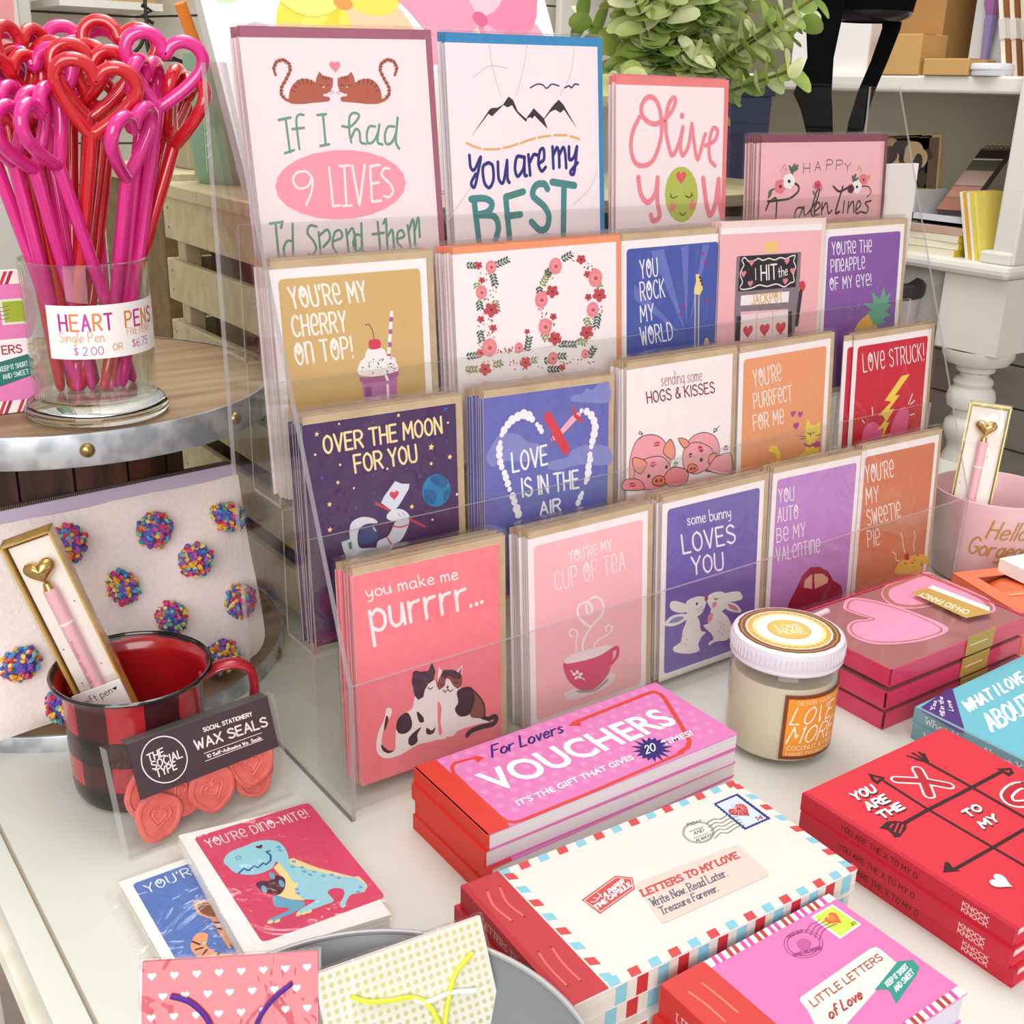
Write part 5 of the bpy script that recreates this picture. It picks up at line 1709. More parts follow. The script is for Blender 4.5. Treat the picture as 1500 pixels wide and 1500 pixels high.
  ('E','d8a060',[1279,230,8,-10,9,3]),
  ('E','d8a060',[1294,250,8,-10,10,3]),
  ('E','d8a060',[1401,301,21,0,1,18]),
 ],
 'vouch': [
  ('R','da7ab4',[0,0,1920,785,25]),
  ('E','df8dbf',[160,40,24,0,0,24]),
  ('E','df8dbf',[210,119,24,0,0,24]),
  ('E','df8dbf',[160,198,24,0,0,24]),
  ('E','df8dbf',[210,277,24,0,0,24]),
  ('E','df8dbf',[160,356,24,0,0,24]),
  ('E','df8dbf',[210,435,24,0,0,24]),
  ('E','df8dbf',[160,514,24,0,0,24]),
  ('E','df8dbf',[210,593,24,0,0,24]),
  ('E','df8dbf',[160,672,24,0,0,24]),
  ('E','df8dbf',[262,40,24,0,0,24]),
  ('E','df8dbf',[312,119,24,0,0,24]),
  ('E','df8dbf',[262,198,24,0,0,24]),
  ('E','df8dbf',[312,277,24,0,0,24]),
  ('E','df8dbf',[262,356,24,0,0,24]),
  ('E','df8dbf',[312,435,24,0,0,24]),
  ('E','df8dbf',[262,514,24,0,0,24]),
  ('E','df8dbf',[312,593,24,0,0,24]),
  ('E','df8dbf',[262,672,24,0,0,24]),
  ('E','df8dbf',[364,40,24,0,0,24]),
  ('E','df8dbf',[414,119,24,0,0,24]),
  ('E','df8dbf',[364,198,24,0,0,24]),
  ('E','df8dbf',[414,277,24,0,0,24]),
  ('E','df8dbf',[364,356,24,0,0,24]),
  ('E','df8dbf',[414,435,24,0,0,24]),
  ('E','df8dbf',[364,514,24,0,0,24]),
  ('E','df8dbf',[414,593,24,0,0,24]),
  ('E','df8dbf',[364,672,24,0,0,24]),
  ('E','df8dbf',[465,40,24,0,0,24]),
  ('E','df8dbf',[516,119,24,0,0,24]),
  ('E','df8dbf',[465,198,24,0,0,24]),
  ('E','df8dbf',[516,277,24,0,0,24]),
  ('E','df8dbf',[465,356,24,0,0,24]),
  ('E','df8dbf',[516,435,24,0,0,24]),
  ('E','df8dbf',[465,514,24,0,0,24]),
  ('E','df8dbf',[516,593,24,0,0,24]),
  ('E','df8dbf',[465,672,24,0,0,24]),
  ('E','df8dbf',[568,40,24,0,0,24]),
  ('E','df8dbf',[618,119,24,0,0,24]),
  ('E','df8dbf',[568,198,24,0,0,24]),
  ('E','df8dbf',[618,277,24,0,0,24]),
  ('E','df8dbf',[568,356,24,0,0,24]),
  ('E','df8dbf',[618,435,24,0,0,24]),
  ('E','df8dbf',[568,514,24,0,0,24]),
  ('E','df8dbf',[618,593,24,0,0,24]),
  ('E','df8dbf',[568,672,24,0,0,24]),
  ('E','df8dbf',[670,40,24,0,0,24]),
  ('E','df8dbf',[720,119,24,0,0,24]),
  ('E','df8dbf',[670,198,24,0,0,24]),
  ('E','df8dbf',[720,277,24,0,0,24]),
  ('E','df8dbf',[670,356,24,0,0,24]),
  ('E','df8dbf',[720,435,24,0,0,24]),
  ('E','df8dbf',[670,514,24,0,0,24]),
  ('E','df8dbf',[720,593,24,0,0,24]),
  ('E','df8dbf',[670,672,24,0,0,24]),
  ('E','df8dbf',[771,40,24,0,0,24]),
  ('E','df8dbf',[821,119,24,0,0,24]),
  ('E','df8dbf',[771,198,24,0,0,24]),
  ('E','df8dbf',[821,277,24,0,0,24]),
  ('E','df8dbf',[771,356,24,0,0,24]),
  ('E','df8dbf',[821,435,24,0,0,24]),
  ('E','df8dbf',[771,514,24,0,0,24]),
  ('E','df8dbf',[821,593,24,0,0,24]),
  ('E','df8dbf',[771,672,24,0,0,24]),
  ('E','df8dbf',[873,40,24,0,0,24]),
  ('E','df8dbf',[923,119,24,0,0,24]),
  ('E','df8dbf',[873,198,24,0,0,24]),
  ('E','df8dbf',[923,277,24,0,0,24]),
  ('E','df8dbf',[873,356,24,0,0,24]),
  ('E','df8dbf',[923,435,24,0,0,24]),
  ('E','df8dbf',[873,514,24,0,0,24]),
  ('E','df8dbf',[923,593,24,0,0,24]),
  ('E','df8dbf',[873,672,24,0,0,24]),
  ('E','df8dbf',[976,40,24,0,0,24]),
  ('E','df8dbf',[1026,119,24,0,0,24]),
  ('E','df8dbf',[976,198,24,0,0,24]),
  ('E','df8dbf',[1026,277,24,0,0,24]),
  ('E','df8dbf',[976,356,24,0,0,24]),
  ('E','df8dbf',[1026,435,24,0,0,24]),
  ('E','df8dbf',[976,514,24,0,0,24]),
  ('E','df8dbf',[1026,593,24,0,0,24]),
  ('E','df8dbf',[976,672,24,0,0,24]),
  ('E','df8dbf',[1078,40,24,0,0,24]),
  ('E','df8dbf',[1128,119,24,0,0,24]),
  ('E','df8dbf',[1078,198,24,0,0,24]),
  ('E','df8dbf',[1128,277,24,0,0,24]),
  ('E','df8dbf',[1078,356,24,0,0,24]),
  ('E','df8dbf',[1128,435,24,0,0,24]),
  ('E','df8dbf',[1078,514,24,0,0,24]),
  ('E','df8dbf',[1128,593,24,0,0,24]),
  ('E','df8dbf',[1078,672,24,0,0,24]),
  ('E','df8dbf',[1180,40,24,0,0,24]),
  ('E','df8dbf',[1230,119,24,0,0,24]),
  ('E','df8dbf',[1180,198,24,0,0,24]),
  ('E','df8dbf',[1230,277,24,0,0,24]),
  ('E','df8dbf',[1180,356,24,0,0,24]),
  ('E','df8dbf',[1230,435,24,0,0,24]),
  ('E','df8dbf',[1180,514,24,0,0,24]),
  ('E','df8dbf',[1230,593,24,0,0,24]),
  ('E','df8dbf',[1180,672,24,0,0,24]),
  ('E','df8dbf',[1282,40,24,0,0,24]),
  ('E','df8dbf',[1332,119,24,0,0,24]),
  ('E','df8dbf',[1282,198,24,0,0,24]),
  ('E','df8dbf',[1332,277,24,0,0,24]),
  ('E','df8dbf',[1282,356,24,0,0,24]),
  ('E','df8dbf',[1332,435,24,0,0,24]),
  ('E','df8dbf',[1282,514,24,0,0,24]),
  ('E','df8dbf',[1332,593,24,0,0,24]),
  ('E','df8dbf',[1282,672,24,0,0,24]),
  ('E','df8dbf',[1383,40,24,0,0,24]),
  ('E','df8dbf',[1433,119,24,0,0,24]),
  ('E','df8dbf',[1383,198,24,0,0,24]),
  ('E','df8dbf',[1433,277,24,0,0,24]),
  ('E','df8dbf',[1383,356,24,0,0,24]),
  ('E','df8dbf',[1433,435,24,0,0,24]),
  ('E','df8dbf',[1383,514,24,0,0,24]),
  ('E','df8dbf',[1433,593,24,0,0,24]),
  ('E','df8dbf',[1383,672,24,0,0,24]),
  ('E','df8dbf',[1486,40,24,0,0,24]),
  ('E','df8dbf',[1536,119,24,0,0,24]),
  ('E','df8dbf',[1486,198,24,0,0,24]),
  ('E','df8dbf',[1536,277,24,0,0,24]),
  ('E','df8dbf',[1486,356,24,0,0,24]),
  ('E','df8dbf',[1536,435,24,0,0,24]),
  ('E','df8dbf',[1486,514,24,0,0,24]),
  ('E','df8dbf',[1536,593,24,0,0,24]),
  ('E','df8dbf',[1486,672,24,0,0,24]),
  ('E','df8dbf',[1587,40,24,0,0,24]),
  ('E','df8dbf',[1637,119,24,0,0,24]),
  ('E','df8dbf',[1587,198,24,0,0,24]),
  ('E','df8dbf',[1637,277,24,0,0,24]),
  ('E','df8dbf',[1587,356,24,0,0,24]),
  ('E','df8dbf',[1637,435,24,0,0,24]),
  ('E','df8dbf',[1587,514,24,0,0,24]),
  ('E','df8dbf',[1637,593,24,0,0,24]),
  ('E','df8dbf',[1587,672,24,0,0,24]),
  ('E','df8dbf',[1690,40,24,0,0,24]),
  ('E','df8dbf',[1740,119,24,0,0,24]),
  ('E','df8dbf',[1690,198,24,0,0,24]),
  ('E','df8dbf',[1740,277,24,0,0,24]),
  ('E','df8dbf',[1690,356,24,0,0,24]),
  ('E','df8dbf',[1740,435,24,0,0,24]),
  ('E','df8dbf',[1690,514,24,0,0,24]),
  ('E','df8dbf',[1740,593,24,0,0,24]),
  ('E','df8dbf',[1690,672,24,0,0,24]),
  ('E','df8dbf',[1792,40,24,0,0,24]),
  ('E','df8dbf',[1842,119,24,0,0,24]),
  ('E','df8dbf',[1792,198,24,0,0,24]),
  ('E','df8dbf',[1842,277,24,0,0,24]),
  ('E','df8dbf',[1792,356,24,0,0,24]),
  ('E','df8dbf',[1842,435,24,0,0,24]),
  ('E','df8dbf',[1792,514,24,0,0,24]),
  ('E','df8dbf',[1842,593,24,0,0,24]),
  ('E','df8dbf',[1792,672,24,0,0,24]),
  ('R','d43a29',[0,0,150,785,15]),
  ('S','d83f30',23,[342,108,290,98,229,92,190,117,163,175,154,444,153,694,159,738,189,766,238,775,732,774,1469,753],0,0),
  ('S','d83f30',31,[1447,746,1542,725,1598,677,1686,502,1820,206,1840,143,1825,91,1767,87,1113,116],0,0),
  ('P','d83f30',[1062,123,1168,102,1136,170],0),
  ('P','d83f30',[360,82,411,138,341,164],0),
  ('T', 'bold', 'fdf1ee', 0, 'VOUCHERS', [258, 477, 1434, 0, -7, -216]),
  ('T', 'bold', 'fdf1ee', 0, "IT'S THE GIFT THAT GIVES", [297, 657, 877, -10, 9, -52]),
  ('T', 'bold', 'fdf1ee', 0, 'TIMES!', [1415, 639, 253, 2, 22, -56]),
  ('P','1d1a68',[1395,661,1415,710,1363,679,1363,749,1333,689,1303,760,1301,695,1255,742,1269,693,1227,708,1243,675,1212,671,1237,644,1204,629,1251,611,1210,579,1275,585,1244,526,1302,565,1301,492,1332,549,1360,488,1367,538,1406,507,1402,543,1437,534,1423,567,1463,567,1423,600,1477,612,1408,631,1464,667],0),
  ('T', 'hand', 'f4eef8', 8, '20', [1267, 645, 77, 1, 48, -72]),
  ('T', 'ital', '241c70', 14, 'For Lovers', [453, 161, 534, 7, 40, -109]),
 ],
 'letters': [
  ('R','dddad1',[0,0,1870,955,5]),
  ('P','86c2d2',[220,0,280,0,268,52,208,52],0),
  ('P','86c2d2',[240,903,300,903,288,955,228,955],0),
  ('P','d04544',[342,0,402,0,390,52,330,52],0),
  ('P','d04544',[362,903,422,903,410,955,350,955],0),
  ('P','86c2d2',[464,0,524,0,511,52,451,52],0),
  ('P','86c2d2',[484,903,544,903,532,955,471,955],0),
  ('P','d04544',[586,0,646,0,633,52,573,52],0),
  ('P','d04544',[606,903,666,903,653,955,593,955],0),
  ('P','86c2d2',[708,0,768,0,756,52,696,52],0),
  ('P','86c2d2',[728,903,788,903,776,955,716,955],0),
  ('P','d04544',[830,0,890,0,878,52,818,52],0),
  ('P','d04544',[850,903,910,903,898,955,838,955],0),
  ('P','86c2d2',[951,0,1011,0,999,52,939,52],0),
  ('P','86c2d2',[971,903,1032,903,1019,955,959,955],0),
  ('P','d04544',[1074,0,1134,0,1122,52,1062,52],0),
  ('P','d04544',[1094,903,1154,903,1142,955,1082,955],0),
  ('P','86c2d2',[1196,0,1256,0,1244,52,1184,52],0),
  ('P','86c2d2',[1216,903,1276,903,1264,955,1204,955],0),
  ('P','d04544',[1318,0,1378,0,1366,52,1306,52],0),
  ('P','d04544',[1338,903,1398,903,1386,955,1326,955],0),
  ('P','86c2d2',[1440,0,1500,0,1488,52,1428,52],0),
  ('P','86c2d2',[1460,903,1520,903,1508,955,1448,955],0),
  ('P','d04544',[1562,0,1622,0,1610,52,1550,52],0),
  ('P','d04544',[1582,903,1642,903,1630,955,1570,955],0),
  ('P','86c2d2',[1683,0,1743,0,1732,52,1672,52],0),
  ('P','86c2d2',[1703,903,1763,903,1752,955,1692,955],0),
  ('P','d04544',[1806,0,1866,0,1854,52,1794,52],0),
  ('P','d04544',[1826,903,1886,903,1874,955,1814,955],0),
  ('P','d04544',[1824,30,1870,45,1870,100,1824,85],0),
  ('P','d04544',[230,30,280,50,280,105,230,85],0),
  ('P','86c2d2',[1824,148,1870,163,1870,218,1824,203],0),
  ('P','86c2d2',[230,148,280,168,280,223,230,203],0),
  ('P','d04544',[1824,266,1870,281,1870,336,1824,321],0),
  ('P','d04544',[230,266,280,286,280,341,230,321],0),
  ('P','86c2d2',[1824,384,1870,399,1870,454,1824,439],0),
  ('P','86c2d2',[230,384,280,404,280,459,230,439],0),
  ('P','d04544',[1824,502,1870,517,1870,572,1824,557],0),
  ('P','d04544',[230,502,280,522,280,577,230,557],0),
  ('P','86c2d2',[1824,620,1870,635,1870,690,1824,675],0),
  ('P','86c2d2',[230,620,280,640,280,695,230,675],0),
  ('P','d04544',[1824,738,1870,753,1870,808,1824,793],0),
  ('P','d04544',[230,738,280,758,280,813,230,793],0),
  ('P','86c2d2',[1824,856,1870,871,1870,926,1824,911],0),
  ('P','86c2d2',[230,856,280,876,280,931,230,911],0),
  ('R','bd3036',[0,0,220,955,6]),
  ('S','ef6a66',13,[89,99,59,217,78,354],1,0),
  ('E','7a1c20',[89,99,7,0,0,7]),
  ('E','7a1c20',[78,354,7,0,0,7]),
  ('S','ef6a66',12,[160,104,129,227,148,356],1,0),
  ('E','7a1c20',[160,104,7,0,0,7]),
  ('E','7a1c20',[148,356,7,0,0,7]),
  ('S','ef6a66',11,[70,594,58,704,63,844],1,0),
  ('E','7a1c20',[70,594,7,0,0,7]),
  ('E','7a1c20',[63,844,6,0,0,6]),
  ('S','ef6a66',11,[143,602,129,720,135,851],1,0),
  ('E','7a1c20',[143,602,7,0,0,7]),
  ('E','7a1c20',[135,851,6,0,0,6]),
  ('P','d04544',[464,402,726,340,795,397,750,475,482,534],0),
  ('S','f6d6d0',5,[473,413,719,353,781,403,745,465,494,522],0,1),
  ('T', 'cond', 'fdf3ee', 8, 'A PAPER', [576, 449, 155, -39, 11, -30]),
  ('T', 'cond', 'fdf3ee', 8, 'TIME CAPSULE', [486, 499, 261, -53, 5, -28]),
  ('S','fdf3ee',5,[493,440,522,448,574,420],1,0),
  ('S','fdf3ee',5,[524,422,543,442],1,0),
  ('S','fdf3ee',5,[564,403,565,439],1,0),
  ('P','e2c8bc',[771,451,800,443,1445,474,1459,486,1439,733,1416,752,718,751,706,739],0),
  ('T', 'serif', 'c94444', 11, 'LETTERS TO MY LOVE', [751, 543, 635, 18, 15, -43]),
  ('T', 'serif', '5e6470', 7, 'Write Now. Read Later.', [744, 629, 489, 14, 18, -55]),
  ('T', 'serif', '5e6470', 7, 'Treasure Forever.', [744, 698, 367, 10, 18, -48]),
  ('P','1f2b78',[1600,118,1797,113,1792,397,1585,399],0),
  ('P','ccd6f4',[1616,135,1774,131,1770,380,1606,382],0),
  ('H','b8343c',[1689,250,71,-12]),
  ('S','e9a49c',5,[1707,242,1738,260],0,0),
  ('S','e9a49c',5,[1700,247,1711,278],0,0),
  ('S','e9a49c',5,[1691,249,1680,285],0,0),
  ('S','e9a49c',5,[1682,246,1653,278],0,0),
  ('S','e9a49c',5,[1677,241,1636,259],0,0),
  ('S','e9a49c',5,[1676,233,1635,234],0,0),
  ('S','e9a49c',5,[1680,226,1649,208],0,0),
  ('S','e9a49c',5,[1688,221,1676,189],0,0),
  ('S','e9a49c',5,[1697,220,1707,183],0,0),
  ('S','e9a49c',5,[1705,222,1735,190],0,0),
  ('S','e9a49c',5,[1710,228,1752,209],0,0),
  ('S','e9a49c',5,[1711,235,1753,235],0,0),
  ('T', 'serif', 'b8343c', 6, '14', [1707, 369, 45, 1, 13, -29]),
  ('E','fcfbf4',[1609,118,4,0,0,4]),
  ('E','fcfbf4',[1797,125,4,0,0,4]),
  ('E','fcfbf4',[1783,397,4,0,0,4]),
  ('E','fcfbf4',[1586,388,4,0,0,4]),
  ('E','fcfbf4',[1625,118,4,0,0,4]),
  ('E','fcfbf4',[1796,149,4,0,0,4]),
  ('E','fcfbf4',[1765,397,4,0,0,4]),
  ('E','fcfbf4',[1587,365,4,0,0,4]),
  ('E','fcfbf4',[1641,117,4,0,0,4]),
  ('E','fcfbf4',[1796,173,5,0,0,5]),
  ('E','fcfbf4',[1748,397,4,0,0,4]),
  ('E','fcfbf4',[1588,342,4,0,0,4]),
  ('E','fcfbf4',[1657,117,4,0,0,4]),
  ('E','fcfbf4',[1795,197,5,0,0,5]),
  ('E','fcfbf4',[1731,397,4,0,0,4]),
  ('E','fcfbf4',[1589,319,4,0,0,4]),
  ('E','fcfbf4',[1673,116,4,0,0,4]),
  ('E','fcfbf4',[1795,221,5,0,0,5]),
  ('E','fcfbf4',[1713,397,5,0,0,5]),
  ('E','fcfbf4',[1591,296,4,0,0,4]),
  ('E','fcfbf4',[1690,116,4,0,0,4]),
  ('E','fcfbf4',[1795,245,4,0,0,4]),
  ('E','fcfbf4',[1696,398,4,0,0,4]),
  ('E','fcfbf4',[1592,273,4,0,0,4]),
  ('E','fcfbf4',[1706,115,4,0,0,4]),
  ('E','fcfbf4',[1794,269,4,0,0,4]),
  ('E','fcfbf4',[1679,398,4,0,0,4]),
  ('E','fcfbf4',[1593,249,5,0,0,5]),
  ('E','fcfbf4',[1723,115,4,0,0,4]),
  ('E','fcfbf4',[1794,292,4,0,0,4]),
  ('E','fcfbf4',[1662,398,4,0,0,4]),
  ('E','fcfbf4',[1595,226,4,0,0,4]),
  ('E','fcfbf4',[1739,114,4,0,0,4]),
  ('E','fcfbf4',[1793,316,4,0,0,4]),
  ('E','fcfbf4',[1645,398,4,0,0,4]),
  ('E','fcfbf4',[1596,202,4,0,0,4]),
  ('E','fcfbf4',[1756,114,4,0,0,4]),
  ('E','fcfbf4',[1793,339,4,0,0,4]),
  ('E','fcfbf4',[1628,398,4,0,0,4]),
  ('E','fcfbf4',[1597,178,5,0,0,5]),
  ('E','fcfbf4',[1772,113,5,0,0,5]),
  ('E','fcfbf4',[1792,362,4,0,0,4]),
  ('E','fcfbf4',[1611,399,4,0,0,4]),
  ('E','fcfbf4',[1598,155,4,0,0,4]),
  ('E','fcfbf4',[1789,113,4,0,0,4]),
  ('E','fcfbf4',[1792,385,4,0,0,4]),
  ('E','fcfbf4',[1594,399,4,0,0,4]),
  ('E','fcfbf4',[1600,130,5,0,0,5]),
  ('S','6a6e74',4,[1424,325,1399,347,1368,360,1336,366,1305,362,1279,349,1260,330,1251,304,1252,277,1264,249,1285,225,1313,206,1345,196,1378,195,1407,203,1431,220,1445,243,1449,271,1441,299],1,1),
  ('S','6a6e74',4,[1417,322,1394,341,1367,354,1337,358,1309,355,1285,343,1268,325,1259,302,1260,277,1271,252,1290,230,1316,213,1345,203,1375,202,1402,210,1423,225,1436,247,1440,272,1433,298],1,1),
  ('S','6a6e74',4,[1310,251,1405,257],0,0),
  ('S','6a6e74',3,[1291,307,1392,314],0,0),
  ('T', 'cond', '6a6e74', 4, 'AND', [1312, 288, 69, 1, 16, -23]),
  ('T', 'cond', '6a6e74', 4, 'TODAY', [1326, 210, 102, 9, 13, -21]),
  ('T', 'cond', '6a6e74', 4, 'ALWAYS', [1282, 340, 107, 7, 13, -20]),
  ('S','6a6e74',5,[1443,243,1502,234,1535,253,1599,246,1644,262],1,0),
  ('S','6a6e74',5,[1429,275,1490,263,1523,282,1590,274,1638,287],1,0),
  ('S','6a6e74',5,[1416,307,1477,292,1511,311,1582,301,1632,312],1,0),
  ('S','6a6e74',5,[1403,338,1465,320,1498,340,1574,329,1626,336],1,0),
  ('S','6a6e74',5,[1390,369,1454,348,1486,368,1565,356,1620,361],1,0),
 ],
 'xo': [
  ('R','d6303f',[0,0,1358,1395,10]),
  ('S','d22c42',13,[15,29,32,585,11,1389],0,0),
  ('S','3a1418',22,[514,157,492,518,495,938,496,1157],0,0),
  ('S','3a1418',26,[912,199,913,521,903,887],0,0),
  ('S','3a1418',26,[259,523,492,518,913,521,1207,519],0,0),
  ('S','3a1418',22,[141,935,495,938,822,937],0,0),
  ('P','3a1418',[498,77,551,169,449,188,452,145],0),
  ('P','d6303f',[494,121,514,157,476,160],0),
  ('P','3a1418',[1222,481,1312,526,1268,574,1209,574],0),
  ('P','d6303f',[1236,519,1280,537,1250,553],0),
  ('P','3a1418',[69,918,155,868,172,879,156,913,159,962],0),
  ('P','3a1418',[101,476,191,459,233,480,279,526,229,564,133,592,103,580,119,543,126,512],0),
  ('S','d6303f',10,[198,494,156,508],0,0),
  ('S','d6303f',10,[232,506,147,546],0,0),
  ('S','d6303f',10,[240,531,158,569],0,0),
  ('S','3a1418',20,[925,196,971,102],1,0),
  ('S','3a1418',21,[921,193,927,86],1,0),
  ('S','3a1418',20,[915,197,872,89],1,0),
  ('S','3a1418',20,[925,196,977,131],1,0),
  ('S','3a1418',20,[912,199,884,145],1,0),
  ('T', 'cond', '5a1018', 20, 'YOU', [199, 240, 182, 3, 24, -63]),
  ('T', 'cond', 'fdf0ee', 17, 'YOU', [205, 227, 183, 3, 25, -63]),
  ('T', 'cond', '5a1018', 20, 'ARE', [188, 344, 177, 7, 24, -61]),
  ('T', 'cond', 'fdf0ee', 17, 'ARE', [194, 331, 177, 7, 24, -61]),
  ('T', 'cond', '5a1018', 20, 'THE', [183, 440, 197, 2, 15, -52]),
  ('T', 'cond', 'fdf0ee', 17, 'THE', [190, 428, 197, 1, 14, -53]),
  ('T', 'cond', '5a1018', 20, 'TO', [619, 704, 139, -3, 15, -53]),
  ('T', 'cond', 'fdf0ee', 17, 'TO', [627, 692, 139, -2, 15, -53]),
  ('T', 'cond', '5a1018', 20, 'MY', [600, 814, 147, 1, 20, -52]),
  ('T', 'cond', 'fdf0ee', 17, 'MY', [608, 803, 147, 1, 20, -52]),
  ('S','fdf0ee',76,[591,218,722,318,807,431],0,0),
  ('S','fdf0ee',76,[794,219,722,318,623,429],0,0),
  ('S','d6303f',51,[591,218,722,318,807,431],0,0),
  ('S','d6303f',51,[794,219,722,318,623,429],0,0),
  ('S','b8202e',32,[591,218,722,318,807,431],0,0),
  ('S','b8202e',32,[794,219,722,318,623,429],0,0),
  ('S','fdf0ee',78,[1209,689,1140,660,1019,683,974,742,1026,792,1139,815,1219,778],1,1),
  ('S','b8202e',47,[1209,689,1140,660,1019,683,974,742,1026,792,1139,815,1219,778],1,1),
  ('S','d6303f',3,[1209,689,1210,690],0,0),
  ('H','a02030',[259,1140,72,-15]),
  ('H','fdeae6',[265,1132,65,-15]),
 ],
 'little': [
  ('R','dd76b2',[0,0,1155,820,25]),
  ('R','ece6de',[0,0,1155,50,3]),
  ('P','e04a9c',[310,0,334,0,324,50,300,50],0),
  ('P','e04a9c',[352,0,376,0,366,50,342,50],0),
  ('P','b83c34',[406,0,430,0,420,50,396,50],0),
  ('P','b83c34',[448,0,472,0,462,50,438,50],0),
  ('P','e04a9c',[502,0,526,0,516,50,492,50],0),
  ('P','e04a9c',[544,0,568,0,558,50,534,50],0),
  ('P','b83c34',[598,0,622,0,612,50,588,50],0),
  ('P','b83c34',[640,0,664,0,654,50,630,50],0),
  ('P','e04a9c',[694,0,718,0,708,50,684,50],0),
  ('P','e04a9c',[736,0,760,0,750,50,726,50],0),
  ('P','b83c34',[790,0,814,0,804,50,780,50],0),
  ('P','b83c34',[832,0,856,0,846,50,822,50],0),
  ('P','e04a9c',[886,0,910,0,900,50,876,50],0),
  ('P','e04a9c',[928,0,952,0,942,50,918,50],0),
  ('P','b83c34',[982,0,1006,0,996,50,972,50],0),
  ('P','b83c34',[1024,0,1048,0,1038,50,1014,50],0),
  ('P','e04a9c',[1078,0,1102,0,1092,50,1068,50],0),
  ('R','ece6de',[0,770,1155,820,3]),
  ('P','e04a9c',[310,770,334,770,324,820,300,820],0),
  ('P','e04a9c',[352,770,376,770,366,820,342,820],0),
  ('P','b83c34',[406,770,430,770,420,820,396,820],0),
  ('P','b83c34',[448,770,472,770,462,820,438,820],0),
  ('P','e04a9c',[502,770,526,770,516,820,492,820],0),
  ('P','e04a9c',[544,770,568,770,558,820,534,820],0),
  ('P','b83c34',[598,770,622,770,612,820,588,820],0),
  ('P','b83c34',[640,770,664,770,654,820,630,820],0),
  ('P','e04a9c',[694,770,718,770,708,820,684,820],0),
  ('P','e04a9c',[736,770,760,770,750,820,726,820],0),
  ('P','b83c34',[790,770,814,770,804,820,780,820],0),
  ('P','b83c34',[832,770,856,770,846,820,822,820],0),
  ('P','e04a9c',[886,770,910,770,900,820,876,820],0),
  ('P','e04a9c',[928,770,952,770,942,820,918,820],0),
  ('P','b83c34',[982,770,1006,770,996,820,972,820],0),
  ('P','b83c34',[1024,770,1048,770,1038,820,1014,820],0),
  ('P','e04a9c',[1078,770,1102,770,1092,820,1068,820],0),
  ('R','cf3a33',[0,0,265,820,10]),
  ('S','f4786c',12,[69,106,83,214,83,323],1,0),
  ('S','f4786c',12,[159,98,166,203,170,316],1,0),
  ('P','eee9d8',[460,422,483,411,1009,383,1040,392,1046,411,1035,522,1012,534,529,635,373,625,445,484],0),
  ('T', 'cond', 'b04438', 7, 'LITTLE LETTERS', [485, 486, 515, -22, 9, -38]),
  ('T', 'ital', 'b83c38', 10, 'of Love', [490, 577, 225, -5, 20, -50]),
  ('P','2f9484',[800,572,1049,512,1119,547,1101,596,1054,618,815,682,853,620,854,601],0),
  ('T', 'cond', 'dff4ec', 6, 'KEEP IT SHORT', [871, 593, 186, -26, 8, -24]),
  ('T', 'cond', 'dff4ec', 6, 'AND SWEET', [878, 636, 171, -30, 11, -26]),
  ('P','fbf6e6',[936,70,1105,67,1110,247,937,257],0),
  ('P','c9dc4c',[949,79,1092,77,1098,237,952,245],0),
  ('H','e8682c',[1022,142,49,-15]),
  ('H','f08a38',[1019,136,28,-15]),
  ('S','9a3a76',4,[837,234,809,252,775,263,739,264,706,257,678,242,659,221,650,195,653,167,667,141,691,119,722,104,758,97,794,99,826,111,851,130,865,155,867,182,858,210],1,1),
  ('S','9a3a76',4,[825,226,801,241,772,250,742,252,714,246,690,233,674,215,666,193,669,170,681,148,701,129,728,116,758,110,788,112,816,122,836,138,848,159,850,182,842,206],1,1),
  ('P','c05a9a',[738,154,785,156,799,194,753,220,715,204],1),
  ('S','9a3a76',4,[828,133,897,108,925,113,961,107],1,0),
  ('S','9a3a76',4,[833,157,903,130,944,133,976,130],1,0),
  ('S','9a3a76',4,[838,182,909,151,963,153,991,154],1,0),
  ('S','9a3a76',4,[843,206,914,172,982,173,1006,178],1,0),
  ('T', 'cond', '9a3a76', 4, 'HAND DELIVERED', [651, 217, 154, 37, 12, -16]),
  ('T', 'cond', '9a3a76', 4, 'TEAR OUT', [719, 113, 103, 10, 8, -13]),
  ('T', 'serif', '5a6a20', 4, '21', [1063, 228, 29, 0, 6, -15]),
 ],
 'teal': [
  ('R','6fbccb',[0,0,1500,1200,8]),
  ('P','52327a',[-9,32,422,-20,460,-12,5,387,-50,397],0),
  ('T', 'serif', 'e9e2f4', 7, 'You', [75, 101, 113, -60, -17, -18]),
  ('T', 'serif', 'e9e2f4', 7, 'fill in the', [54, 197, 222, -166, -11, -25]),
  ('T', 'ital', 'e9e2f4', 7, 'Love', [168, 190, 108, -96, -28, -18]),
  ('T', 'cond', 'eef6f4', 22, 'WHAT I LOVE', [244, 258, 769, -22, 91, -105]),
  ('T', 'cond', 'dff2f2', 26, 'ABOUT YOU', [154, 497, 890, 5, 133, -161]),
 ],
 'dino': [
  ('R','fbf8f4',[0,0,790,1135,3]),
  ('P','dd4668',[69,78,85,55,765,-19,795,-11,804,22,828,958,821,984,797,996,137,1057,112,1051,104,1030],0),
  ('T', 'skin', 'fbeef0', 7, "YOU'Re DInO-MITe!", [114, 187, 633, -65, -2, -83]),
  ('P','f4dca0',[474,467,506,464,558,546,604,612,680,693,747,763,771,764,781,819,779,868,739,908,697,791,428,569],0),
  ('P','6aaecb',[293,734,343,785,411,844,403,878,328,908,268,916,240,931,186,941,191,908,242,896,326,870,269,826,267,787],1),
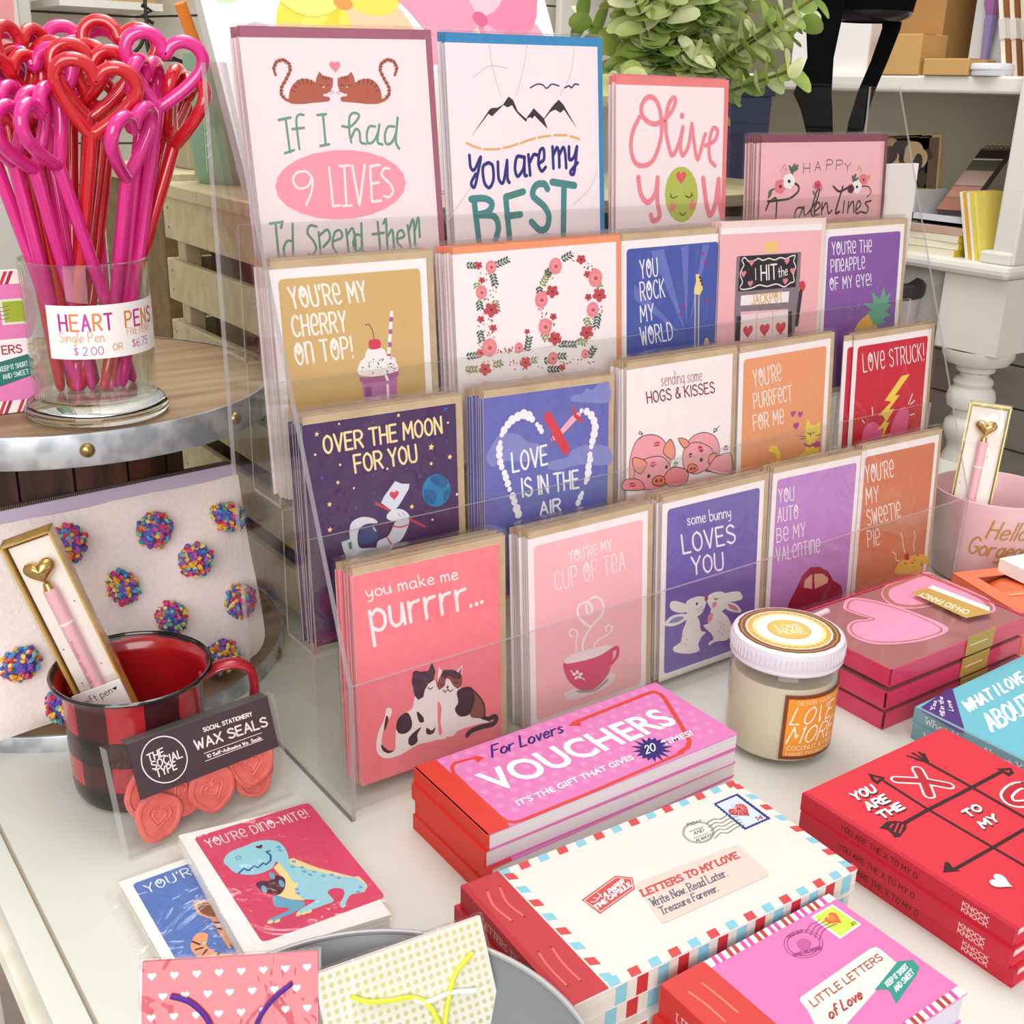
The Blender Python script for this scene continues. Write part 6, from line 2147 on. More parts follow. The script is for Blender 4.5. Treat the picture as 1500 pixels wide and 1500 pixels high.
  ('P','9fd8e4',[147,341,204,273,308,249,361,235,431,245,481,277,498,328,495,413,476,509,540,589,625,678,706,745,753,776,772,855,731,904,659,901,587,981,578,949,630,887,646,837,604,808,560,827,562,904,509,917,424,925,344,924,379,895,474,863,418,828,344,781,345,690,407,560,411,459,370,503,303,523,236,513,173,464,155,396],1),
  ('P','f8e09a',[419,473,428,569,424,667,451,689,401,754,424,841,359,802,303,738,363,659,384,590,375,505],0),
  ('P','5c1f34',[242,600,278,589,313,607,354,576,384,590,394,630,365,699,321,737,287,721,247,674,235,636],1),
  ('S','1f5f96',11,[186,476,225,448,244,476,284,448,299,471,339,443,349,463,385,437,402,393,392,350,413,351],0,0),
  ('H','6a1c34',[374,291,22,0]),
  ('S','6aaecb',5,[217,335,239,324,241,352,221,358,221,333],1,0),
  ('E','6aaecb',[498,498,10,9,-5,10]),
  ('E','6aaecb',[475,540,10,8,-5,9]),
  ('E','6aaecb',[519,566,10,8,-5,9]),
  ('E','6aaecb',[516,605,9,8,-6,9]),
  ('E','6aaecb',[534,647,10,9,-5,10]),
  ('E','6aaecb',[565,631,10,8,-5,10]),
  ('E','6aaecb',[597,686,10,8,-5,9]),
  ('E','6aaecb',[641,696,10,8,-5,9]),
  ('E','6aaecb',[666,737,10,8,-5,9]),
  ('E','6aaecb',[470,338,10,8,-6,10]),
  ('E','6aaecb',[467,369,10,8,-5,10]),
  ('E','6aaecb',[421,734,10,8,-5,9]),
  ('E','6aaecb',[413,769,9,8,-5,9]),
  ('E','6aaecb',[739,860,10,8,-5,9]),
  ('E','6aaecb',[712,892,10,8,-5,9]),
  ('E','f8e09a',[196,928,17,-4,0,13]),
  ('E','f8e09a',[232,936,17,-4,-1,12]),
  ('E','f8e09a',[350,933,17,-4,-1,12]),
  ('E','f8e09a',[380,935,17,-3,-2,13]),
  ('E','f8e09a',[408,936,18,-4,-1,12]),
  ('E','6aaecb',[364,656,-1,33,-14,5]),
  ('E','6aaecb',[263,662,-1,33,-14,5]),
  ('E','6aaecb',[342,571,-2,33,-15,5]),
 ],
 'tiger': [
  ('R','fbf8f2',[0,0,790,1135,3]),
  ('R','5a7cc0',[55,55,735,1080,25]),
  ('T', 'skin', 'eef2fb', 8, "YOU'Re A", [102, 176, 405, -34, 0, -74]),
  ('S','f2a878',76,[216,660,181,725,214,834,294,904],1,0),
  ('P','f2a878',[272,397,299,380,347,404,372,443,379,583,345,780,305,825,306,655,311,557,269,491],0),
  ('P','8a5a30',[289,412,346,422,354,490,335,553,289,495],1),
  ('S','2a2028',11,[171,666,193,707],1,0),
  ('S','2a2028',11,[162,731,198,737],1,0),
  ('S','2a2028',11,[179,785,210,762],1,0),
  ('S','2a2028',12,[304,626,326,660],1,0),
  ('S','2a2028',12,[314,592,353,621],1,0),
  ('S','2a2028',11,[320,800,336,828],1,0),
  ('S','2a2028',11,[234,839,253,817],1,0),
 ],
 'wax': [
  ('P','4a3a40',[75,71,975,64,984,396,86,411],0),
  ('T', 'cond', 'f4e4e4', 6, 'SOCIAL STATIONERY', [534, 148, 319, 3, -2, -24]),
  ('T', 'cond', 'f4dede', 11, 'WAX SEALS', [468, 238, 469, 6, -4, -58]),
  ('T', 'cond', 'f4e4e4', 5, '10 Self-Adhesive Wax Seals', [524, 309, 357, 3, -2, -20]),
  ('S','f4e4e4',4,[507,275,891,274],0,0),
  ('S','f4e4e4',4,[507,323,892,318],0,0),
  ('S','f6e8e8',7,[402,275,391,304,375,330,352,350,325,363,295,369,264,367,234,358,205,341,180,319,160,292,146,262,138,230,138,198,144,167,157,140,176,117,200,100,228,90,258,88,289,92,319,105,347,123,370,148,388,177,400,209,404,242],1,1),
  ('T', 'cond', 'f6e8e8', 8, 'THE', [178, 212, 97, -10, -3, -45]),
  ('T', 'cond', 'f6e8e8', 8, 'SOCIAL', [191, 263, 186, -14, -2, -47]),
  ('T', 'cond', 'f6e8e8', 8, 'TYPE', [208, 316, 123, -10, -3, -46]),
 ],
 'hearts': [
  ('P','fbaccb',[564,95,695,25,791,48,889,193,956,446,949,785,669,824,426,766,245,663,198,535,231,423,322,342,442,313,560,358,541,275,522,158],1),
  ('S','b9806a',14,[596,114,684,68,759,79,854,222,917,475,894,761,687,791,457,742,279,637,236,514,269,423,331,370,424,345,581,384,570,274,552,166],1,1),
  ('P','fbaccb',[1039,89,1186,15,1308,5,1493,4,1729,11,1732,107,1717,336,1708,527,1674,666,1560,782,1467,791,1441,709,1422,543,1249,485,1021,429,912,326,945,191],1),
  ('S','b9806a',44,[1069,107,1171,55,1292,45,1679,48,1676,284,1661,547,1613,675,1531,749,1492,725,1458,518,1269,457,1049,394,961,301,992,188],1,1),
  ('P','c9a04e',[1169,270,1365,280,1441,799,1380,845,1139,797],0),
  ('P','f7f0ea',[1371,278,1452,268,1476,776,1406,823],0),
  ('T', 'bold', 'fbf0d8', 0, 'OH-SO FANCY', [1286, 740, -28, -435, -94, 25]),
 ],
}
FR={
 'purr':([-0.0018, 0.01045, 0.14703],[0.99978, -0.00182, -0.02078],[-0.02086, -0.08714, -0.99598],0.108,0.14),
 'tea':([0.1302, 0.01084, 0.14196],[0.99998, -0.0005, -0.00569],[-0.00571, -0.08715, -0.99618],0.108,0.14),
 'bunny':([0.25123, 0.00996, 0.14394],[0.99995, -0.00084, -0.00955],[-0.00959, -0.08715, -0.99615],0.108,0.14),
 'auto':([0.36945, 0.01049, 0.14595],[0.99969, -0.00217, -0.0248],[-0.0249, -0.08713, -0.99589],0.108,0.14),
 'pie':([0.47911, 0.01098, 0.14652],[0.99975, -0.00195, -0.02232],[-0.02241, -0.08713, -0.99594],0.108,0.14),
 'moon':([-0.01436, 0.04389, 0.2343],[0.99993, -0.00106, -0.01212],[-0.01216, -0.08715, -0.99612],0.108,0.14),
 'air':([0.11511, 0.0439, 0.23319],[0.99975, -0.00194, -0.02223],[-0.02231, -0.08713, -0.99595],0.108,0.14),
 'hogs':([0.23913, 0.04392, 0.23717],[1.0, 6e-05, 0.00068],[0.00069, -0.08716, -0.99619],0.108,0.14),
 'purrfect':([0.35482, 0.04445, 0.2364],[0.99998, 0.00051, 0.00585],[0.00587, -0.08715, -0.99618],0.108,0.14),
 'struck':([0.49312, 0.04379, 0.23196],[1.0, -0.00025, -0.0029],[-0.00291, -0.08716, -0.99619],0.108,0.14),
 'cherry':([-0.01354, 0.08046, 0.31959],[1.0, 0.00013, 0.0015],[0.0015, -0.08716, -0.99619],0.108,0.14),
 'rock':([0.25978, 0.08107, 0.32165],[0.99998, 0.00053, 0.00603],[0.00605, -0.08715, -0.99618],0.099,0.14),
 'pineapple':([0.48227, 0.0798, 0.31952],[1.0, 5e-05, 0.00059],[0.00059, -0.08716, -0.99619],0.108,0.14),
 'LO':([0.1141, 0.07998, 0.32083],[0.99999, 0.00047, 0.00534],[0.00536, -0.08715, -0.99618],0.14,0.14),
 'jackpot':([0.35813, 0.0781, 0.32675],[0.99988, -0.00137, -0.01566],[-0.01572, -0.08714, -0.99607],0.118,0.145),
 'lives':([-0.00553, 0.12398, 0.44619],[0.99951, 0.00273, 0.03123],[0.03135, -0.08711, -0.9957],0.127,0.178),
 'mount':([0.13553, 0.12372, 0.44931],[0.99985, 0.00152, 0.01732],[0.01739, -0.08714, -0.99604],0.129,0.178),
 'olive':([0.28395, 0.12391, 0.42722],[1.0, -0.00022, -0.00247],[-0.00248, -0.08716, -0.99619],0.112,0.16),
 'valentine':([0.4405, 0.11976, 0.38626],[1.0, 0.00024, 0.00279],[0.0028, -0.08716, -0.99619],0.16,0.125),
 'vouch':([0.007, -0.0462, 0.042],[0.99985, -0.01745, 0.0],[-0.01745, -0.99985, 0.0],0.192,0.0785),
 'letters':([-0.0274, -0.149, 0.04],[0.99813, -0.06105, 0.0],[-0.06105, -0.99813, 0.0],0.187,0.0955),
 'xo':([0.1901, -0.1881, 0.035],[0.99978, -0.02094, 0.0],[-0.02094, -0.99978, 0.0],0.1358,0.1395),
 'little':([0.0137, -0.2545, 0.036],[0.99978, -0.02094, 0.0],[-0.02094, -0.99978, 0.0],0.1155,0.082),
 'hearts':([0.3455, -0.036, 0.051],[0.99966, -0.02618, 0.0],[-0.02618, -0.99966, 0.0],0.166,0.1),
 'teal':([0.352, -0.153, 0.024],[0.99999, 0.00524, 0.0],[0.00524, -0.99999, 0.0],0.15,0.12),
 'dino':([-0.12119, 0.00218, 0.0175],[0.99377, -0.06949, -0.08716],[-0.06976, -0.99756, 0.0],0.079,0.1135),
 'tiger':([-0.15982, -0.00841, 0.009],[0.99985, -0.01745, 0.0],[-0.01745, -0.99985, 0.0],0.079,0.1135),
 'wax':([-0.14381, 0.04302, 0.06933],[0.99798, 0.06353, 0.0],[0.01857, -0.29178, -0.9563],0.098,0.0725),
 'pouch':([-0.21099, 0.20423, 0.1644],[0.99633, 0.08557, 0.0],[0.0207, -0.24103, -0.9703],0.225,0.155),
 'board':([-0.062, 0.22354, 0.55693],[1.0, 0.0, 0.0],[-0.0, -0.10453, -0.99452],0.305,0.56),
}

PENS=[
 ('p', (-0.1161, 0.2187, 0.4089), (-0.0994, 0.1902, 0.2335), 35) ,
 ('r', (-0.103, 0.2098, 0.4114), (-0.0976, 0.1906, 0.2335), 50) ,
 ('p', (-0.0828, 0.2197, 0.4073), (-0.0998, 0.1889, 0.2335), 15) ,
 ('r', (-0.0763, 0.1867, 0.4016), (-0.0988, 0.1931, 0.2335), 5) ,
 ('r', (-0.0843, 0.1578, 0.3935), (-0.1011, 0.202, 0.2335), 0) ,
 ('r', (-0.0533, 0.2062, 0.4166), (-0.0975, 0.1901, 0.2335), -12) ,
 ('p', (-0.0657, 0.2211, 0.4139), (-0.0801, 0.1839, 0.2335), 10) ,
 ('p', (-0.0414, 0.1643, 0.4088), (-0.0718, 0.1874, 0.2335), 5) ,
 ('p', (-0.0499, 0.174, 0.3955), (-0.0759, 0.1877, 0.2335), 70) ,
 ('r', (-0.029, 0.1858, 0.3902), (-0.0818, 0.1852, 0.2335), 75) ,
 ('r', (-0.0296, 0.1735, 0.3865), (-0.0839, 0.1888, 0.2335), -65) ,
 ('p', (-0.0686, 0.1492, 0.3696), (-0.0764, 0.2048, 0.2335), 62) ,
 ('p', (-0.1054, 0.1596, 0.3766), (-0.0612, 0.1975, 0.2335), 58) ,
 ('p', (-0.1164, 0.1669, 0.3743), (-0.0839, 0.2032, 0.2335), 48) ,
 ('p', (-0.1244, 0.1795, 0.3771), (-0.0995, 0.202, 0.2335), 55) ,
 ('r', (-0.1189, 0.2039, 0.3981), (-0.1086, 0.1947, 0.2335), 30) ,
 ('r', (-0.1128, 0.197, 0.3954), (-0.0985, 0.193, 0.2335), 40) ,
 ('p', (-0.1313, 0.2022, 0.3829), (-0.0983, 0.1929, 0.2335), 25) ,
 ('r', (-0.0826, 0.2009, 0.4037), (-0.1015, 0.1917, 0.2335), -25) ,
 ('r', (-0.0639, 0.1957, 0.3998), (-0.1023, 0.1917, 0.2335), 20) ,
 ('r', (-0.0364, 0.1962, 0.3827), (-0.0857, 0.1831, 0.2335), 40) ,
 ('p', (-0.0988, 0.2014, 0.3994), (-0.0908, 0.1891, 0.2335), -20) ,
]

# ------------------------------------------------------------------ the setting
def shiplap(name, h1, h2, n, axis):
    return noisy(name, h1, h2, (3, 3, 30), .7, .05)
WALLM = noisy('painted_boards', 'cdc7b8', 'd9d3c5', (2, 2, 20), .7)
def boards(name, P0, du, length, z0, z1, step, thick, mat, gapmat):
    # horizontal boards with dark gaps along direction du, facing n
    mb = MB(); du = Vector(du).normalized(); n = Vector((du.y, -du.x, 0)); P0 = Vector(P0)
    T = Matrix(((du.x, n.x, 0, P0.x), (du.y, n.y, 0, P0.y), (0, 0, 1, 0), (0, 0, 0, 1)))
    mb.box(0, length, -.03, 0, z0, z1, gapmat, T=T)
    z = z0
    while z < z1 - .001:
        mb.box(0, length, 0, thick, z + .004, min(z + step, z1), mat, T=T); z += step
    return struct(mb.build(name))
mb = MB(); mb.box(-2.5, 4, -3, 2.6, -.78, -.75, noisy('grey_mauve_floor', 'a3918a', 'b3a29b', (6, 6, 6), .6)); struct(mb.build('floor'))
boards('wall_back', (-1.0, 1.75, 0), (1, 0, 0), 3.6, -.75, 1.6, .075, .008, WALLM, M('7a7262', .8))
boards('wall_alcove', (.5, 1.75, 0), (.25, -1, 0), .5, -.75, 1.6, .075, .008, WALLM, M('7a7262', .8))
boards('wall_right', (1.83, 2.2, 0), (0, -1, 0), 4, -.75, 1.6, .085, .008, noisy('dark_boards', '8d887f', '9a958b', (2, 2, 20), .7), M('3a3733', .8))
mb = MB(); mb.box(-.9, .268, 1.6, 1.735, -.75, 1.6, noisy('white_pilaster', 'c6c3bb', 'cfccc4', (3, 3, 3), .6)); struct(mb.build('trim_1'))
# small wall shelf at the top left
t = thing('wall_shelf', 'small shelf with white bracket and wooden board on the back wall', 'shelf', (.39, 1.64, .53))
mb = MB(); mb.box(-.085, .09, -.08, .095, 0, .012, M('e4e0d8')); mb.build('bracket', t)
mb = MB(); mb.box(-.06, .08, -.075, .09, .012, .04, M('b8986a', .7)); mb.build('shelf_board', t)
# wire hook
t = thing('wire_hook', 'black wire hook with four curved prongs hanging by the back wall', 'hook', (.435, 1.52, .35))
wm = M('1d1a19', .4)
mb = MB(); mb.tube([(0, 0, .24), (0, 0, .165), (0, 0, .05)], .0032, wm); mb.tube([(.012, .0, .158), (-.006, .004, .17), (.01, 0, .178), (-.006, 0, .186)], .0035, wm); mb.build('stem', t)
for dx, dy, ln in ((-1, -.05, .05), (-.32, -.4, .014), (.38, -.4, .016), (1, 0, .06)):
    mb = MB(); mb.tube(spline([(0, 0, .16), (dx * .012, dy * .01, .125), (dx * ln * .7, dy * .03, .105), (dx * (ln + .004), dy * .03, .095), (dx * (ln + .012), dy * .03, .075)], 5), .0032, wm); mb.build('prong', t)
# abstract painting
t = thing('wall_painting', 'small painting of yellow, teal and pink dabs on the far pilaster', 'painting', (.20, 1.597, .43))
mb = MB(); mb.box(-.09, .046, -.004, .002, .008, .16, M('dccfc4')); op = []
for c_, u, v, a_, b_ in (('f2e6a0', 62, 30, 30, 26), ('e79aa0', 108, 60, 22, 66), ('3f8ea0', 78, 92, 18, 14), ('3f8ea0', 98, 96, 16, 14), ('e9a24a', 60, 78, 14, 14), ('27507a', 92, 60, 5, 22), ('f4efe0', 40, 60, 20, 24)):
    op.append(('E', c_, [u * 10, v * 10, a_ * 10, 0, 0, b_ * 10]))
art(mb, op, lambda u, v, l: (-.09 + u, -.0045 - l, .16 - v)); mb.build('canvas', t)

# ------------------------------------------------------------------ display table
TABLE = noisy('white_painted_table', 'd9d9ce', 'dfdfd5', (9, 9, 9), .42)
t = thing('display_table', 'white painted display table with grooved edge carrying all the stationery', 'table', (.35, .1, -.75))
def W2(o, x, y, z): return (x - o[0], y - o[1], z - o[2])
to = (.35, .1, -.75)
mb = MB()
prof = [(-.1985, 0), (-.1995, -.0015), (-.2005, 0), (-.2125, 0), (-.2155, -.001), (-.2165, -.004), (-.214, -.008), (-.2145, -.012), (-.2215, -.0145), (-.2235, -.018), (-.222, -.026), (-.206, -.034), (-.206, -.05)]
rows = [[W2(to, .95, y, 0) for y in (-.85, .74)], [W2(to, -.198, y, 0) for y in (-.85, .74)]]
mb.grid(rows, TABLE, False)
CREAM = noisy('worn_cream_edge', 'e2dac6', 'efe9dc', (30, 30, 30), .5)
mb.grid([[W2(to, x, y, z) for y in (-.85, .74)] for x, z in [(-.198, 0)] + prof], lambda i, j: M('b7ac98', .6) if i in (0, 1, 2) else CREAM if i > 5 else TABLE, True)
mb.face([W2(to, x, y, z) for x, y, z in ((.95, -.85, 0), (.95, .74, 0), (.95, .74, -.05), (.95, -.85, -.05))], TABLE)
mb.face([W2(to, x, y, z) for x, y, z in ((-.198, .74, 0), (.95, .74, 0), (.95, .74, -.05), (-.206, .74, -.05))], TABLE)
mb.build('tabletop', t)
mb = MB(); mb.box(-.54, .58, -.9, .6, .6, .7, M('cbbfa6', .6)); mb.build('apron', t)
for x in (-.52, .56):
    for y in (-.9, .6):
        mb = MB(); mb.box(x - .03, x + .03, y - .03, y + .03, 0, .62, M('e4ddcc', .6)); mb.build('leg', t)

# ------------------------------------------------------------------ white hutch on the right
HW = noisy('hutch_white', 'e6e1d8', 'ece8e0', (4, 4, 4), .5)
t = thing('display_hutch', 'white two shelf hutch on a turned leg table at the right', 'hutch', (1.5, .9, -.75))
ho = (1.5, .9, -.75)
def hb(name, x0, x1, y0, y1, z0, z1, m=HW, bevel=.004):
    mb = MB(); mb.box(x0 - ho[0], x1 - ho[0], y0 - ho[1], y1 - ho[1], z0 - ho[2], z1 - ho[2], m); return mb.build(name, t, bevel=bevel)
hb('counter', 1.385, 1.80, .44, 1.7, .158, .180, bevel=.008)
hb('shelf_board', 1.42, 1.79, .485, 1.66, .433, .459)
hb('shelf_board', 1.42, 1.79, .485, 1.66, .72, .745)
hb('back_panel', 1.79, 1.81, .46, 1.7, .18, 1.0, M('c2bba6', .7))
hb('side_panel', 1.44, 1.79, .462, .478, .18, 1.0, M('e3d9d6', .5))
hb('side_panel', 1.44, 1.79, 1.66, 1.68, .18, 1.0)
hb('post', 1.405, 1.44, .445, .485, .18, 1.0)
hb('post_base', 1.40, 1.46, .448, .503, .18, .199, bevel=.004)
hb('apron', 1.43, 1.78, .52, 1.6, .06, .158, bevel=.002)
mb = MB()
lx, ly = 1.445, .502
mb.box(lx - .045 - ho[0], lx + .045 - ho[0], ly - .058 - ho[1], ly + .056 - ho[1], .035 - ho[2], .158 - ho[2], HW)
mb.lathe([(.02, .008 - ho[2]), (.05, .012 - ho[2]), (.058, .024 - ho[2]), (.0585, .036 - ho[2])], HW, 32, lx - ho[0], ly - ho[1])
prof = [(.036, .012), (.036, -.002), (.027, -.006), (.026, -.012), (.034, -.016), (.037, -.022), (.034, -.03), (.042, -.036), (.046, -.05), (.042, -.064), (.03, -.07), (.03, -.082), (.04, -.09), (.043, -.105), (.036, -.12), (.03, -.13), (.03, -.14), (.04, -.16), (.046, -.2), (.042, -.3), (.03, -.5), (.024, -.6), (.034, -.62), (.034, -.75)]
mb.lathe([(r * .88, z - ho[2]) for r, z in reversed(prof)], HW, 32, lx - ho[0], ly - ho[1], cap0=True)
mb.build('turned_leg', t)

# things on the hutch (x about 1.4, y runs along the shelf)
def crate_box(name, label, cat, x0, x1, y0, y1, z0, z1, h, group=None, lid=None):
    o = thing(name, label, cat, ((x0 + x1) / 2, (y0 + y1) / 2, z0), group=group); a, b = (x1 - x0) / 2, (y1 - y0) / 2
    mb = MB(); mb.box(-a, a, -b, b, 0, z1 - z0, M(h, .75)); mb.build('body', o, bevel=.0015)
    mb = MB(); mb.box(-a + .002, -.002, -b - .0002, b + .0002, z1 - z0, z1 - z0 + .0006, M(lid or h, .75)); mb.build('flap', o)
    return o
crate_box('kraft_box', 'tall kraft cardboard box at the back of the upper hutch shelf', 'box', 1.50, 1.60, .70, .80, .459, .62, 'b98a52')
crate_box('kraft_box', 'square kraft cardboard box in front of the tall kraft box', 'box', 1.42, 1.49, .68, .765, .459, .522, 'd1a466')
crate_box('kraft_box', 'low flat kraft cardboard box between square box and white tin', 'box', 1.415, 1.49, .585, .668, .459, .484, 'cc9f62')
t2 = thing('white_tin', 'round white lidded tin on the upper hutch shelf', 'tin', (1.44, .557, .459))
mb = MB(); mb.lathe([(.031, 0), (.032, .002), (.032, .009), (.034, .0095), (.034, .017), (.033, .0185), (0.0, .0185)], M('e4e4ea', .35), 40, cap0=True); mb.build('tin', t2)
t2 = thing('lit_interior_block', 'plain white block standing in for the brightly lit hutch interior behind the straps', 'bag', (1.50, .86, .459))
mb = MB(); mb.box(-.06, .05, -.06, .11, 0, .3, M('fbf7f5', .6)); mb.build('bag', t2, bevel=.003)  # white block added in place of the well lit hutch interior
t2 = thing('cosmetic_pack', 'clear pack with purple brush leaning at back of upper hutch shelf', 'package', (1.5, .55, .459))
mb = MB(); mb.box(-.006, .006, -.05, .09, 0, .19, M('cdcfd0', .5)); mb.build('backing_card', t2)
mb = MB(); mb.tube([(-.014, .055, .02), (-.014, .055, .085), (-.014, .055, .1)], [.006, .01, .006], M('8f7fb0', .4)); mb.build('handle', t2)
mb = MB(); mb.tube([(-.014, .055, .09), (-.014, .057, .11), (-.014, .058, .15)], [.008, .013, .006], M('a86aa8', .8)); mb.build('bristles', t2)
mb = MB(); mb.tube([(-.009, -.012, .155), (-.012, -.012, .155)], .017, M('7a58a0', .4), 20); mb.build('purple_seal', t2)
for i in range(3):
    y = .503 + i * -.011
    o = thing('notebook', ['cream notebook with brown strap, tallest of the three leaning on the hutch post', 'middle cream and brown notebook leaning on the hutch post', 'cream and brown notebook nearest the hutch post'][i], 'notebook', (1.432 + i * .012, y + .028, .459), (math.radians(-14), 0, 0), group='brown and cream notebooks')
    mb = MB(); mb.box(0, .06, -.004, .004, 0, .17, M('f2ead8', .6), sides={'l': M('efe6d2')}); mb.build('pages', o)
    mb = MB(); mb.box(-.001, .061, -.0052, -.004, 0, .17, M('9a6236', .7)); mb.build('cover', o)
    mb = MB(); mb.box(-.0016, .0616, -.0058, .0045, .055, .085, M('d9d2c8', .6)); mb.build('belly_band', o)
# lower hutch shelf
for i, lb in enumerate(['brown picture coaster foremost of three on the lower hutch shelf', 'middle brown picture coaster on the lower hutch shelf', 'rearmost brown picture coaster on the lower hutch shelf']):
    o = thing('picture_coaster', lb, 'coaster', (1.53, .765 - i * .02, .262), (math.radians(-5), 0, math.radians(0)), group='picture coasters')
    mb = MB(); mb.box(-.004, .004, -.045, .045, 0, .10, M('b79a72', .6)); op = []
    rr = random.Random(3 + i)
    for k in range(9): op.append(('E', rr.choice(['2c2526', '4a3a34', 'c9ac84', 'b8946a', '1f2530']), [rr.randint(180, 720), rr.randint(180, 780), rr.randint(80, 200), 0, 0, rr.randint(80, 180)]))
    art(mb, [RR('6a5444', 4, 4, 86, 96, 3)] + op, lambda u, v, l: (-.0042 - l, .045 - u, .10 - v)); mb.build('coaster', o)
o = thing('green_box', 'bright green small carton on the lower hutch shelf', 'box', (1.50, .69, .18))
mb = MB(); mb.box(-.02, .02, -.012, .04, 0, .095, M('7fb63f', .5)); mb.build('carton', o, bevel=.001)
mb = MB(); mb.box(-.0206, -.0202, -.0, .04, 0, .06, M('27406a', .5)); mb.build('navy_label', o)
o = thing('stationery_tray', 'pale grey tray under the striped spiral notebook in hutch', 'tray', (1.46, .60, .228))
mb = MB(); mb.box(-.03, .06, -.05, .06, 0, .004, M('c9ccd4')); mb.box(-.03, .06, .056, .06, 0, .05, M('c9c6c8')); mb.box(-.03, -.027, -.05, .06, 0, .014, M('cfd2da')); mb.build('tray', o)
_tl, _tr, _bl = Vector((1.56, .67, .345)), Vector((1.56, .619, .347)), Vector((1.45, .626, .250)); _x = (_tr - _tl).normalized(); _up = (_tl - _bl); _up = (_up - _x * _up.dot(_x)).normalized(); _b = _up.cross(_x)
o = thing('spiral_notebook', 'spiral notebook with brown and dark stripes leaning in the hutch', 'notebook', (1.45, .60, .250), Matrix((_x, _b, _up)).transposed())
mb = MB(); mb.box(-.027, .027, .0005, .012, 0, .148, M('5c4c4c', .6))
art(mb, [RR('7a5a50', 0, 0, 54, 148), RR('9a6450', 0, 120, 54, 148), RR('ad7c66', 0, 92, 54, 118), RR('b4968c', 0, 55, 54, 90), RR('53574c', 0, 30, 54, 53), RR('e0d8d0', 0, 26, 54, 29), RR('2c1f26', 0, 5, 54, 25)], lambda u, v, l: (-.027 + u, -l, .148 - v)); mb.build('cover', o)
mb = MB()
for k in range(6): mb.tube([(-.021 + k * .0085, .006 + .007 * math.cos(a_), .149 + .009 * math.sin(a_)) for a_ in [i * PI / 4 for i in range(8)]], .0009, M('8a7458', .35, .6), 6, closed=True)
mb.build('spiral_binding', o)
for i, (h, lb) in enumerate([('e6d9c2', 'bottom cream notepad of the pile on lower hutch shelf'), ('eee6cc', 'second cream notepad from the bottom of the hutch pile'), ('e9dfc8', 'third cream notepad from the bottom of the hutch pile'), ('c4a090', 'top pink brown notepad of the pile on lower hutch shelf')]):
    o = thing('notepad', lb, 'notepad', (1.46, .61 - i * .002, .18 + i * .0115), (0, 0, .05 * (i % 2)), group='notepads in the hutch')
    mb = MB(); mb.box(-.05, .05, -.055, .06, 0, .0108, M(h, .6), sides={'r': M('d8c24a'), 'f': M('e2c940')}); mb.build('pad', o)
for i in range(5):
    h = ['f0e8cc', 'e6a83a', 'f1ead2', 'e8d34c', 'f2e070'][i]
    o = thing('thin_book', ['cream thin book leftmost of the leaning yellow books', 'orange thin book second of the leaning yellow books', 'cream thin book in the middle of the leaning yellow books', 'yellow thin book fourth of the leaning books', 'pale yellow thin book nearest the hutch post'][i], 'book', (1.412 , .531 - i * .0062, .18), (math.radians(-16), 0, 0), group='yellow books leaning on the hutch post')
    mb = MB(); mb.box(0, .09, -.0027, .0027, 0, .108, M(h, .6)); mb.build('book', o)
o = thing('storage_bin', 'pale grey bin with black rim standing below the hutch counter', 'bin', (1.36, .66, -.75))
mb = MB(); mb.lathe([(.05, 0), (.075, .86), (.078, .865)], M('d6cdcf', .5), 36, cap0=True); mb.build('bin_body', o)
mb = MB(); mb.lathe([(.078, .86), (.081, .865), (.081, .88), (.076, .885), (.07, .87), (.068, .8), (0.0, .8)], M('1f1b1e', .4), 36); mb.build('rim', o)

# ------------------------------------------------------------------ wooden crate, board, plant and what stands behind the rack
CW = noisy('pale_limed_wood', 'bfae84', 'd0c198', (6, 90, 60), .75, .25, 6)
CW2 = noisy('pale_limed_wood_side', 'c4b48c', 'd5c7a2', (80, 5, 60), .75, .25, 6)
cx0, cx1, cy0, cy1 = .07, .66, .207, .485
t = thing('wooden_crate', 'pale slatted wooden crate behind the card rack', 'crate', ((cx0 + cx1) / 2, (cy0 + cy1) / 2, 0))
co = ((cx0 + cx1) / 2, (cy0 + cy1) / 2)
def cb(name, x0, x1, y0, y1, z0, z1, m): mb = MB(); mb.box(x0 - co[0], x1 - co[0], y0 - co[1], y1 - co[1], z0, z1, m); return mb.build(name, t, bevel=.001)
for z in (.010, .066, .121, .177, .233, .288):
    o = cb('side_slat', cx0, cx0 + .008, cy0, cy1, z, z + .037, CW)
    for yy in (cy1 - .012,):
        for dz in (.01, .027):
            mb = MB(); mb.lathe([(.0012, 0), (0, .0003)], M('4a4238', .5), 8); n_ = mb.build('nail', o); n_.location = (cx0 - co[0] - .0002, yy - co[1], z + dz); n_.rotation_euler = (0, -PI / 2, 0)
    cb('side_slat', cx1 - .008, cx1, cy0, cy1, z, z + .037, CW); cb('back_slat', cx0 + .008, cx1 - .008, cy1 - .008, cy1, z, z + .037, CW2)
for x in (cx0 + .008, cx1 - .023):
    for y in (cy0 + .002, cy1 - .026): cb('corner_post', x, x + .015, y, y + .018, 0, .322, CW)
for k in range(3): cb('top_board', cx0 - .004, cx1 + .004, cy0 + k * .094, cy0 + .092 + k * .094, .325, .336, CW2)
o = thing('crate_dark_filler', 'dark brown block added inside the wooden crate to darken its gaps', 'box', (.36, .335, .002))
mb = MB(); mb.box(-.262, .262, -.112, .115, 0, .30, noisy('dark_gap_brown', '5a3d22', '6b4a2c', (20, 20, 20), .8)); mb.build('carton', o, bevel=.001)  # added dark block, its brown stands for the shade inside the crate
o = thing('wooden_shelf_box', 'tan wooden box standing behind the left end of the crate', 'box', (.27, .66, 0))
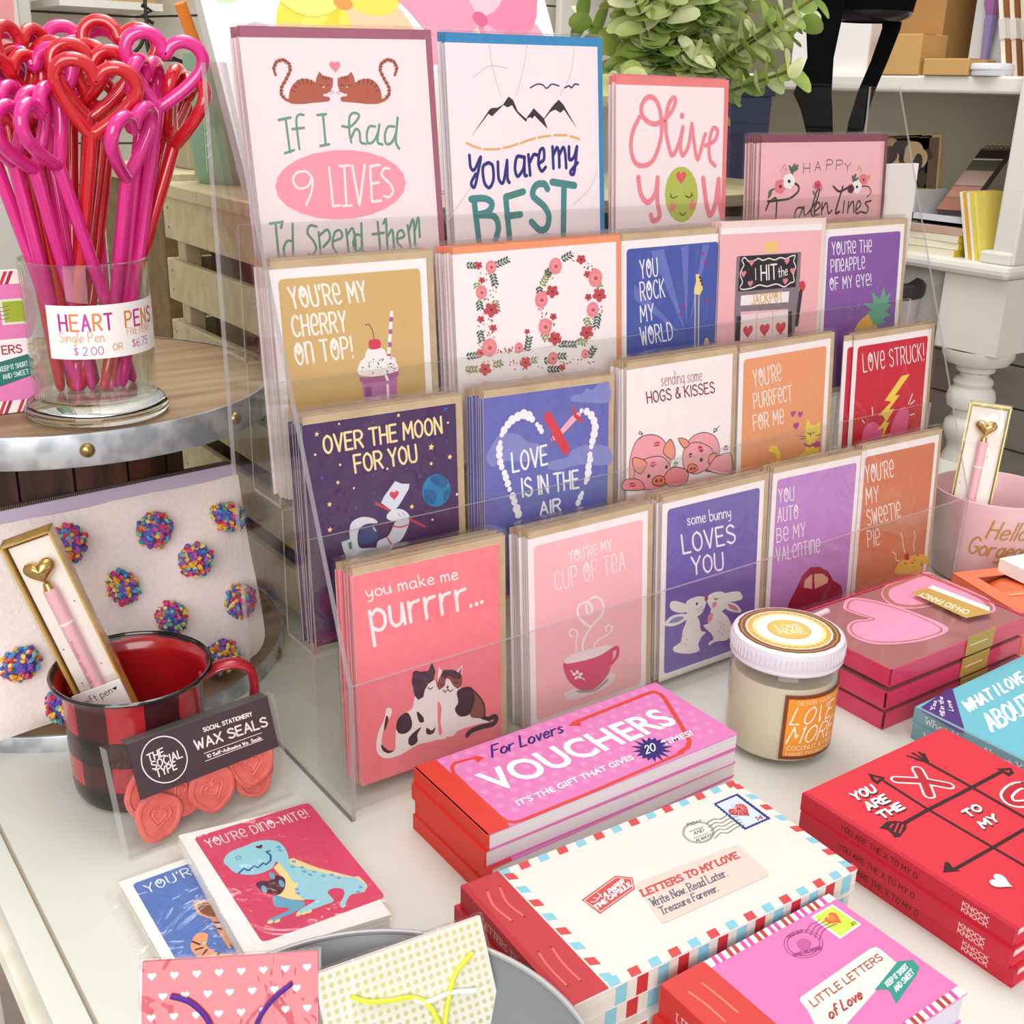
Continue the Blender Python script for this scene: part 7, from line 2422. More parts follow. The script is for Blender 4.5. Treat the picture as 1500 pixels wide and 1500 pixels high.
mb = MB(); mb.box(-.175, .175, -.10, .08, 0, .325, noisy('brown_wood_box', '6f5636', '86693f', (6, 60, 60), .7)); mb.build('box_body', o, bevel=.001)
mb = MB(); mb.box(-.18, .18, -.105, .085, .325, .337, CW2); mb.build('box_top', o, bevel=.001)
o = thing('grey_panel_box', 'tall olive grey box on the tan wooden box behind heart pens', 'box', (.29, .67, .337))
mb = MB(); mb.box(-.15, .15, -.07, .05, 0, .075, M('aaa182', .8)); mb.build('body', o, bevel=.002)
mb = MB(); mb.box(-.152, .152, -.072, .052, .075, .082, M('b4ab8c', .8)); mb.build('lid', o)
# floral board
BT = math.radians(28)
t = thing('floral_print_board', 'large white board with yellow and pink watercolour flowers behind the rack', 'board', (.246, .30, .3365), (-BT, 0, 0))
mb = MB(); mb.box(-.172, .172, 0, .012, 0, .26, M('fdfbfa', .5), sides={'l': M('d9d5d0')})
fl = []
def petal(cx, cy, a, ln, w, c):
    p = []
    for k in range(9): s_ = k / 8; r = w * math.sin(PI * min(1, s_ * 1.08)) ** .7; p.append((ln * s_, r))
    q = [(x, y) for x, y in p] + [(x, -y) for x, y in reversed(p)]
    ca, sa = math.cos(a), math.sin(a); fl.append(('P', c, [int(v_ * 10) for x, y in q for v_ in (cx + x * ca - y * sa, cy + x * sa + y * ca)], 0))
for a, c in ((2.7, 'f6d949'), (2.1, 'f9e05e'), (1.6, 'f3d03a'), (1.1, 'f8dc55'), (.5, 'f5c9a0'), (-.5, 'f7d95a'), (-1.6, 'f9e46e'), (3.5, 'f8e27a')): petal(125, 92, a, 80, 27, c)
for a, c in ((2.6, 'f0a2b8'), (2.0, 'ec8fae'), (1.5, 'f3b6c6'), (1.0, 'ea7fa6'), (.4, 'f2a9c0'), (-.4, 'e987aa'), (-1.4, 'f5c0d0'), (3.3, 'ee98b4')): petal(262, 98, a, 84, 30, c)
for x, y, a, c in ((30, 118, .3, 'd9c6e8'), (62, 125, 1.2, 'ddd0ec'), (12, 98, -.6, 'cfe0c0'), (185, 140, 2.6, 'f2b486'), (170, 128, .5, 'f3a877'), (300, 150, 2.2, 'f6d3de')): petal(x, y, a, 34, 9, c)
fl += [('E', 'e99a4a', [1250, 920, 90, 0, 0, 60]), ('E', 'd8688e', [2620, 980, 80, 0, 0, 70]), ('E', 'f6e08a', [2560, 1230, 30, 0, 0, 160])]
art(mb, [RR('fdf8f8', 3, 1, 341, 258)] + fl, lambda u, v, l: (-.172 + u, -.0005 - l, .26 - v)); mb.build('print', t)
# green cup with orange pen
t = thing('green_cup', 'sage green cup with leaf pattern on the wooden crate', 'cup', (.128, .458, .336))
mb = MB(); mb.lathe([(0.0, .004), (.031, .004), (.033, .03), (.035, .1), (.036, .107), (.0375, .107), (.038, .1), (.036, .03), (.034, .006), (.03, 0), (0, 0)], noisy('sage_glaze', '7f9f80', '8bab8b', (20, 20, 20), .35), 40)
op = []
for a0 in (0, 26, 52): 
    for k in range(7):
        for s_ in (-1, 1): op.append(('E', 'bdd0b4', [int(a0 * 10 + s_ * 34), 250 + k * 95, 26, s_ * -22, 6, 7]))
    op.append(('S', 'bdd0b4', 7, [int(a0 * 10), 200, int(a0 * 10), 950], 0, 0))
art(mb, op, lambda u, v, l: (.0383 * math.cos(-2.6 + u / .0383) * (1 + l * 10), .0383 * math.sin(-2.6 + u / .0383) * (1 + l * 10), .107 - v), step=.0001); mb.build('cup', t)
t = thing('orange_pen', 'orange pen sticking out of the sage green cup', 'pen', (.14, .465, .342), (0, math.radians(-22), math.radians(15)))
mb = MB(); mb.tube([(0, 0, 0), (0, 0, .15)], .0052, M('e8862c', .4), 8); mb.build('barrel', t)
t = thing('blue_grey_pen', 'blue grey pen sticking out of the sage green cup', 'pen', (.142, .44, .342), (math.radians(6), math.radians(-6), 0))
mb = MB(); mb.tube([(0, 0, 0), (0, 0, .142), (0, 0, .15)], [.005, .005, .003], M('7c98a0', .4), 8); mb.build('barrel', t)
# blank white sign
t = thing('blank_sign', 'blank white foam sign standing behind right end of rack', 'sign', (.655, .185, 0), (math.radians(-1), 0, 0))
mb = MB(); mb.box(-.10, .103, 0, .005, 0, .361, M('fbf0ee', .6)); mb.build('foam_sheet', t)
# navy gift box
t = thing('navy_box', 'navy blue box behind the eucalyptus plant', 'box', (.84, .60, 0))
mb = MB(); mb.box(-.10, .09, -.05, .05, 0, .42, M('343a5c', .5)); mb.build('box', t, bevel=.002)
mb = MB(); mb.box(-.103, .093, -.053, .053, .42, .445, M('2c3256', .5)); mb.build('lid', t, bevel=.002)
# eucalyptus
t = thing('eucalyptus_plant', 'artificial eucalyptus plant with round green leaves on the crate', 'plant', (.580, .385, .336))
mb = MB(); mb.lathe([(0, .002), (.04, .002), (.052, .06), (.055, .062), (.057, .06), (.044, 0), (0, 0)], M('e8e2da', .5), 32); mb.lathe([(.051, .054), (0, .056)], M('4a3c30', .9), 24); mb.build('pot', t)
LV = [noisy('leaf_%s' % h, h, g, (40, 40, 40), .45) for h, g in (('a3b958', 'bccf78'), ('cad88c', 'dbe5aa'), ('88a34c', 'a2bb64'), ('e6ebba', 'f0f3d0'))]
lf = MB(); st = MB(); rp = random.Random(8)
def leaf(p, d, n, s, m):
    d = d.normalized(); x = d.cross(n).normalized(); n = x.cross(d).normalized(); rows = []
    ctr = p + d * s * .5
    ring = []
    for k in range(12):
        a = 2 * PI * k / 12; rr_ = .5 * s * (1 + .06 * math.cos(2 * a)); q = ctr + d * (-math.cos(a) * rr_) + x * (math.sin(a) * rr_ * .85) + n * (.10 * s * (math.sin(a) ** 2))
        ring.append(tuple(q))
    mid = [tuple(ctr + (Vector(q) - ctr) * .5 - n * .03 * s) for q in ring]; c0 = tuple(ctr - n * .05 * s)
    b = len(lf.v); lf.v += ring + mid + [c0]; k_ = lf.m(m)
    for k in range(12):
        lf.f.append((b + k, b + (k + 1) % 12, b + 12 + (k + 1) % 12, b + 12 + k)); lf.mi.append(k_); lf.sm.append(True)
        lf.f.append((b + 12 + k, b + 12 + (k + 1) % 12, b + 24)); lf.mi.append(k_); lf.sm.append(True)
for s_ in range(46):
    az = rp.uniform(0, 2 * PI); out = rp.uniform(.02, .165); top = rp.uniform(.10, .28) if s_ % 3 else rp.uniform(.04, .11)
    P_ = spline([(0, 0, .05), (math.cos(az) * out * .35, math.sin(az) * out * .35, .05 + top * .5), (math.cos(az) * out, math.sin(az) * out, .05 + top)], 8)
    st.tube(P_, .0016, M('6a6a34', .6), 5)
    for k in range(4, len(P_)):
        d = (P_[k] - P_[k - 1]).normalized(); tw = k * 1.4 + s_
        for q in (0, PI):
            sd = Vector((math.cos(tw + q), math.sin(tw + q), .0)); sd = (sd - d * sd.dot(d)).normalized()
            leaf(P_[k], sd + d * rp.uniform(.1, .6), d, rp.uniform(.026, .040) * (1.15 - .4 * k / len(P_)), LV[rp.choice([0, 0, 1, 1, 2, 3])])
    leaf(P_[-1], (P_[-1] - P_[-2]) + Vector((rp.uniform(-.01, .01), 0, 0)), Vector((0, -1, .3)), .024, LV[3])
st.build('stems', t); lf.build('foliage', t, sharp=80)
# black bag with straps
t = thing('black_strap_bag', 'black bag with two hanging straps behind the plant', 'bag', (1.06, .52, .53))
bk = M('070608', .9, 0, .1)
mb = MB(); mb.lathe([(0, -.012), (.035, -.01), (.055, 0), (.06, .03), (.07, .08), (.065, .14), (0, .15)], bk, 28, .012, 0); mb.build('pouch_body', t)
mb = MB(); mb.lathe([(.04, -.012), (.052, -.006), (.055, 0)], M('2a282c', .2, .3), 28, .012, 0); mb.build('rim', t)
def strap(path, w):
    mb = MB(); rows = []
    for i, (p, ww) in enumerate(path):
        p = Vector(p); rows.append([p + Vector((-_R.x * ww / 2, -_R.y * ww / 2, 0)), p + Vector((_R.x * ww / 2, _R.y * ww / 2, 0)), p + Vector((_R.x * ww / 2 + .001, _R.y * ww / 2 + .002, 0)), p + Vector((-_R.x * ww / 2 + .001, -_R.y * ww / 2 + .002, 0))])
    mb.grid(rows, bk, False, closed_u=True); return mb.build('strap', t)
strap([((-.075, .0, .06), .05), ((-.075, .005, .0), .05), ((-.078, .0, -.06), .034), ((-.086, 0, -.105), .05), ((-.074, 0, -.125), .042), ((-.056, 0, -.17), .032), ((-.05, 0, -.25), .03), ((-.05, 0, -.35), .03)], .03)
strap([((.035, -.02, .02), .03), ((.036, -.02, -.02), .024), ((.02, -.02, -.06), .022), ((.0, -.02, -.10), .022), ((-.012, -.02, -.14), .022), ((-.018, -.02, -.2), .02), ((-.02, -.02, -.33), .02)], .02)

# ------------------------------------------------------------------ two tier stand with pouch, pens and book
SX, SY, SR, SH = -.0845, .2905, .149, .2185
WOOD = noisy('weathered_brown_wood', '7d5c40', 'b39b76', (5, 60, 5), .6, .3, 8, .25, .75)
DARK = noisy('dark_red_brown_wood', '321a14', '5c3526', (70, 70, 3), .5, .2, 6)
ZINC = noisy('galvanized_band', 'a9adb4', 'd4d7dc', (60, 60, 60), .38, .0, 2, .4, .6, metal=.6)
t = thing('tiered_stand', 'round two tier wooden stand with galvanized rims', 'stand', (SX, SY, 0))
for z0, z1, nm in ((0, .012, 'lower'), (SH - .021, SH, 'upper')):
    mb = MB(); mb.lathe([(0, z0 + .001), (SR - .002, z0 + .001), (SR - .002, z1 - .0006), (0, z1 - .0006)], WOOD, 96); d_ = mb.build('tier', t); d_.data.name = nm
    mb = MB(); mb.lathe([(SR - .002, z0), (SR, z0), (SR + .0004, z0 + .001), (SR + .0004, z1 - .001), (SR, z1), (SR - .002, z1)], ZINC, 96); b_ = mb.build('rim_band', t)
    for a in ([-100, -58, -25, -150, 60, 130] if nm == 'upper' else [-100, -40, -18, 150]):
        q = math.radians(a); mb = MB(); mb.lathe([(.0048, 0), (.0044, .0015), (.0028, .003), (0, .0034)], M('a8905a', .3, .9), 14)
        r_ = mb.build('rivet', t); r_.location = (SR * math.cos(q), SR * math.sin(q), (z0 + z1) / 2); r_.rotation_euler = (0, PI / 2, q)
mb = MB()
N = 14
for k in range(N):
    a0, a1 = 2 * PI * k / N + .012, 2 * PI * (k + 1) / N - .012; R0 = .081
    pts = [(R0 * math.cos(a), R0 * math.sin(a)) for a in (a0, (a0 + a1) / 2, a1)]
    for i in range(2): mb.face([(pts[i][0], pts[i][1], .012), (pts[i + 1][0], pts[i + 1][1], .012), (pts[i + 1][0], pts[i + 1][1], SH - .021), (pts[i][0], pts[i][1], SH - .021)], DARK)
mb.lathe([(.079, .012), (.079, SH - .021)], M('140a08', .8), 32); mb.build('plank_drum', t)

# pouch with pom poms
O, eu, ev, w_, h_ = FR['pouch']
eu = Vector(eu); up = -Vector(ev); nn = eu.cross(up)      # nn points toward the viewer side
RM = Matrix((eu, -nn, up)).transposed()
base = Vector(O) + Vector(ev) * h_
t = thing('pompom_pouch', 'white zip pouch dotted with multicolour pom poms leaning on the stand', 'pouch', base + eu * w_ / 2, RM)
FAB = noisy('white_canvas', 'f8e8e4', 'fceeea', (300, 300, 300), .9, .3)
mb = MB(); nu, nv = 28, 20; PW, PH = .226, .1385
def pz(u, v):
    return (.004 + .011 * (max(0, 1 - (2 * u - 1) ** 4)) * (max(0, 1 - v) ** .5) * (1 - math.exp(-v * 14)) + .0012 * math.sin(u * 17) * math.sin(v * 9 + 2))
def pp(u, v, s_):
    x = -PW / 2 + PW * u; z = PH * v
    # rounded lower corners
    rc = .018; dx = min(x + PW / 2, PW / 2 - x)
    if dx < rc and z < rc and math.hypot(rc - dx, rc - z) > rc:
        k = rc / math.hypot(rc - dx, rc - z); sx = 1 if x > 0 else -1
        x = sx * (PW / 2 - rc + (rc - dx) * k); z = rc - (rc - z) * k
    return (x, -s_ * pz(u, v), z)
mb.grid([[pp(i / nu, j / nv, 1) for i in range(nu + 1)] for j in range(nv + 1)], FAB); mb.grid([[pp(i / nu, j / nv, -.6) for i in range(nu + 1)] for j in range(nv + 1)], FAB)
mb.grid([[pp(0, j / nv, s_) for j in range(nv + 1)] for s_ in (1, -.6)], FAB); mb.grid([[pp(1, j / nv, s_) for j in range(nv + 1)] for s_ in (1, -.6)], FAB); mb.grid([[pp(i / nu, 0, s_) for i in range(nu + 1)] for s_ in (1, -.6)], FAB)
mb.build('canvas_body', t)
mb = MB(); mb.box(-PW / 2 + .002, PW / 2 - .002, -.0045, .0035, PH - .001, PH + .009, M('cbb9d3', .8)); mb.build('zip_tape', t, bevel=.001)
mb = MB()
for k in range(150): x = -PW / 2 + .004 + k * (PW - .008) / 150; mb.box(x, x + .0009, -.0055, .0045, PH + .0085, PH + .0108, M('6d6259', .4, .5))
mb.build('zip_teeth', t)
PC = [M(h, .9) for h in ('e8b93c', 'e0508c', '6a58b4', '5a9cc8', '7cc0a0', 'e8803c', 'd23f5c', 'a05ab0', 'f0d878', '4a7ab8')]
pm = []
for q in range(3):
    mb = MB(); r_ = random.Random(q + 20)
    for k in range(150):
        while True:
            a = Vector((r_.uniform(-1, 1), r_.uniform(-1, 1), r_.uniform(-1, 1)))
            if .4 < a.length < 1: break
        a = a.normalized() * .0105 * r_.uniform(.8, 1.0); b = Vector((r_.uniform(-1, 1), r_.uniform(-1, 1), r_.uniform(-1, 1))).normalized() * .0018
        mb.tube([a - b, a + a.normalized() * .0012, a + b], [.0011, .0015, .0011], r_.choice(PC), 5)
    mb.lathe([(0, -.009), (.007, -.006), (.0095, 0), (.007, .006), (0, .009)], PC[2], 10); pm.append(mb)
POMS = [(.0925,.1184),(.1519,.1135),(.2075,.1106),(.1767,.0859),(.2057,.0483),(.1217,.0803),(.1515,.050),(.0474,.0484),(.0669,.015),(.1833,.012)]
proto = {}
for i, (u, v) in enumerate(POMS):
    k = i % 3
    if k not in proto: o = pm[k].build('pom_pom', t); proto[k] = o
    else: o = proto[k].copy(); COL.objects.link(o)
    o.location = (u - PW / 2, -.016, v); o.rotation_euler = (i * .7, i * 1.3, i); o.scale = (1.14, .9, 1.14)

# glass cup of heart pens
CX, CY = -.088, .19
t = thing('glass_cup', 'clear footed glass cup with handwritten price label holding heart pens', 'cup', (CX, CY, SH))
mb = MB()
mb.lathe([(.0375, .0115), (.038, .03), (.0382, .0975), (.0378, .0988), (.0368, .0988), (.0362, .0975), (.0358, .03), (.035, .0145), (0, .0145)], GLASS, 64); mb.build('bowl', t)
FG = bpy.data.materials.new('thick_glass'); FG.use_nodes = True; b = FG.node_tree.nodes['Principled BSDF']; b.inputs['Base Color'].default_value = (.95, .97, .95, 1); b.inputs['Roughness'].default_value = .02; b.inputs['Transmission Weight'].default_value = 1; b.inputs['IOR'].default_value = 1.45
mb = MB(); mb.lathe([(0, .0005), (.037, .0005), (.0430, .0012), (.0445, .0035), (.0442, .006), (.0418, .0095), (.039, .0118), (.036, .0132), (0, .0135)], FG, 64); mb.build('foot', t)
mb = MB(); mb.lathe([(.0368, .0972), (.0384, .0972), (.0386, .0985), (.0378, .0994), (.0366, .0985)], GLASS, 64); mb.build('rim', t)
def cyl(R, a0, zt):
    return lambda u, v, l: ((R + l) * math.cos(a0 + u / R), (R + l) * math.sin(a0 + u / R), zt - v)
def cyl_patch(mb, R, a0, a1, z0, z1, mat, n=24):
    mb.grid([[(R * math.cos(a0 + (a1 - a0) * i / n), R * math.sin(a0 + (a1 - a0) * i / n), z) for i in range(n + 1)] for z in (z1, z0)], mat)
mb = MB(); ca = math.radians(-105.8); a0 = ca - math.radians(38); R = .0386
cyl_patch(mb, R, a0, ca + math.radians(82), .043, .0755, M('fcf6f2', .6), 40)
def w1(cols, txt, u, v, cap, adv, w=.9):
    return [tx('cond', cols[i % len(cols)], w, ch, u + i * adv, v, adv * .68, cap) for i, ch in enumerate(txt) if ch != ' ']
op = w1(['c02a8a', 'e8884a', 'c84aa0', 'e8904a', 'c02a8a', 'c02a8a', 'e8884a', 'c02a8a', 'e8884a', 'c84aa0'], 'HEART PENS', 8, 15, 9.5, 6.6, 1.3)
op += [tx('hand', 'e8a078', .5, 'Single Pen.', 7, 22, 27, 6), tx('hand', 'c05aa8', .55, '$ 2.00', 15, 30, 17, 5), tx('cond', 'e0a050', .5, 'OR', 38, 28, 6, 4), tx('cond', 'e8a078', .45, 'FIVE PENS', 48, 20, 20, 4.4), tx('hand', 'c05aa8', .55, '$6.75', 51, 28, 14, 5)]
art(mb, op, cyl(R, a0, .0755), step=.0001, lay0=1); mb.build('price_label', t)
PENM = {'p': M('e42a8e', .13, 0, .6, .7), 'r': M('cf1a26', .13, 0, .6, .7)}
HP = [(0, 0), (-.15, .12), (-.36, .36), (-.48, .58), (-.47, .74), (-.36, .85), (-.2, .87), (-.07, .79), (0, .66), (.07, .79), (.2, .87), (.36, .85), (.47, .74), (.48, .58), (.36, .36), (.15, .12)]
pmesh = {}
where = ['at the far left', 'left of the back row', 'behind the red heart at the left', 'just behind the front red heart', 'facing front at the centre', 'tallest at the back', 'half hidden behind the red hearts', 'facing front at upper right', 'edge on right of centre', 'edge on behind the pink one', 'tilting outermost to the right', 'lowest front, turned sideways', 'crossing toward the right from left', 'left front, turned sideways', 'left front, second from edge', 'low at the left edge', 'between the pink hearts at left', 'outermost at the left', 'behind the front red heart, turned left', 'in the middle behind the centre heart', 'low behind the right pink heart', 'behind the left pink pair']
for i, (c_, J, B_, yaw) in enumerate(PENS):
    J, B_ = Vector(J), Vector(B_); ax = (J - B_).normalized()
    vd = (CAM - J).normalized(); x = vd.cross(ax) * -1; x = x.normalized(); x = Matrix.Rotation(math.radians(yaw), 3, ax) @ x; y = ax.cross(x)
    t = thing('heart_pen', '%s plastic heart topped pen in the glass cup, %s' % ({'p': 'pink', 'r': 'red'}[c_], where[i]), 'pen', B_, Matrix((x, y, ax)).transposed(), group='heart topped pens')
    L = (J - B_).length
    if c_ not in pmesh:
        mb = MB(); mb.tube([(0, 0, 0), (0, 0, .02), (0, 0, .1), (0, 0, .9), (0, 0, 1.0)], [.0014, .0030, .0035, .0041, .0040], PENM[c_], 12); s0 = mb.build('stick', t)
        mb = MB(); hs = .045; mb.tube(spline([(a * hs, 0, b * hs) for a, b in HP], 4, True), .0040, PENM[c_], 10, closed=True); h0 = mb.build('heart', t); pmesh[c_] = (s0, h0)
    else:
        s0, h0 = [o.copy() for o in pmesh[c_]]
        for o in (s0, h0): COL.objects.link(o); o.parent = t
    s0.scale = (1, 1, L); h0.location = (0, 0, L - .002)
# pink book standing on the stand
t = thing('letters_book', 'pink book with striped borders standing upright on the stand beside the pens', 'book', (-.165, .215, SH), (math.radians(-4), 0, math.radians(-3)))
mb = MB(); mb.box(-.045, .045, .0, .014, 0, .089, M('f3e6e4', .6), sides={'l': M('d8403c')})
op = [RR('ee84bf', 0, 0, 90, 89), RR('fdf4f0', 0, 0, 90, 8), RR('fdf4f0', 0, 81, 90, 89)]
for i in range(8):
    for v in (0, 81): 
        for du, c_ in ((0, 'd83c48'), (3.4, 'b02a50')): op.append(('P', c_, [int(10 * q) for q in (i * 11 + du + 4, v, i * 11 + du + 6.2, v, i * 11 + du + 2.2, v + 8, i * 11 + du, v + 8)], 0))
op += [RR('fdf6f2', 30, 42, 90, 62, 2), tx('cond', 'b8304c', .9, 'LITTLE LETTERS', 33, 51, 52, 5), ('P', '2f7a72', [650, 570, 900, 520, 900, 660, 670, 720, 690, 640], 0), tx('cond', 'cfe6e0', .5, 'KEEP IT SHORT', 71, 62, 17, 3, -8), tx('cond', 'cfe6e0', .5, 'AND SWEET', 72, 67, 16, 3, -8), RR('e8f0d0', 76, 17, 90, 33), RR('a8b838', 77.5, 18.5, 90, 31.5)]
op += [('S', '8a4a7a', 4, [int((62 + 8 * math.cos(q)) * 10) if k == 0 else int((26 + 8 * math.sin(q)) * 10) for q in [i_ * PI / 8 for i_ in range(16)] for k in (0, 1)], 1, 1)]
for k in range(4): op.append(('S', '8a4a7a', 4, [700, 220 + k * 25, 740, 210 + k * 25, 770, 220 + k * 25, 810, 210 + k * 25], 1, 0))
art(mb, op, lambda u, v, l: (-.045 + u, -.0003 - l, .089 - v)); mb.build('cover', t)

# ------------------------------------------------------------------ acrylic rack
RX0, RX1 = -.0215, .597
LIPY = [-.021, .030, .0665, .1075]; LIPZ = [.093, .168, .2555, .3425]; BASE = [.008, .093, .1785, .262]; BACKY = .1415
t = thing('card_rack', 'clear acrylic four tier greeting card rack on the white table', 'rack', (.288, .06, 0))
ro = Vector((.288, .06, 0))
for x in (RX0, RX1):
    mb = MB(); pr = [(-.0215, 0), (-.0215, .093), (.1095, .432), (.1405, .432), (.127, 0)]
    a = [(x - .0014 - ro.x, y - ro.y, z) for y, z in pr]; b = [(x + .0014 - ro.x, y - ro.y, z) for y, z in pr]
    mb.face(list(reversed(a)), ACRYL); mb.face(b, ACRYL)
    for i in range(5): j = (i + 1) % 5; mb.face([a[i], a[j], b[j], b[i]], ACRYL_EDGE if i in (0, 1, 2) else ACRYL_TOP)
    mb.build('side_panel', t)
x0, x1 = RX0 + .0016 - ro.x, RX1 - .0016 - ro.x
def sheet(name, y0, y1, z0, z1, edges):
    mb = MB(); mb.box(x0, x1, y0 - ro.y, y1 - ro.y, z0, z1, ACRYL, sides=edges); return mb.build(name, t)
for k in range(4):
    sheet('lip', LIPY[k] - .0012, LIPY[k] + .0008, BASE[k] - .002, LIPZ[k], {'t': ACRYL_EDGE, 'l': ACRYL_TOP, 'r': ACRYL_TOP, 'b': None})
    yb = LIPY[k + 1] - .0012 if k < 3 else BACKY
    sheet('pocket_floor', LIPY[k] + .001, yb - .002, BASE[k] - .002, BASE[k], {'l': ACRYL_TOP, 'r': ACRYL_TOP})
    if k < 3: sheet('riser', yb - .0018, yb - .0002, BASE[k], BASE[k + 1] - .003, {'t': ACRYL_TOP, 'l': ACRYL_TOP, 'r': ACRYL_TOP})
sheet('back_plate', BACKY, BACKY + .002, BASE[3] - .002, .433, {'t': ACRYL_EDGE})

# ------------------------------------------------------------------ greeting cards
CARDS = [  # key, row, envelope colour, cards behind, what it shows
('lives', 3, 'a9637a', 3, 'white card of two curled tabby cats about nine lives', .0030),
('mount', 3, '3a8cc4', 2, 'white mountain card reading you are my best', .0034),
('olive', 3, 'ee8484', 2, 'white card with coral script and smiling olive', .0034),
('valentine', 3, '8c4a5e', 5, 'pink card with flowers and happy valentines script', .0032),
('cherry', 2, None, 6, 'tan ice cream sundae card about cherry on top', .0024),
('LO', 2, 'f29a70', 6, 'white card with floral letters L and O', .0026),
('rock', 2, None, 5, 'blue guitar card saying you rock my world', .0024),
('jackpot', 2, 'f6d8d4', 3, 'pink slot machine jackpot card', .0024),
('pineapple', 2, None, 4, 'purple pineapple card', .0024),
('moon', 1, None, 6, 'dark purple astronaut card, over the moon', .0022),
('air', 1, None, 7, 'blue aeroplane card, love is in the air', .0022),
('hogs', 1, None, 6, 'white card of pink pigs, hogs and kisses', .0022),
('purrfect', 1, None, 2, 'orange card with yellow cat, purrfect for me', .0024),
('struck', 1, None, 2, 'red lightning bolt love struck card', .0026),
('purr', 0, None, 7, 'coral pink card of two cuddling cats, purrrr', .0024),
('tea', 0, None, 7, 'pale pink steaming teacup card', .0024),
('bunny', 0, None, 6, 'violet card of two kissing white rabbits', .0024),
('auto', 0, None, 3, 'lilac card with red car, be my valentine', .0026),
('pie', 0, None, 2, 'rust brown sweetie pie card', .0026)]
ROWN = ['bottom row', 'second row', 'third row', 'top row']
ORD = ['first', 'second', 'third', 'fourth', 'fifth', 'sixth', 'seventh']
for key, row, env, nb, desc, stp in CARDS:
    O, eu, ev, w_, h_ = FR[key]; eu = Vector(eu); up = -Vector(ev); back = up.cross(eu)
    RM = Matrix((eu, back, up)).transposed(); base = Vector(O) + Vector(ev) * h_ + eu * w_ / 2
    grp = 'stack of ' + desc
    em = M(env, .6) if env else KRAFT
    t = thing('greeting_card', '%s, front of its stack, %s' % (desc, ROWN[row]), 'card', base, RM, grp)
    fn = lambda u, v, l: (u - w_ / 2, -l, h_ - v)
    mb = MB(); mb.box(-w_ / 2, w_ / 2, .00005, .0007, 0, h_, M('f6ecec', .6), sides={'f': None}); art(mb, ART[key], fn); mb.build('card', t)
    er = .0055 if w_ < .125 or w_ > .15 else .005
    mb = MB(); mb.box(-w_ / 2 + .0012, w_ / 2 + er, .0008, .0015, 0, h_ + (.0045 if row < 3 else .006), em); mb.build('envelope', t)
    def sleeve(mb, ex): mb.box(-w_ / 2 - .001, w_ / 2 + er + .001, -.0012, .0018, 0, h_ + .007 + ex, SLEEVE, sides={'b': None}); return mb
    sleeve(MB(), .0).build('sleeve', t)
    # plain copies waiting behind
    first = None
    for i in range(nb):
        jx = rnd.uniform(-.0016, .0008) - .0004 * i; jz = rnd.uniform(-.001, .0014)
        if key == 'struck' and i == 0: jx = -.0105
        m_ = Matrix.Translation(base + eu * jx + back * stp * (i + 1) + up * max(jz, 0)) @ (RM @ Matrix.Rotation(rnd.uniform(-.006, .006), 3, 'Y')).to_4x4()
        lab = '%s, %s behind the front one' % (desc, ORD[i])
        if first is None:
            first = thing('greeting_card', lab, 'card', (0, 0, 0), None, grp); first.matrix_world = m_
            mb = MB(); mb.box(-w_ / 2, w_ / 2, .00005, .0007, 0, h_, M('f2e6e6', .6), sides={'f': None}); art(mb, [q for q in ART[key][:2] if q[0] == 'R'] or ART[key][:1], fn); mb.build('card', first)
            mb = MB(); mb.box(-w_ / 2 + .0012, w_ / 2 + er, .0008, .0015, 0, h_ + (.0045 if row < 3 else .006), em); mb.build('envelope', first)
            sleeve(MB(), .001).build('sleeve', first)
        else: dup(first, lab, mat=m_)

# ------------------------------------------------------------------ plaid mug with gift pen
MX, MY = -.1118, .0935
t = thing('plaid_mug', 'red and black buffalo plaid enamel mug at the left', 'mug', (MX, MY, 0))
RED = M('b32430', .25, 0, .5, .4); DR = M('43161a', .3, 0, .5, .3); BLK = M('241314', .3, 0, .5, .3); RIM = M('120d0d', .15, 0, .6, .5)
prof = [(.0, .0008), (.034, .0008), (.0385, .002), (.0405, .006), (.0412, .012), (.0415, .0335), (.0418, .055), (.042, .0735), (.0428, .0775), (.0455, .0802), (.0475, .0815)]
def plaid(i, j):
    r_ = 0 if i >= 7 else 1 if i == 6 else 2 if i == 5 else 3 if i == 4 else 3
    k = (j // 6) % 2
    return [[RED, DR], [RED, DR], [DR, BLK], [RED, DR]][r_][k] if r_ < 3 else ([RED, DR][k] if i == 4 else [DR, BLK][k])
prof2 = [(.0, .0008), (.034, .0008), (.0385, .002), (.0405, .006), (.0412, .012), (.0413, .0175), (.0416, .0345), (.0418, .0525), (.042, .0715), (.0428, .0765), (.0455, .08), (.0472, .0812)]
def plaid2(i, j):
    k = ((j + 2) // 6) % 2
    if i in (6, ): return [RED, DR][k] if False else [DR, BLK][k]
    if i in (5, 7, 8, 9): return [RED, DR][k]
    return [DR, BLK][k]
mb = MB(); mb.lathe(prof2, plaid2, 72); mb.build('body', t)
mb = MB(); mb.tube([(.0475 * math.cos(2 * PI * j / 72), .0475 * math.sin(2 * PI * j / 72), .0812) for j in range(72)], .0013, RIM, 8, closed=True); mb.build('rim', t)
mb = MB(); mb.lathe([(.047, .0808), (.0448, .0792), (.042, .0755), (.0408, .07), (.0402, .012), (.037, .004), (0, .0035)], M('a3141e', .2, 0, .5, .5), 64); mb.build('lining', t)
ha = math.radians(-30)
hp = [(.041, .068), (.052, .0735), (.064, .0735), (.0725, .066), (.0735, .05), (.068, .032), (.056, .022), (.0415, .021)]
mb = MB(); mb.tube(spline([(r * math.cos(ha + .25), r * math.sin(ha + .25), z) for r, z in hp], 5), .0062, RED, 12, flat=.5); mb.build('handle', t)

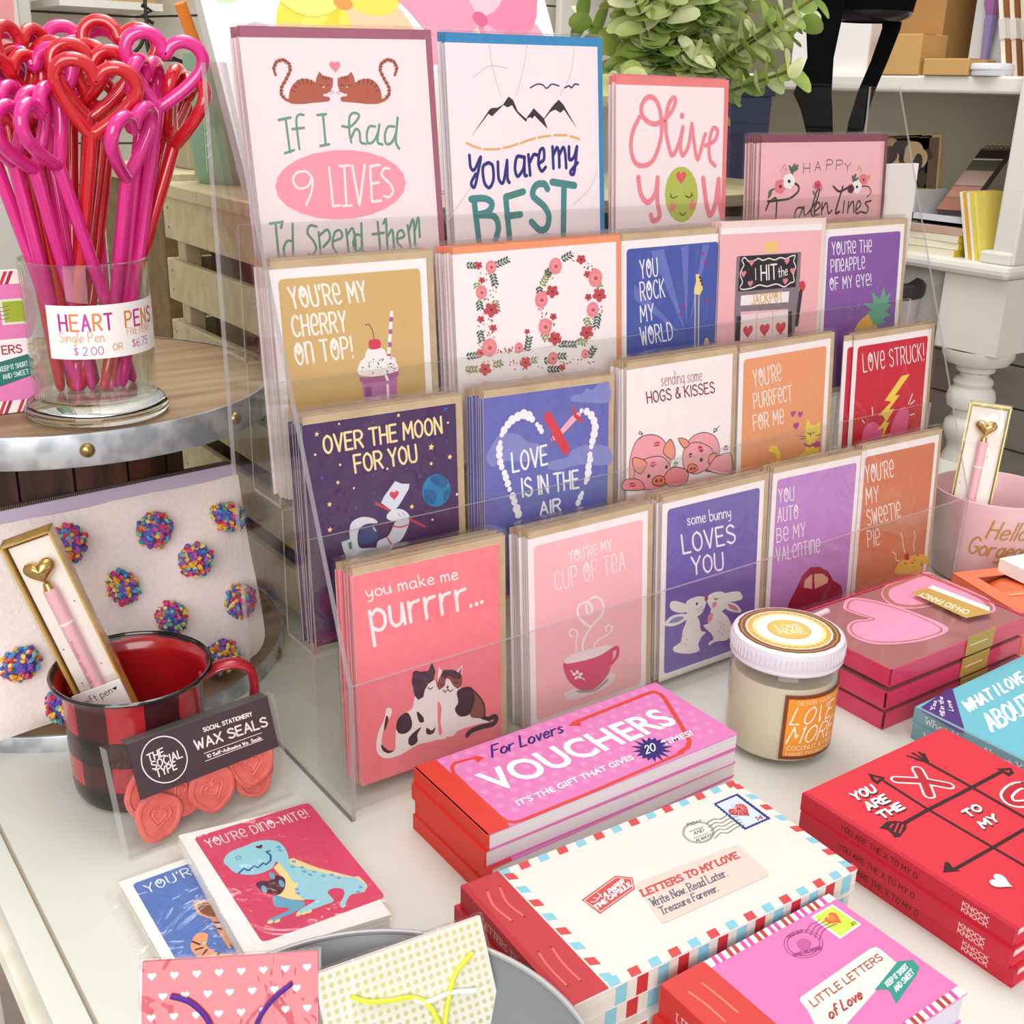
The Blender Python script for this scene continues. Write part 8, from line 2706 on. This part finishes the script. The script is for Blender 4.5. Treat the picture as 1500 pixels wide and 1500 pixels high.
def pen_box(name, label, TL, TR, DN, length, gold, text):
    TL, TR, DN = Vector(TL), Vector(TR), Vector(DN); x = (TR - TL).normalized(); dn = DN.normalized(); dn = (dn - x * dn.dot(x)).normalized(); n = dn.cross(x) * -1
    up_ = -dn; back_ = up_.cross(x); w = (TR - TL).length
    RMx = Matrix((x, back_, up_)).transposed(); base_ = TL + dn * length + x * w / 2
    o = thing(name, label, 'gift box', base_, RMx)
    g = M(gold, .3, .35); a = w / 2
    mb = MB(); mb.box(-a, a, .013, .0145, 0, length, g); mb.box(-a, -a + .0012, 0, .0145, 0, length, g); mb.box(a - .0012, a, 0, .0145, 0, length, g); mb.box(-a, a, 0, .0145, length - .0012, length, g); mb.box(-a, a, 0, .0145, 0, .0012, g); mb.build('gold_tray', o)
    mb = MB(); mb.box(-a + .0025, a - .0025, .006, .0068, .002, length - .004, M('fbf7f2', .6))
    op = [('H', 'b06a50', [int(q[0] * 10), int(q[1] * 10), 7, 20]) for q in ((21, 24), (23.5, 48), (5, 75), (21.5, 92), (6, 100))]
    art(mb, op, lambda u, v, l: (-a + u, .0059 - l, length - v)); mb.build('white_insert', o)
    pk = M('f3bcc4', .35, 0, .5, .3); gd = M('d9b26a', .18, .95)
    pn = MB(); L0 = length - .034; pn.tube([(0, .001, .012), (0, .001, L0 - .022), (0, .001, L0)], .0041, pk, 14); pb = pn.build('pen_barrel', o)
    mb = MB(); mb.tube([(0, .001, L0 - .024), (0, .001, L0 - .0225)], .0044, M('fbeef0', .3), 14); mb.build('ring', pb)
    mb = MB()
    if text: art(mb, [tx('ital', 'b0654a', .28, 'written from the heart', 0, 0, 42, 2.2)], lambda u, v, l: (-.0006 + v * 1.0, -.0033 - l, L0 - .034 - u)); mb.build('gold_script', pb)
    mb = MB(); mb.tube([(0, .001, L0), (0, .001, L0 + .004)], [.0032, .0024], gd, 12)
    hh = heart_pts(28)
    rows = [[(px_ * .0098 * s_, .001 - dy, L0 + .0125 - py_ * .0098 * s_) for px_, py_ in hh] for s_, dy in ((.05, .0048), (.5, .0042), (.85, .0026), (1, 0), (.85, -.0026), (.5, -.0042), (.05, -.0048))]
    mb.grid(rows, gd, True, closed_u=True); mb.build('gold_heart', o)
    if text:
        mb = MB(); mb.box(-a - .0004, a + .0004, -.0048, -.0036, .0, .066, M('fcf8f4', .6))
        art(mb, [tx('hand', '3a3030', .45, 'gift pen', 5, 8.5, 18, 5, -6), ('H', '3a3030', [250, 45, 14, -10])], lambda u, v, l: (-a + u, -.00485 - l, .066 - v)); mb.build('paper_wrap', o)
    mb = MB(); mb.box(-a - .0006, a + .0006, -.0035, .015, .067, length + .0004, SLEEVE); mb.build('clear_sleeve', o)
    return o
pen_box('gift_pen_box', 'gold boxed pink pen with gold heart leaning in the plaid mug', (-.1715, .1237, .1635), (-.1453, .1135, .1725), (.06, -.031, -.108), 0.168, 'e0b95f', True)

# wax seals pack
O, eu, ev, w_, h_ = FR['wax']; eu = Vector(eu); up = -Vector(ev); back = up.cross(eu); RM = Matrix((eu, back, up)).transposed(); base = Vector(O) + Vector(ev) * h_ + eu * w_ / 2
t = thing('wax_seal_pack', 'clear pack of coral wax seals with dark header leaning on plaid mug', 'package', base, RM)
fw = lambda u, v, l: (u - w_ / 2, -.0062 - l, h_ - v)
mb = MB(); art(mb, ART['wax'], fw, rough=.45)
hd = ART['wax'][0][2]; q = [(hd[i] * 1e-4, hd[i + 1] * 1e-4) for i in range(0, 8, 2)]
mb.face([(q[0][0] - w_ / 2, -.0062, h_ - q[0][1]), (q[1][0] - w_ / 2, -.0062, h_ - q[1][1]), (q[1][0] - w_ / 2, .0045, h_ - q[1][1] + .001), (q[0][0] - w_ / 2, .0045, h_ - q[0][1] + .001)], M('5a5a58', .4)); mb.build('header_card', t)
SEAL = noisy('coral_wax', 'e0675e', 'ea7a70', (90, 90, 90), .4, .2)
def seal_mesh(seed):
    mb = MB(); r_ = random.Random(seed); n = 40; ph = [r_.uniform(0, 6) for _ in range(3)]
    def rad(a): return .0145 * (1 + .05 * math.sin(3 * a + ph[0]) + .03 * math.sin(5 * a + ph[1]))
    rows = []
    for s_, y in ((0, .0015), (.7, .0018), (1, .0005), (1.03, -.0014), (.95, -.003), (.84, -.0032), (.78, -.0021), (.5, -.0022), (.0, -.0022)):
        rows.append([(s_ * rad(2 * PI * k / n) * math.cos(2 * PI * k / n), y, s_ * rad(2 * PI * k / n) * math.sin(2 * PI * k / n)) for k in range(n)])
    mb.grid(rows, SEAL, True, closed_u=True)
    for sc_ in (.0078, .0045): mb.tube([(x * sc_, -.0024, -y * sc_) for x, y in heart_pts(24)], .0007, SEAL, 6, closed=True)
    return mb
s0 = seal_mesh(1).build('wax_seal', t)
for i, (x, z, y, a) in enumerate([(-.031, .0175, -.001, .3), (.004, .0215, -.001, -.3), (.031, .028, -.0015, 0), (-.013, .024, .0035, 1), (.018, .032, .0045, 2), (-.032, .030, .004, 2.5), (.033, .019, .0035, 1.7)]):
    o = s0 if i == 0 else s0.copy()
    if i: COL.objects.link(o)
    o.location = (x, y, z); o.rotation_euler = (.1 * math.sin(i), a, .12 * math.cos(i * 2))
mb = MB(); hw = w_ / 2 + .004
mb.grid([[(-hw, y0, z) for y0 in (-.0058, .0058)] + [(hw, y0, z) for y0 in (.0058, -.0058)] for z in (0.0, .01, .03, h_ - .006)], lambda i, j: BAGSIDE if j in (0, 2) else SLEEVE, False, closed_u=True); mb.grid([[(x, y, .0) for x in (-hw, hw)] for y in (-.0058, .0058)], BAGSIDE, False); mb.build('clear_bag', t)

# mini card packs
def flat_root(key, name, label, cat, z0=None, grp=None):
    O, eu, ev, w_, h_ = FR[key]; eu = Vector(eu); ex = Vector(ev); n = ex.cross(eu) * -1; n = eu.cross(-ex)
    RM = Matrix((eu, -ex, n)).transposed(); c = Vector(O) + eu * w_ / 2 + ex * h_ / 2
    return RM, c, w_, h_, n
for key, lab, th, base_c in (('tiger', 'blue tiger mini card pack under the dinosaur pack', .0088, 'f4efe4'), ('dino', 'pink dinosaur dino-mite mini card pack resting on tiger pack', .0088, 'f7f4ee')):
    RM, c, w_, h_, n = flat_root(key, '', '', '')
    t = thing('mini_card_pack', lab, 'card pack', c - n * th, RM)
    for k in range(5):
        z = k * th / 5.2
        mb = MB(); d_ = .0004 * (k % 2); mb.box(-w_ / 2 + d_, w_ / 2 - d_, -h_ / 2 + d_, h_ / 2 - d_, z, z + th / 5.2 - .0003, M(base_c if k % 2 == 0 or key == 'dino' else 'dccfb4', .7))
        if k == 4: art(mb, ART[key], lambda u, v, l: (u - w_ / 2, h_ / 2 - v, z + th / 5.2 - .00025 + l), lay0=0)
        mb.build('mini_card', t)
    mb = MB(); mb.box(-w_ / 2 - .0015, w_ / 2 + .0015, -h_ / 2 - .0015, h_ / 2 + .0015, 0, th + .0009, SLEEVE, sides={'b': None}); mb.face([(-w_ / 2 - .009, h_ / 2 + .003, .002), (-w_ / 2 - .001, h_ / 2 + .003, .003), (-w_ / 2 - .001, -h_ / 2, .003), (-w_ / 2 - .007, -h_ / 2, .002)], SLEEVE); mb.build('clear_sleeve', t)

# ------------------------------------------------------------------ bowl with two small gift envelopes
BX, BY = -.136, -.246
t = thing('grey_bowl', 'wide grey metal bowl at the front edge of the table', 'bowl', (BX, BY, 0))
GB = noisy('brushed_grey', '85878a', '94969a', (10, 10, 10), .4, metal=.3)
mb = MB(); mb.lathe([(0, .001), (.04, .001), (.055, .006), (.078, .024), (.09, .04), (.0955, .0492), (.0967, .0502), (.0972, .0492), (.092, .039), (.08, .022), (.057, .003), (.04, 0), (0, 0)], GB, 96); mb.build('bowl', t)
mb = MB(); mb.tube([(.0965 * math.cos(2 * PI * j / 96), .0965 * math.sin(2 * PI * j / 96), .0496) for j in range(96)], .0014, M('b9b6b8', .4, .3), 8, closed=True); mb.build('rim', t)
def gift_env(label, TL, TR, tilt, ln, basec, ops, cords, cordc):
    TL, TR = Vector(TL), Vector(TR); x = (TR - TL).normalized(); hb_ = Vector((-x.y, x.x, 0)).normalized(); up_ = Vector((0, 0, 1)) * math.cos(tilt) + hb_ * math.sin(tilt); up_ = (up_ - x * up_.dot(x)).normalized(); bk_ = up_.cross(x); w = (TR - TL).length
    o = thing('gift_envelope', label, 'envelope', TL - up_ * ln + x * w / 2, Matrix((x, bk_, up_)).transposed()); a = w / 2
    mb = MB(); mb.box(-a, a, 0.0002, .003, 0, ln, M(basec, .6), sides={'f': None}); art(mb, [RR(basec, 0, 0, w * 1000, ln * 1000)] + ops, lambda u, v, l: (u - a, -l, ln - v)); mb.build('envelope', o)
    mb = MB()
    for c_, pts in cords: mb.tube(spline([(p[0] * .001 - a, -.0016 - (p[2] if len(p) > 2 else 0) * .001, ln - p[1] * .001) for p in pts], 6), .0011, M(c_, .7), 6)
    mb.build('cord', o)
    mb = MB(); mb.box(-a - .0012, a + .0012, -.0004, .0036, 0, ln + .0012, SLEEVE); mb.build('clear_sleeve', o)
ops = []
for i in range(9):
    for j in range(10): ops.append(('H', 'fbeeee', [int((4 + i * 9.2 + (j % 2) * 4.6) * 10), int((6 + j * 8.2) * 10), 19, 0]))
gift_env('coral gift envelope with white hearts and purple cord in the bowl', (-.190,-.150,.075), (-.1265,-.186,.075), math.radians(30), .078, 'd65a68', [o for o in ops if 2 < o[2][0] / 10 < 72], [('5a2a8c', [(12, 14), (20, 17), (27, 24), (31, 34), (36, 44)]), ('5a2a8c', [(62, 12), (54, 18), (48, 26), (42, 40)])], '5a2a8c')
ops = []
for i in range(22):
    for j in range(24):
        k = j / 24; c_ = ['dccf8c', 'd8d294', 'ccce94', 'bcc893', 'adc194', '9fb997'][min(5, int(k * 7))]
        ops.append(('E', c_, [int((3.0 + i * 3.7) * 10), int((3 + j * 3.7) * 10), 11, 0, 0, 11]))
gift_env('cream gift envelope with yellow green dots and neon cord in the bowl', (-.1305,-.189,.067), (-.051,-.199,.067), math.radians(30), .084, 'eae7da', [o for o in ops if o[2][1] < 820 and o[2][0] < 800], [('e8f04a', [(14, 14), (20, 18), (30, 21), (40, 23), (47, 29), (50, 40)]), ('e8f04a', [(72, 14), (62, 20), (56, 30), (51, 42)]), ('f6f4f0', [(40, 23), (46, 27), (58, 27), (70, 30)])], '')

# ------------------------------------------------------------------ piles of booklets and books
def pile(key, name, labels, cat, zt, th, build, offs, grp):
    O, eu, ev, w_, h_ = FR[key]; eu = Vector(eu); ex = Vector(ev); RM = Matrix((eu, -ex, Vector((0, 0, 1)))).transposed(); c = Vector(O) + eu * w_ / 2 + ex * h_ / 2
    n = len(labels); first = None
    for i in range(n):   # 0 is the top one
        p = Vector((c.x, c.y, zt - th * (i + 1))) + eu * offs[i][0] + ex * offs[i][1]; m_ = Matrix.Translation(p) @ (RM @ Matrix.Rotation(math.radians(offs[i][2]), 3, 'Z')).to_4x4()
        if i == 0: t = thing(name, labels[0], cat, (0, 0, 0), None, grp); t.matrix_world = m_; build(t, w_, h_, th, True)
        elif i == 1: first = thing(name, labels[1], cat, (0, 0, 0), None, grp); first.matrix_world = m_; build(first, w_, h_, th, False)
        else: dup(first, labels[i], mat=m_)
def top_fn(w_, h_, z): return lambda u, v, l: (u - w_ / 2, h_ / 2 - v, z + l)
def b_vouch(t, w, h, th, top):
    a, b = w / 2, h / 2
    mb = MB(); mb.box(-a + .001, a - .0005, -b + .0006, b - .0006, .0006, th - .0006, M('eadfe6', .7), sides={'f': noisy('voucher_page_edges', 'd2c6cc', 'efe8ec', (1, 1, 2200), .7)}); mb.build('pages', t)
    mb = MB(); mb.box(-a, a, -b, b, 0, .0006, M('dc78b6', .5)); mb.box(-a, a, -b, b, th - .0006, th - .0001, M('d078ae', .5)); 
    art(mb, ART['vouch'] if top else ART['vouch'][:1] + [RR('d43a29', 0, 0, 15, 78.5)], top_fn(w, h, th - .00008), rough=.4); mb.build('cover', t)
    mb = MB(); mb.box(-a - .0006, -a + .001, -b - .0002, b + .0002, -.0001, th, M('dc382a', .55)); mb.box(-a - .0006, -a + .0145, b, b + .0003, 0, th, M('dc382a')); mb.build('spine_tape', t)
pile('vouch', 'voucher_booklet', ['pink voucher booklet with red spine tape, topmost of the pile', 'pink voucher booklet second from top of the pile', 'pink voucher booklet third from top of the pile', 'bottom pink voucher booklet of the pile'], 'booklet', .042, .0105, b_vouch, [(0, 0, 0), (-.0015, .0006, -.4), (.0, .0015, .8), (-.001, .001, .3)], 'pile of pink voucher booklets')
def b_letters(t, w, h, th, top):
    a, b = w / 2, h / 2
    mb = MB(); mb.box(-a + .002, a - .0004, -b, b, .0008, th - .0012, M('e9e4da', .7), sides={'f': noisy('letter_page_edges', 'cfc8bb', 'f2eee6', (1, 1, 1800), .7), 'r': noisy('letter_page_edges_side', 'cfc8bb', 'f2eee6', (1, 1, 1800), .7)}); mb.build('pages', t)
    mb = MB(); mb.box(-a, a, -b, b, th - .0012, th - .0002, M('f6f4ee', .6)); mb.box(-a, a, -b, b, 0, .0008, M('f2efe8', .6))
    for i in range(13):
        x = -a + .026 + i * .0125
        mb.box(x, x + .0065, -b - .0002, -b + .0001, .001, th - .0015, M(['8ccadb', 'c8343a'][i % 2], .6))
    for i in range(6):
        y = -b + .006 + i * .015; mb.box(a - .0004, a + .0002, y, y + .007, .001, th - .0015, M(['8ccadb', 'c8343a'][i % 2], .6))
    art(mb, ART['letters'] if top else ART['letters'][:1], top_fn(w, h, th - .00015), rough=.5); mb.build('cover', t)
    mb = MB(); mb.box(-a - .0008, -a + .0025, -b, b, 0, th, M('b8242e', .6)); mb.box(-a - .0006, -a + .022, b, b + .0004, 0, th, M('b8242e'))
    art(mb, [tx('serif', 'e8c8c0', .45, 'LETTERS TO MY LOVE', 22, 8.2, 56, 3.6)], lambda u, v, l: (-a - .0009 - l, b - u, th - v)); mb.build('spine', t)
pile('letters', 'letters_book', ['white envelope style letters book with red stitched spine, top of pile', 'white letters book second in the stitched red spine pile', 'bottom white letters book of the stitched red spine pile'], 'book', .040, .0133, b_letters, [(0, 0, 0), (-.003, -.001, -.8), (-.001, .002, .6)], 'pile of white letters books')
def b_xo(t, w, h, th, top):
    a, b = w / 2, h / 2; R_ = M('e0344a', .5)
    mb = MB(); mb.box(-a + .003, a - .003, -b + .003, b - .003, .0015, th - .0015, M('f2dfe2', .7)); mb.build('pages', t)
    mb = MB(); mb.box(-a, a, -b, b, th - .0017, th - .0001, R_); mb.box(-a, a, -b, b, 0, .0016, R_); art(mb, ART['xo'] if top else ART['xo'][:1], top_fn(w, h, th - .00005), rough=.5); mb.build('cover', t, bevel=.0003)
    mb = MB(); mb.box(-a - .0006, -a + .0025, -b, b, 0, th, M('c22236', .55))
    art(mb, [tx('cond', '5a0f1a', .55, 'YOU ARE THE X TO MY O', 30, 7.6, 52, 3.6), tx('cond', 'efb8ba', .6, 'KNOCK', 110, 5.4, 15, 2.6), tx('cond', 'efb8ba', .6, 'KNOCK', 110, 9.0, 15, 2.6)], lambda u, v, l: (-a - .00065 - l, b - u, th - v)); mb.build('spine', t)
pile('xo', 'gift_book', ['red gift book with black arrow grid, topmost of three', 'red gift book in the middle of three', 'red gift book at bottom of three'], 'book', .035, .01165, b_xo, [(0, 0, 0), (-.0015, .002, -.6), (.0015, .004, -.3)], 'pile of red gift books')
def b_little(t, w, h, th, top):
    a, b = w / 2, h / 2
    mb = MB(); mb.box(-a + .002, a - .001, -b + .001, b - .001, .0008, th - .001, M('d9cfe0', .7)); mb.build('pages', t)
    mb = MB(); mb.box(-a, a, -b, b, th - .0012, th - .0001, M('e88cc0', .5)); mb.box(-a, a, -b, b, 0, .0008, M('e88cc0', .5)); art(mb, ART['little'] if top else ART['little'][:1], top_fn(w, h, th - .00005), rough=.45); mb.build('cover', t)
    mb = MB(); mb.box(-a - .0008, -a + .003, -b, b, 0, th, M('cf2f2c', .5)); mb.box(-a, -a + .0265, b, b + .0004, 0, th, M('d4342e', .5))
    art(mb, [tx('serif', 'f2d0c8', .5, 'LITTLE LETTERS', 12, 12, 44, 4.5)], lambda u, v, l: (-a - .0009 - l, b - u, th - v)); mb.build('spine', t)
pile('little', 'letters_book', ['pink book with green ribbon banner and heart stamp, top of pile', 'pink book with red spine lying under the banner one'], 'book', .036, .018, b_little, [(0, 0, 0), (-.0025, -.001, .5)], 'pile of pink letters books')
def b_teal(t, w, h, th, top):
    a, b = w / 2, h / 2
    mb = MB(); mb.box(-a + .001, a - .001, -b + .002, b - .002, .001, th - .001, M('e6e8ea', .7)); mb.build('pages', t)
    mb = MB(); mb.box(-a, a, -b, b, th - .0012, th - .0001, M('79cfe0', .5)); mb.box(-a, a, -b, b, 0, .001, M('5c97a6', .5)); art(mb, ART['teal'] if top else ART['teal'][:1], top_fn(w, h, th - .00005)); mb.build('cover', t)
    mb = MB(); mb.box(-a - .0005, -a + .002, -b, b, 0, th, M('7fa9b4', .5)); art(mb, [tx('serif', 'e4eef0', .7, 'What I Love About You', 10, 8.5, 80, 5)], lambda u, v, l: (-a - .0006 - l, b - u, th - v)); mb.build('spine', t)
pile('teal', 'fill_in_book', ['turquoise fill-in book with purple corner lying on top', 'turquoise fill-in book lying underneath its twin'], 'book', .024, .0118, b_teal, [(0, 0, 0), (-.0008, .001, .2)], 'pair of turquoise books')

# heart note boxes
def b_heart(t, w, h, th, top):
    a, b = w / 2, h / 2; R_ = M('d83a62', .4, 0, .5, .2)
    mb = MB(); mb.box(-a, a, -b, b, 0, .0015, R_); e = .0012
    for q in ((-a, -a + e, -b, b), (a - e, a, -b, b), (-a, a, -b, -b + e), (-a, a, b - e, b)): mb.box(q[0], q[1], q[2], q[3], .0015, th - .0035, R_)
    mb.build('tray', t)
    mb = MB(); mb.box(-a + .002, a - .002, -b + .002, b - .002, .002, th - .0045, M('a8746e', .6))
    art(mb, ART['hearts'][:4] if top else ART['hearts'][:1], top_fn(w, h, th - .0043), rough=.5); mb.build('heart_notes', t)
    if top:
        mb = MB(); mb.tube([(-a + .008, b - .012, th - .004), (-a + .038, b - .0095, th - .004)], .0026, M('f6e4ea', .4), 10); mb.build('pen', t)
    mb = MB(); mb.box(-a - .0006, a + .0006, -b - .0006, b + .0006, .001, th - .0004, LID, sides={'b': None}); mb.build('lid', t)
    mb = MB(); 
    if top: art(mb, ART['hearts'][4:], top_fn(w, h, th - .0002), rough=.35)
    xb0, xb1 = .0865 - a, .0865 - a + .034
    mb.box(xb0, xb1, -b - .0011, -b - .0007, 0.0008, th - .0003, M('c39a4c', .4, .2)); art(mb, [tx('cond', 'f2e2bc', .3, 'www.meri.com', 4, 9, 22, 1.6)], lambda u, v, l: (xb0 + u, -b - .00115 - l, th - v)) if False else None
    for k in range(14): mb.box(xb0 + .004 + k * .0016, xb0 + .0051 + k * .0016, -b - .00122, -b - .00108, th - .0085, th - .0075, M('f2e2bc', .5))
    mb.build('gold_band', t)
pile('hearts', 'heart_note_box', ['red box of pink heart notes with clear lid, top of pile', 'red heart note box in the middle of the pile', 'red heart note box at bottom of the pile'], 'box', .051, .017, b_heart, [(0, 0, 0), (-.003, .0005, .3), (-.001, .001, -.2)], 'pile of red heart note boxes')

# ------------------------------------------------------------------ candle
KX, KY = .2665, -.1035
t = thing('jar_candle', 'cream jar candle with white screw lid and orange label', 'candle', (KX, KY, 0)); t.scale = (1, 1, 1.06)
mb = MB(); mb.lathe([(0, .001), (.03, .001), (.0345, .003), (.0362, .007), (.0365, .012), (.0365, .058), (.0355, .0635), (.0335, .0665), (.0335, .072)], GLASS, 64); mb.build('jar', t)
mb = MB(); mb.lathe([(0, .0035), (.031, .0035), (.0345, .006), (.0352, .01), (.0352, .054), (.034, .056), (0, .056)], noisy('cream_wax', 'd6c8b0', 'dfd2bc', (8, 8, 20), .55), 64); mb.build('wax', t)
mb = MB(); lp = [(.0335, .066), (.0372, .066), (.0378, .0672), (.0374, .0684), (.0374, .0695), (.0378, .0705), (.0376, .078), (.0368, .0805), (.035, .0815), (0, .0815)]
mb.lathe(lp, M('dedae2', .3), 72)
for k in range(72):
    a = 2 * PI * k / 72; mb.tube([(.0378 * math.cos(a), .0378 * math.sin(a), .0712), (.0378 * math.cos(a), .0378 * math.sin(a), .0778)], .0006, M('dedae2', .3), 5)
mb.build('lid', t)
op = []
for c_, r_ in (('7a4a28', 34), ('c9a468', 32.2), ('8a5630', 31.6), ('f6efe0', 29), ('e9b45c', 28), ('f0dca8', 24.5), ('f8f0e0', 22), ('e0a24a', 14.5), ('f0bc62', 13.6)): op.append(('E', c_, [350, 350, int(r_ * 10), 0, 0, int(r_ * 10)]))
for k in range(40):
    a = 2 * PI * k / 40
    if k % 5: op.append(('S', 'b08a50', 6, [int(350 + 252 * math.cos(a)), int(350 + 252 * math.sin(a)), int(350 + 266 * math.cos(a)), int(350 + 266 * math.sin(a))], 0, 0))
op += [tx('cond', 'fbf3e0', .8, 'LOVE', 27, 34, 17, 6), tx('cond', 'fbf3e0', .8, 'MORE', 26.5, 41.5, 18, 6)]
ra = math.radians(-30)
def lidfn(u, v, l):
    x, y = u - .035, -(v - .035); return (x * math.cos(ra) - y * math.sin(ra), x * math.sin(ra) + y * math.cos(ra), .0816 + l)
mb = MB(); art(mb, op, lidfn); mb.build('lid_label', t)
mb = MB(); R = .0367; a0 = math.radians(-137); cyl_patch(mb, R, a0, a0 + .062 / R, .008, .0535, M('7c3c1c', .5), 30); cyl_patch(mb, R + .0001, a0 + .0025 / R, a0 + .0595 / R, .0105, .051, M('ea9530', .5), 30)
op = [tx('cond', 'fbe6c4', .35, '* DESIGN YOUR OWN LIFE', 6, 6.5, 48, 2.6), tx('ital', 'fdf2e2', 1.0, 'LOVE', 5, 20, 33, 11.5), tx('ital', 'fdf2e2', 1.0, 'MORE', 4, 33.5, 38, 11.5), tx('cond', 'fbe6c4', .45, 'COCONUT & VANILLA', 5, 38.6, 46, 3), tx('cond', 'fbe6c4', .35, 'HAND POURED SOY', 5, 42.6, 40, 2.4)]
art(mb, op, cyl(R + .0002, a0, .0535), step=.0001); mb.build('front_label', t)

# ------------------------------------------------------------------ pink mug, second pen box, orange boxes
GX, GY = .662, -.009
t = thing('pink_mug', 'large pink mug with gold script lettering at the right', 'mug', (GX, GY, 0))
PK = M('e3b9bf', .3, 0, .5, .3)
mb = MB(); mb.lathe([(0, .0006), (.04, .0006), (.0445, .003), (.049, .02), (.0535, .05), (.0555, .083), (.0552, .0855), (.054, .086), (.0528, .0845), (.0505, .05), (.046, .02), (.04, .006), (0, .005)], PK, 72); mb.build('body', t)
mb = MB(); gdm = 'b98a3c'
ca = math.atan2(CAM.y - GY, CAM.x - GX); R = .0548; a0 = ca - .32
def mugfn(u, v, l):
    z = .083 - v; r_ = .0445 + (.0555 - .0445) * min(1, max(0, z / .083)) ** .6 + .0011 + l; a = a0 + u / R; return (r_ * math.cos(a), r_ * math.sin(a), z)
art(mb, [tx('ital', gdm, 1.5, 'Hello', 17, 28, 34, 17), tx('ital', gdm, 1.6, 'Gorgeous', 3, 46, 62, 17)], mugfn, rough=.25, spec=.8); mb.build('gold_lettering', t)
mb = MB(); ha = ca + 2.2; mb.tube(spline([(r_ * math.cos(ha), r_ * math.sin(ha), z) for r_, z in ((.052, .07), (.07, .073), (.082, .055), (.072, .03), (.05, .022))], 5), .006, PK, 10); mb.build('handle', t)
pen_box('gift_pen_box', 'pale gold boxed pen standing in the pink mug', (.6319, .0133, .1677), (.6496, -.0171, .1667), (-.0154, 0, -.088), .104, 'e3cf8e', False)
for i, lb in enumerate(['orange gift box with cut out window, upper of two', 'orange gift box lower of two beside heart note boxes']):
    z = .0 + (1 - i) * .0205
    o = thing('orange_box', lb, 'box', (.579 + i * .002, -.1005 + i * .002, z), (0, 0, math.radians(-19)), group='orange window boxes')
    OR = M('ee8058', .5)
    mb = MB(); mb.box(-.045, .045, -.0415, .0415, 0, .001, OR)
    for q in ((-.045, -.044, -.0415, .0415), (.044, .045, -.0415, .0415), (-.045, .045, -.0415, -.0405), (-.045, .045, .0405, .0415)): mb.box(q[0], q[1], q[2], q[3], .001, .0195, OR)
    mb.box(-.045, -.03, -.0415, .0415, .0188, .0198, OR); mb.box(.025, .045, -.0415, .0415, .0188, .0198, OR); mb.box(-.03, .025, .028, .0415, .0188, .0198, OR); mb.box(-.03, .025, -.0415, -.004, .0188, .0198, OR); mb.build('carton', o)
    mb = MB(); mb.lathe([(.027, .004), (.028, .012), (.02, .0165), (0, .018)], M('e86a3a', .25, 0, .6, .5), 32, .002, .008); mb.build('orange_soap', o)
    mb = MB(); mb.tube(spline([(-.03, -.012, .0208), (0, -.013, .0212), (.004, -.01, .0225), (.03, -.014, .0208), (.044, -.012, .0208)], 4), .0009, M('e8b088', .6), 6); mb.build('string', o)
o = thing('white_box', 'small flat white box with dark slot lying on the orange boxes', 'box', (.612, -.092, .0405), (0, 0, math.radians(-12)))
mb = MB(); mb.box(-.03, .03, -.02, .02, 0, .012, M('f4f1ea', .5)); mb.box(-.012, .012, -.004, .0, .012, .0122, M('2a2624', .6)); mb.build('carton', o, bevel=.0008)
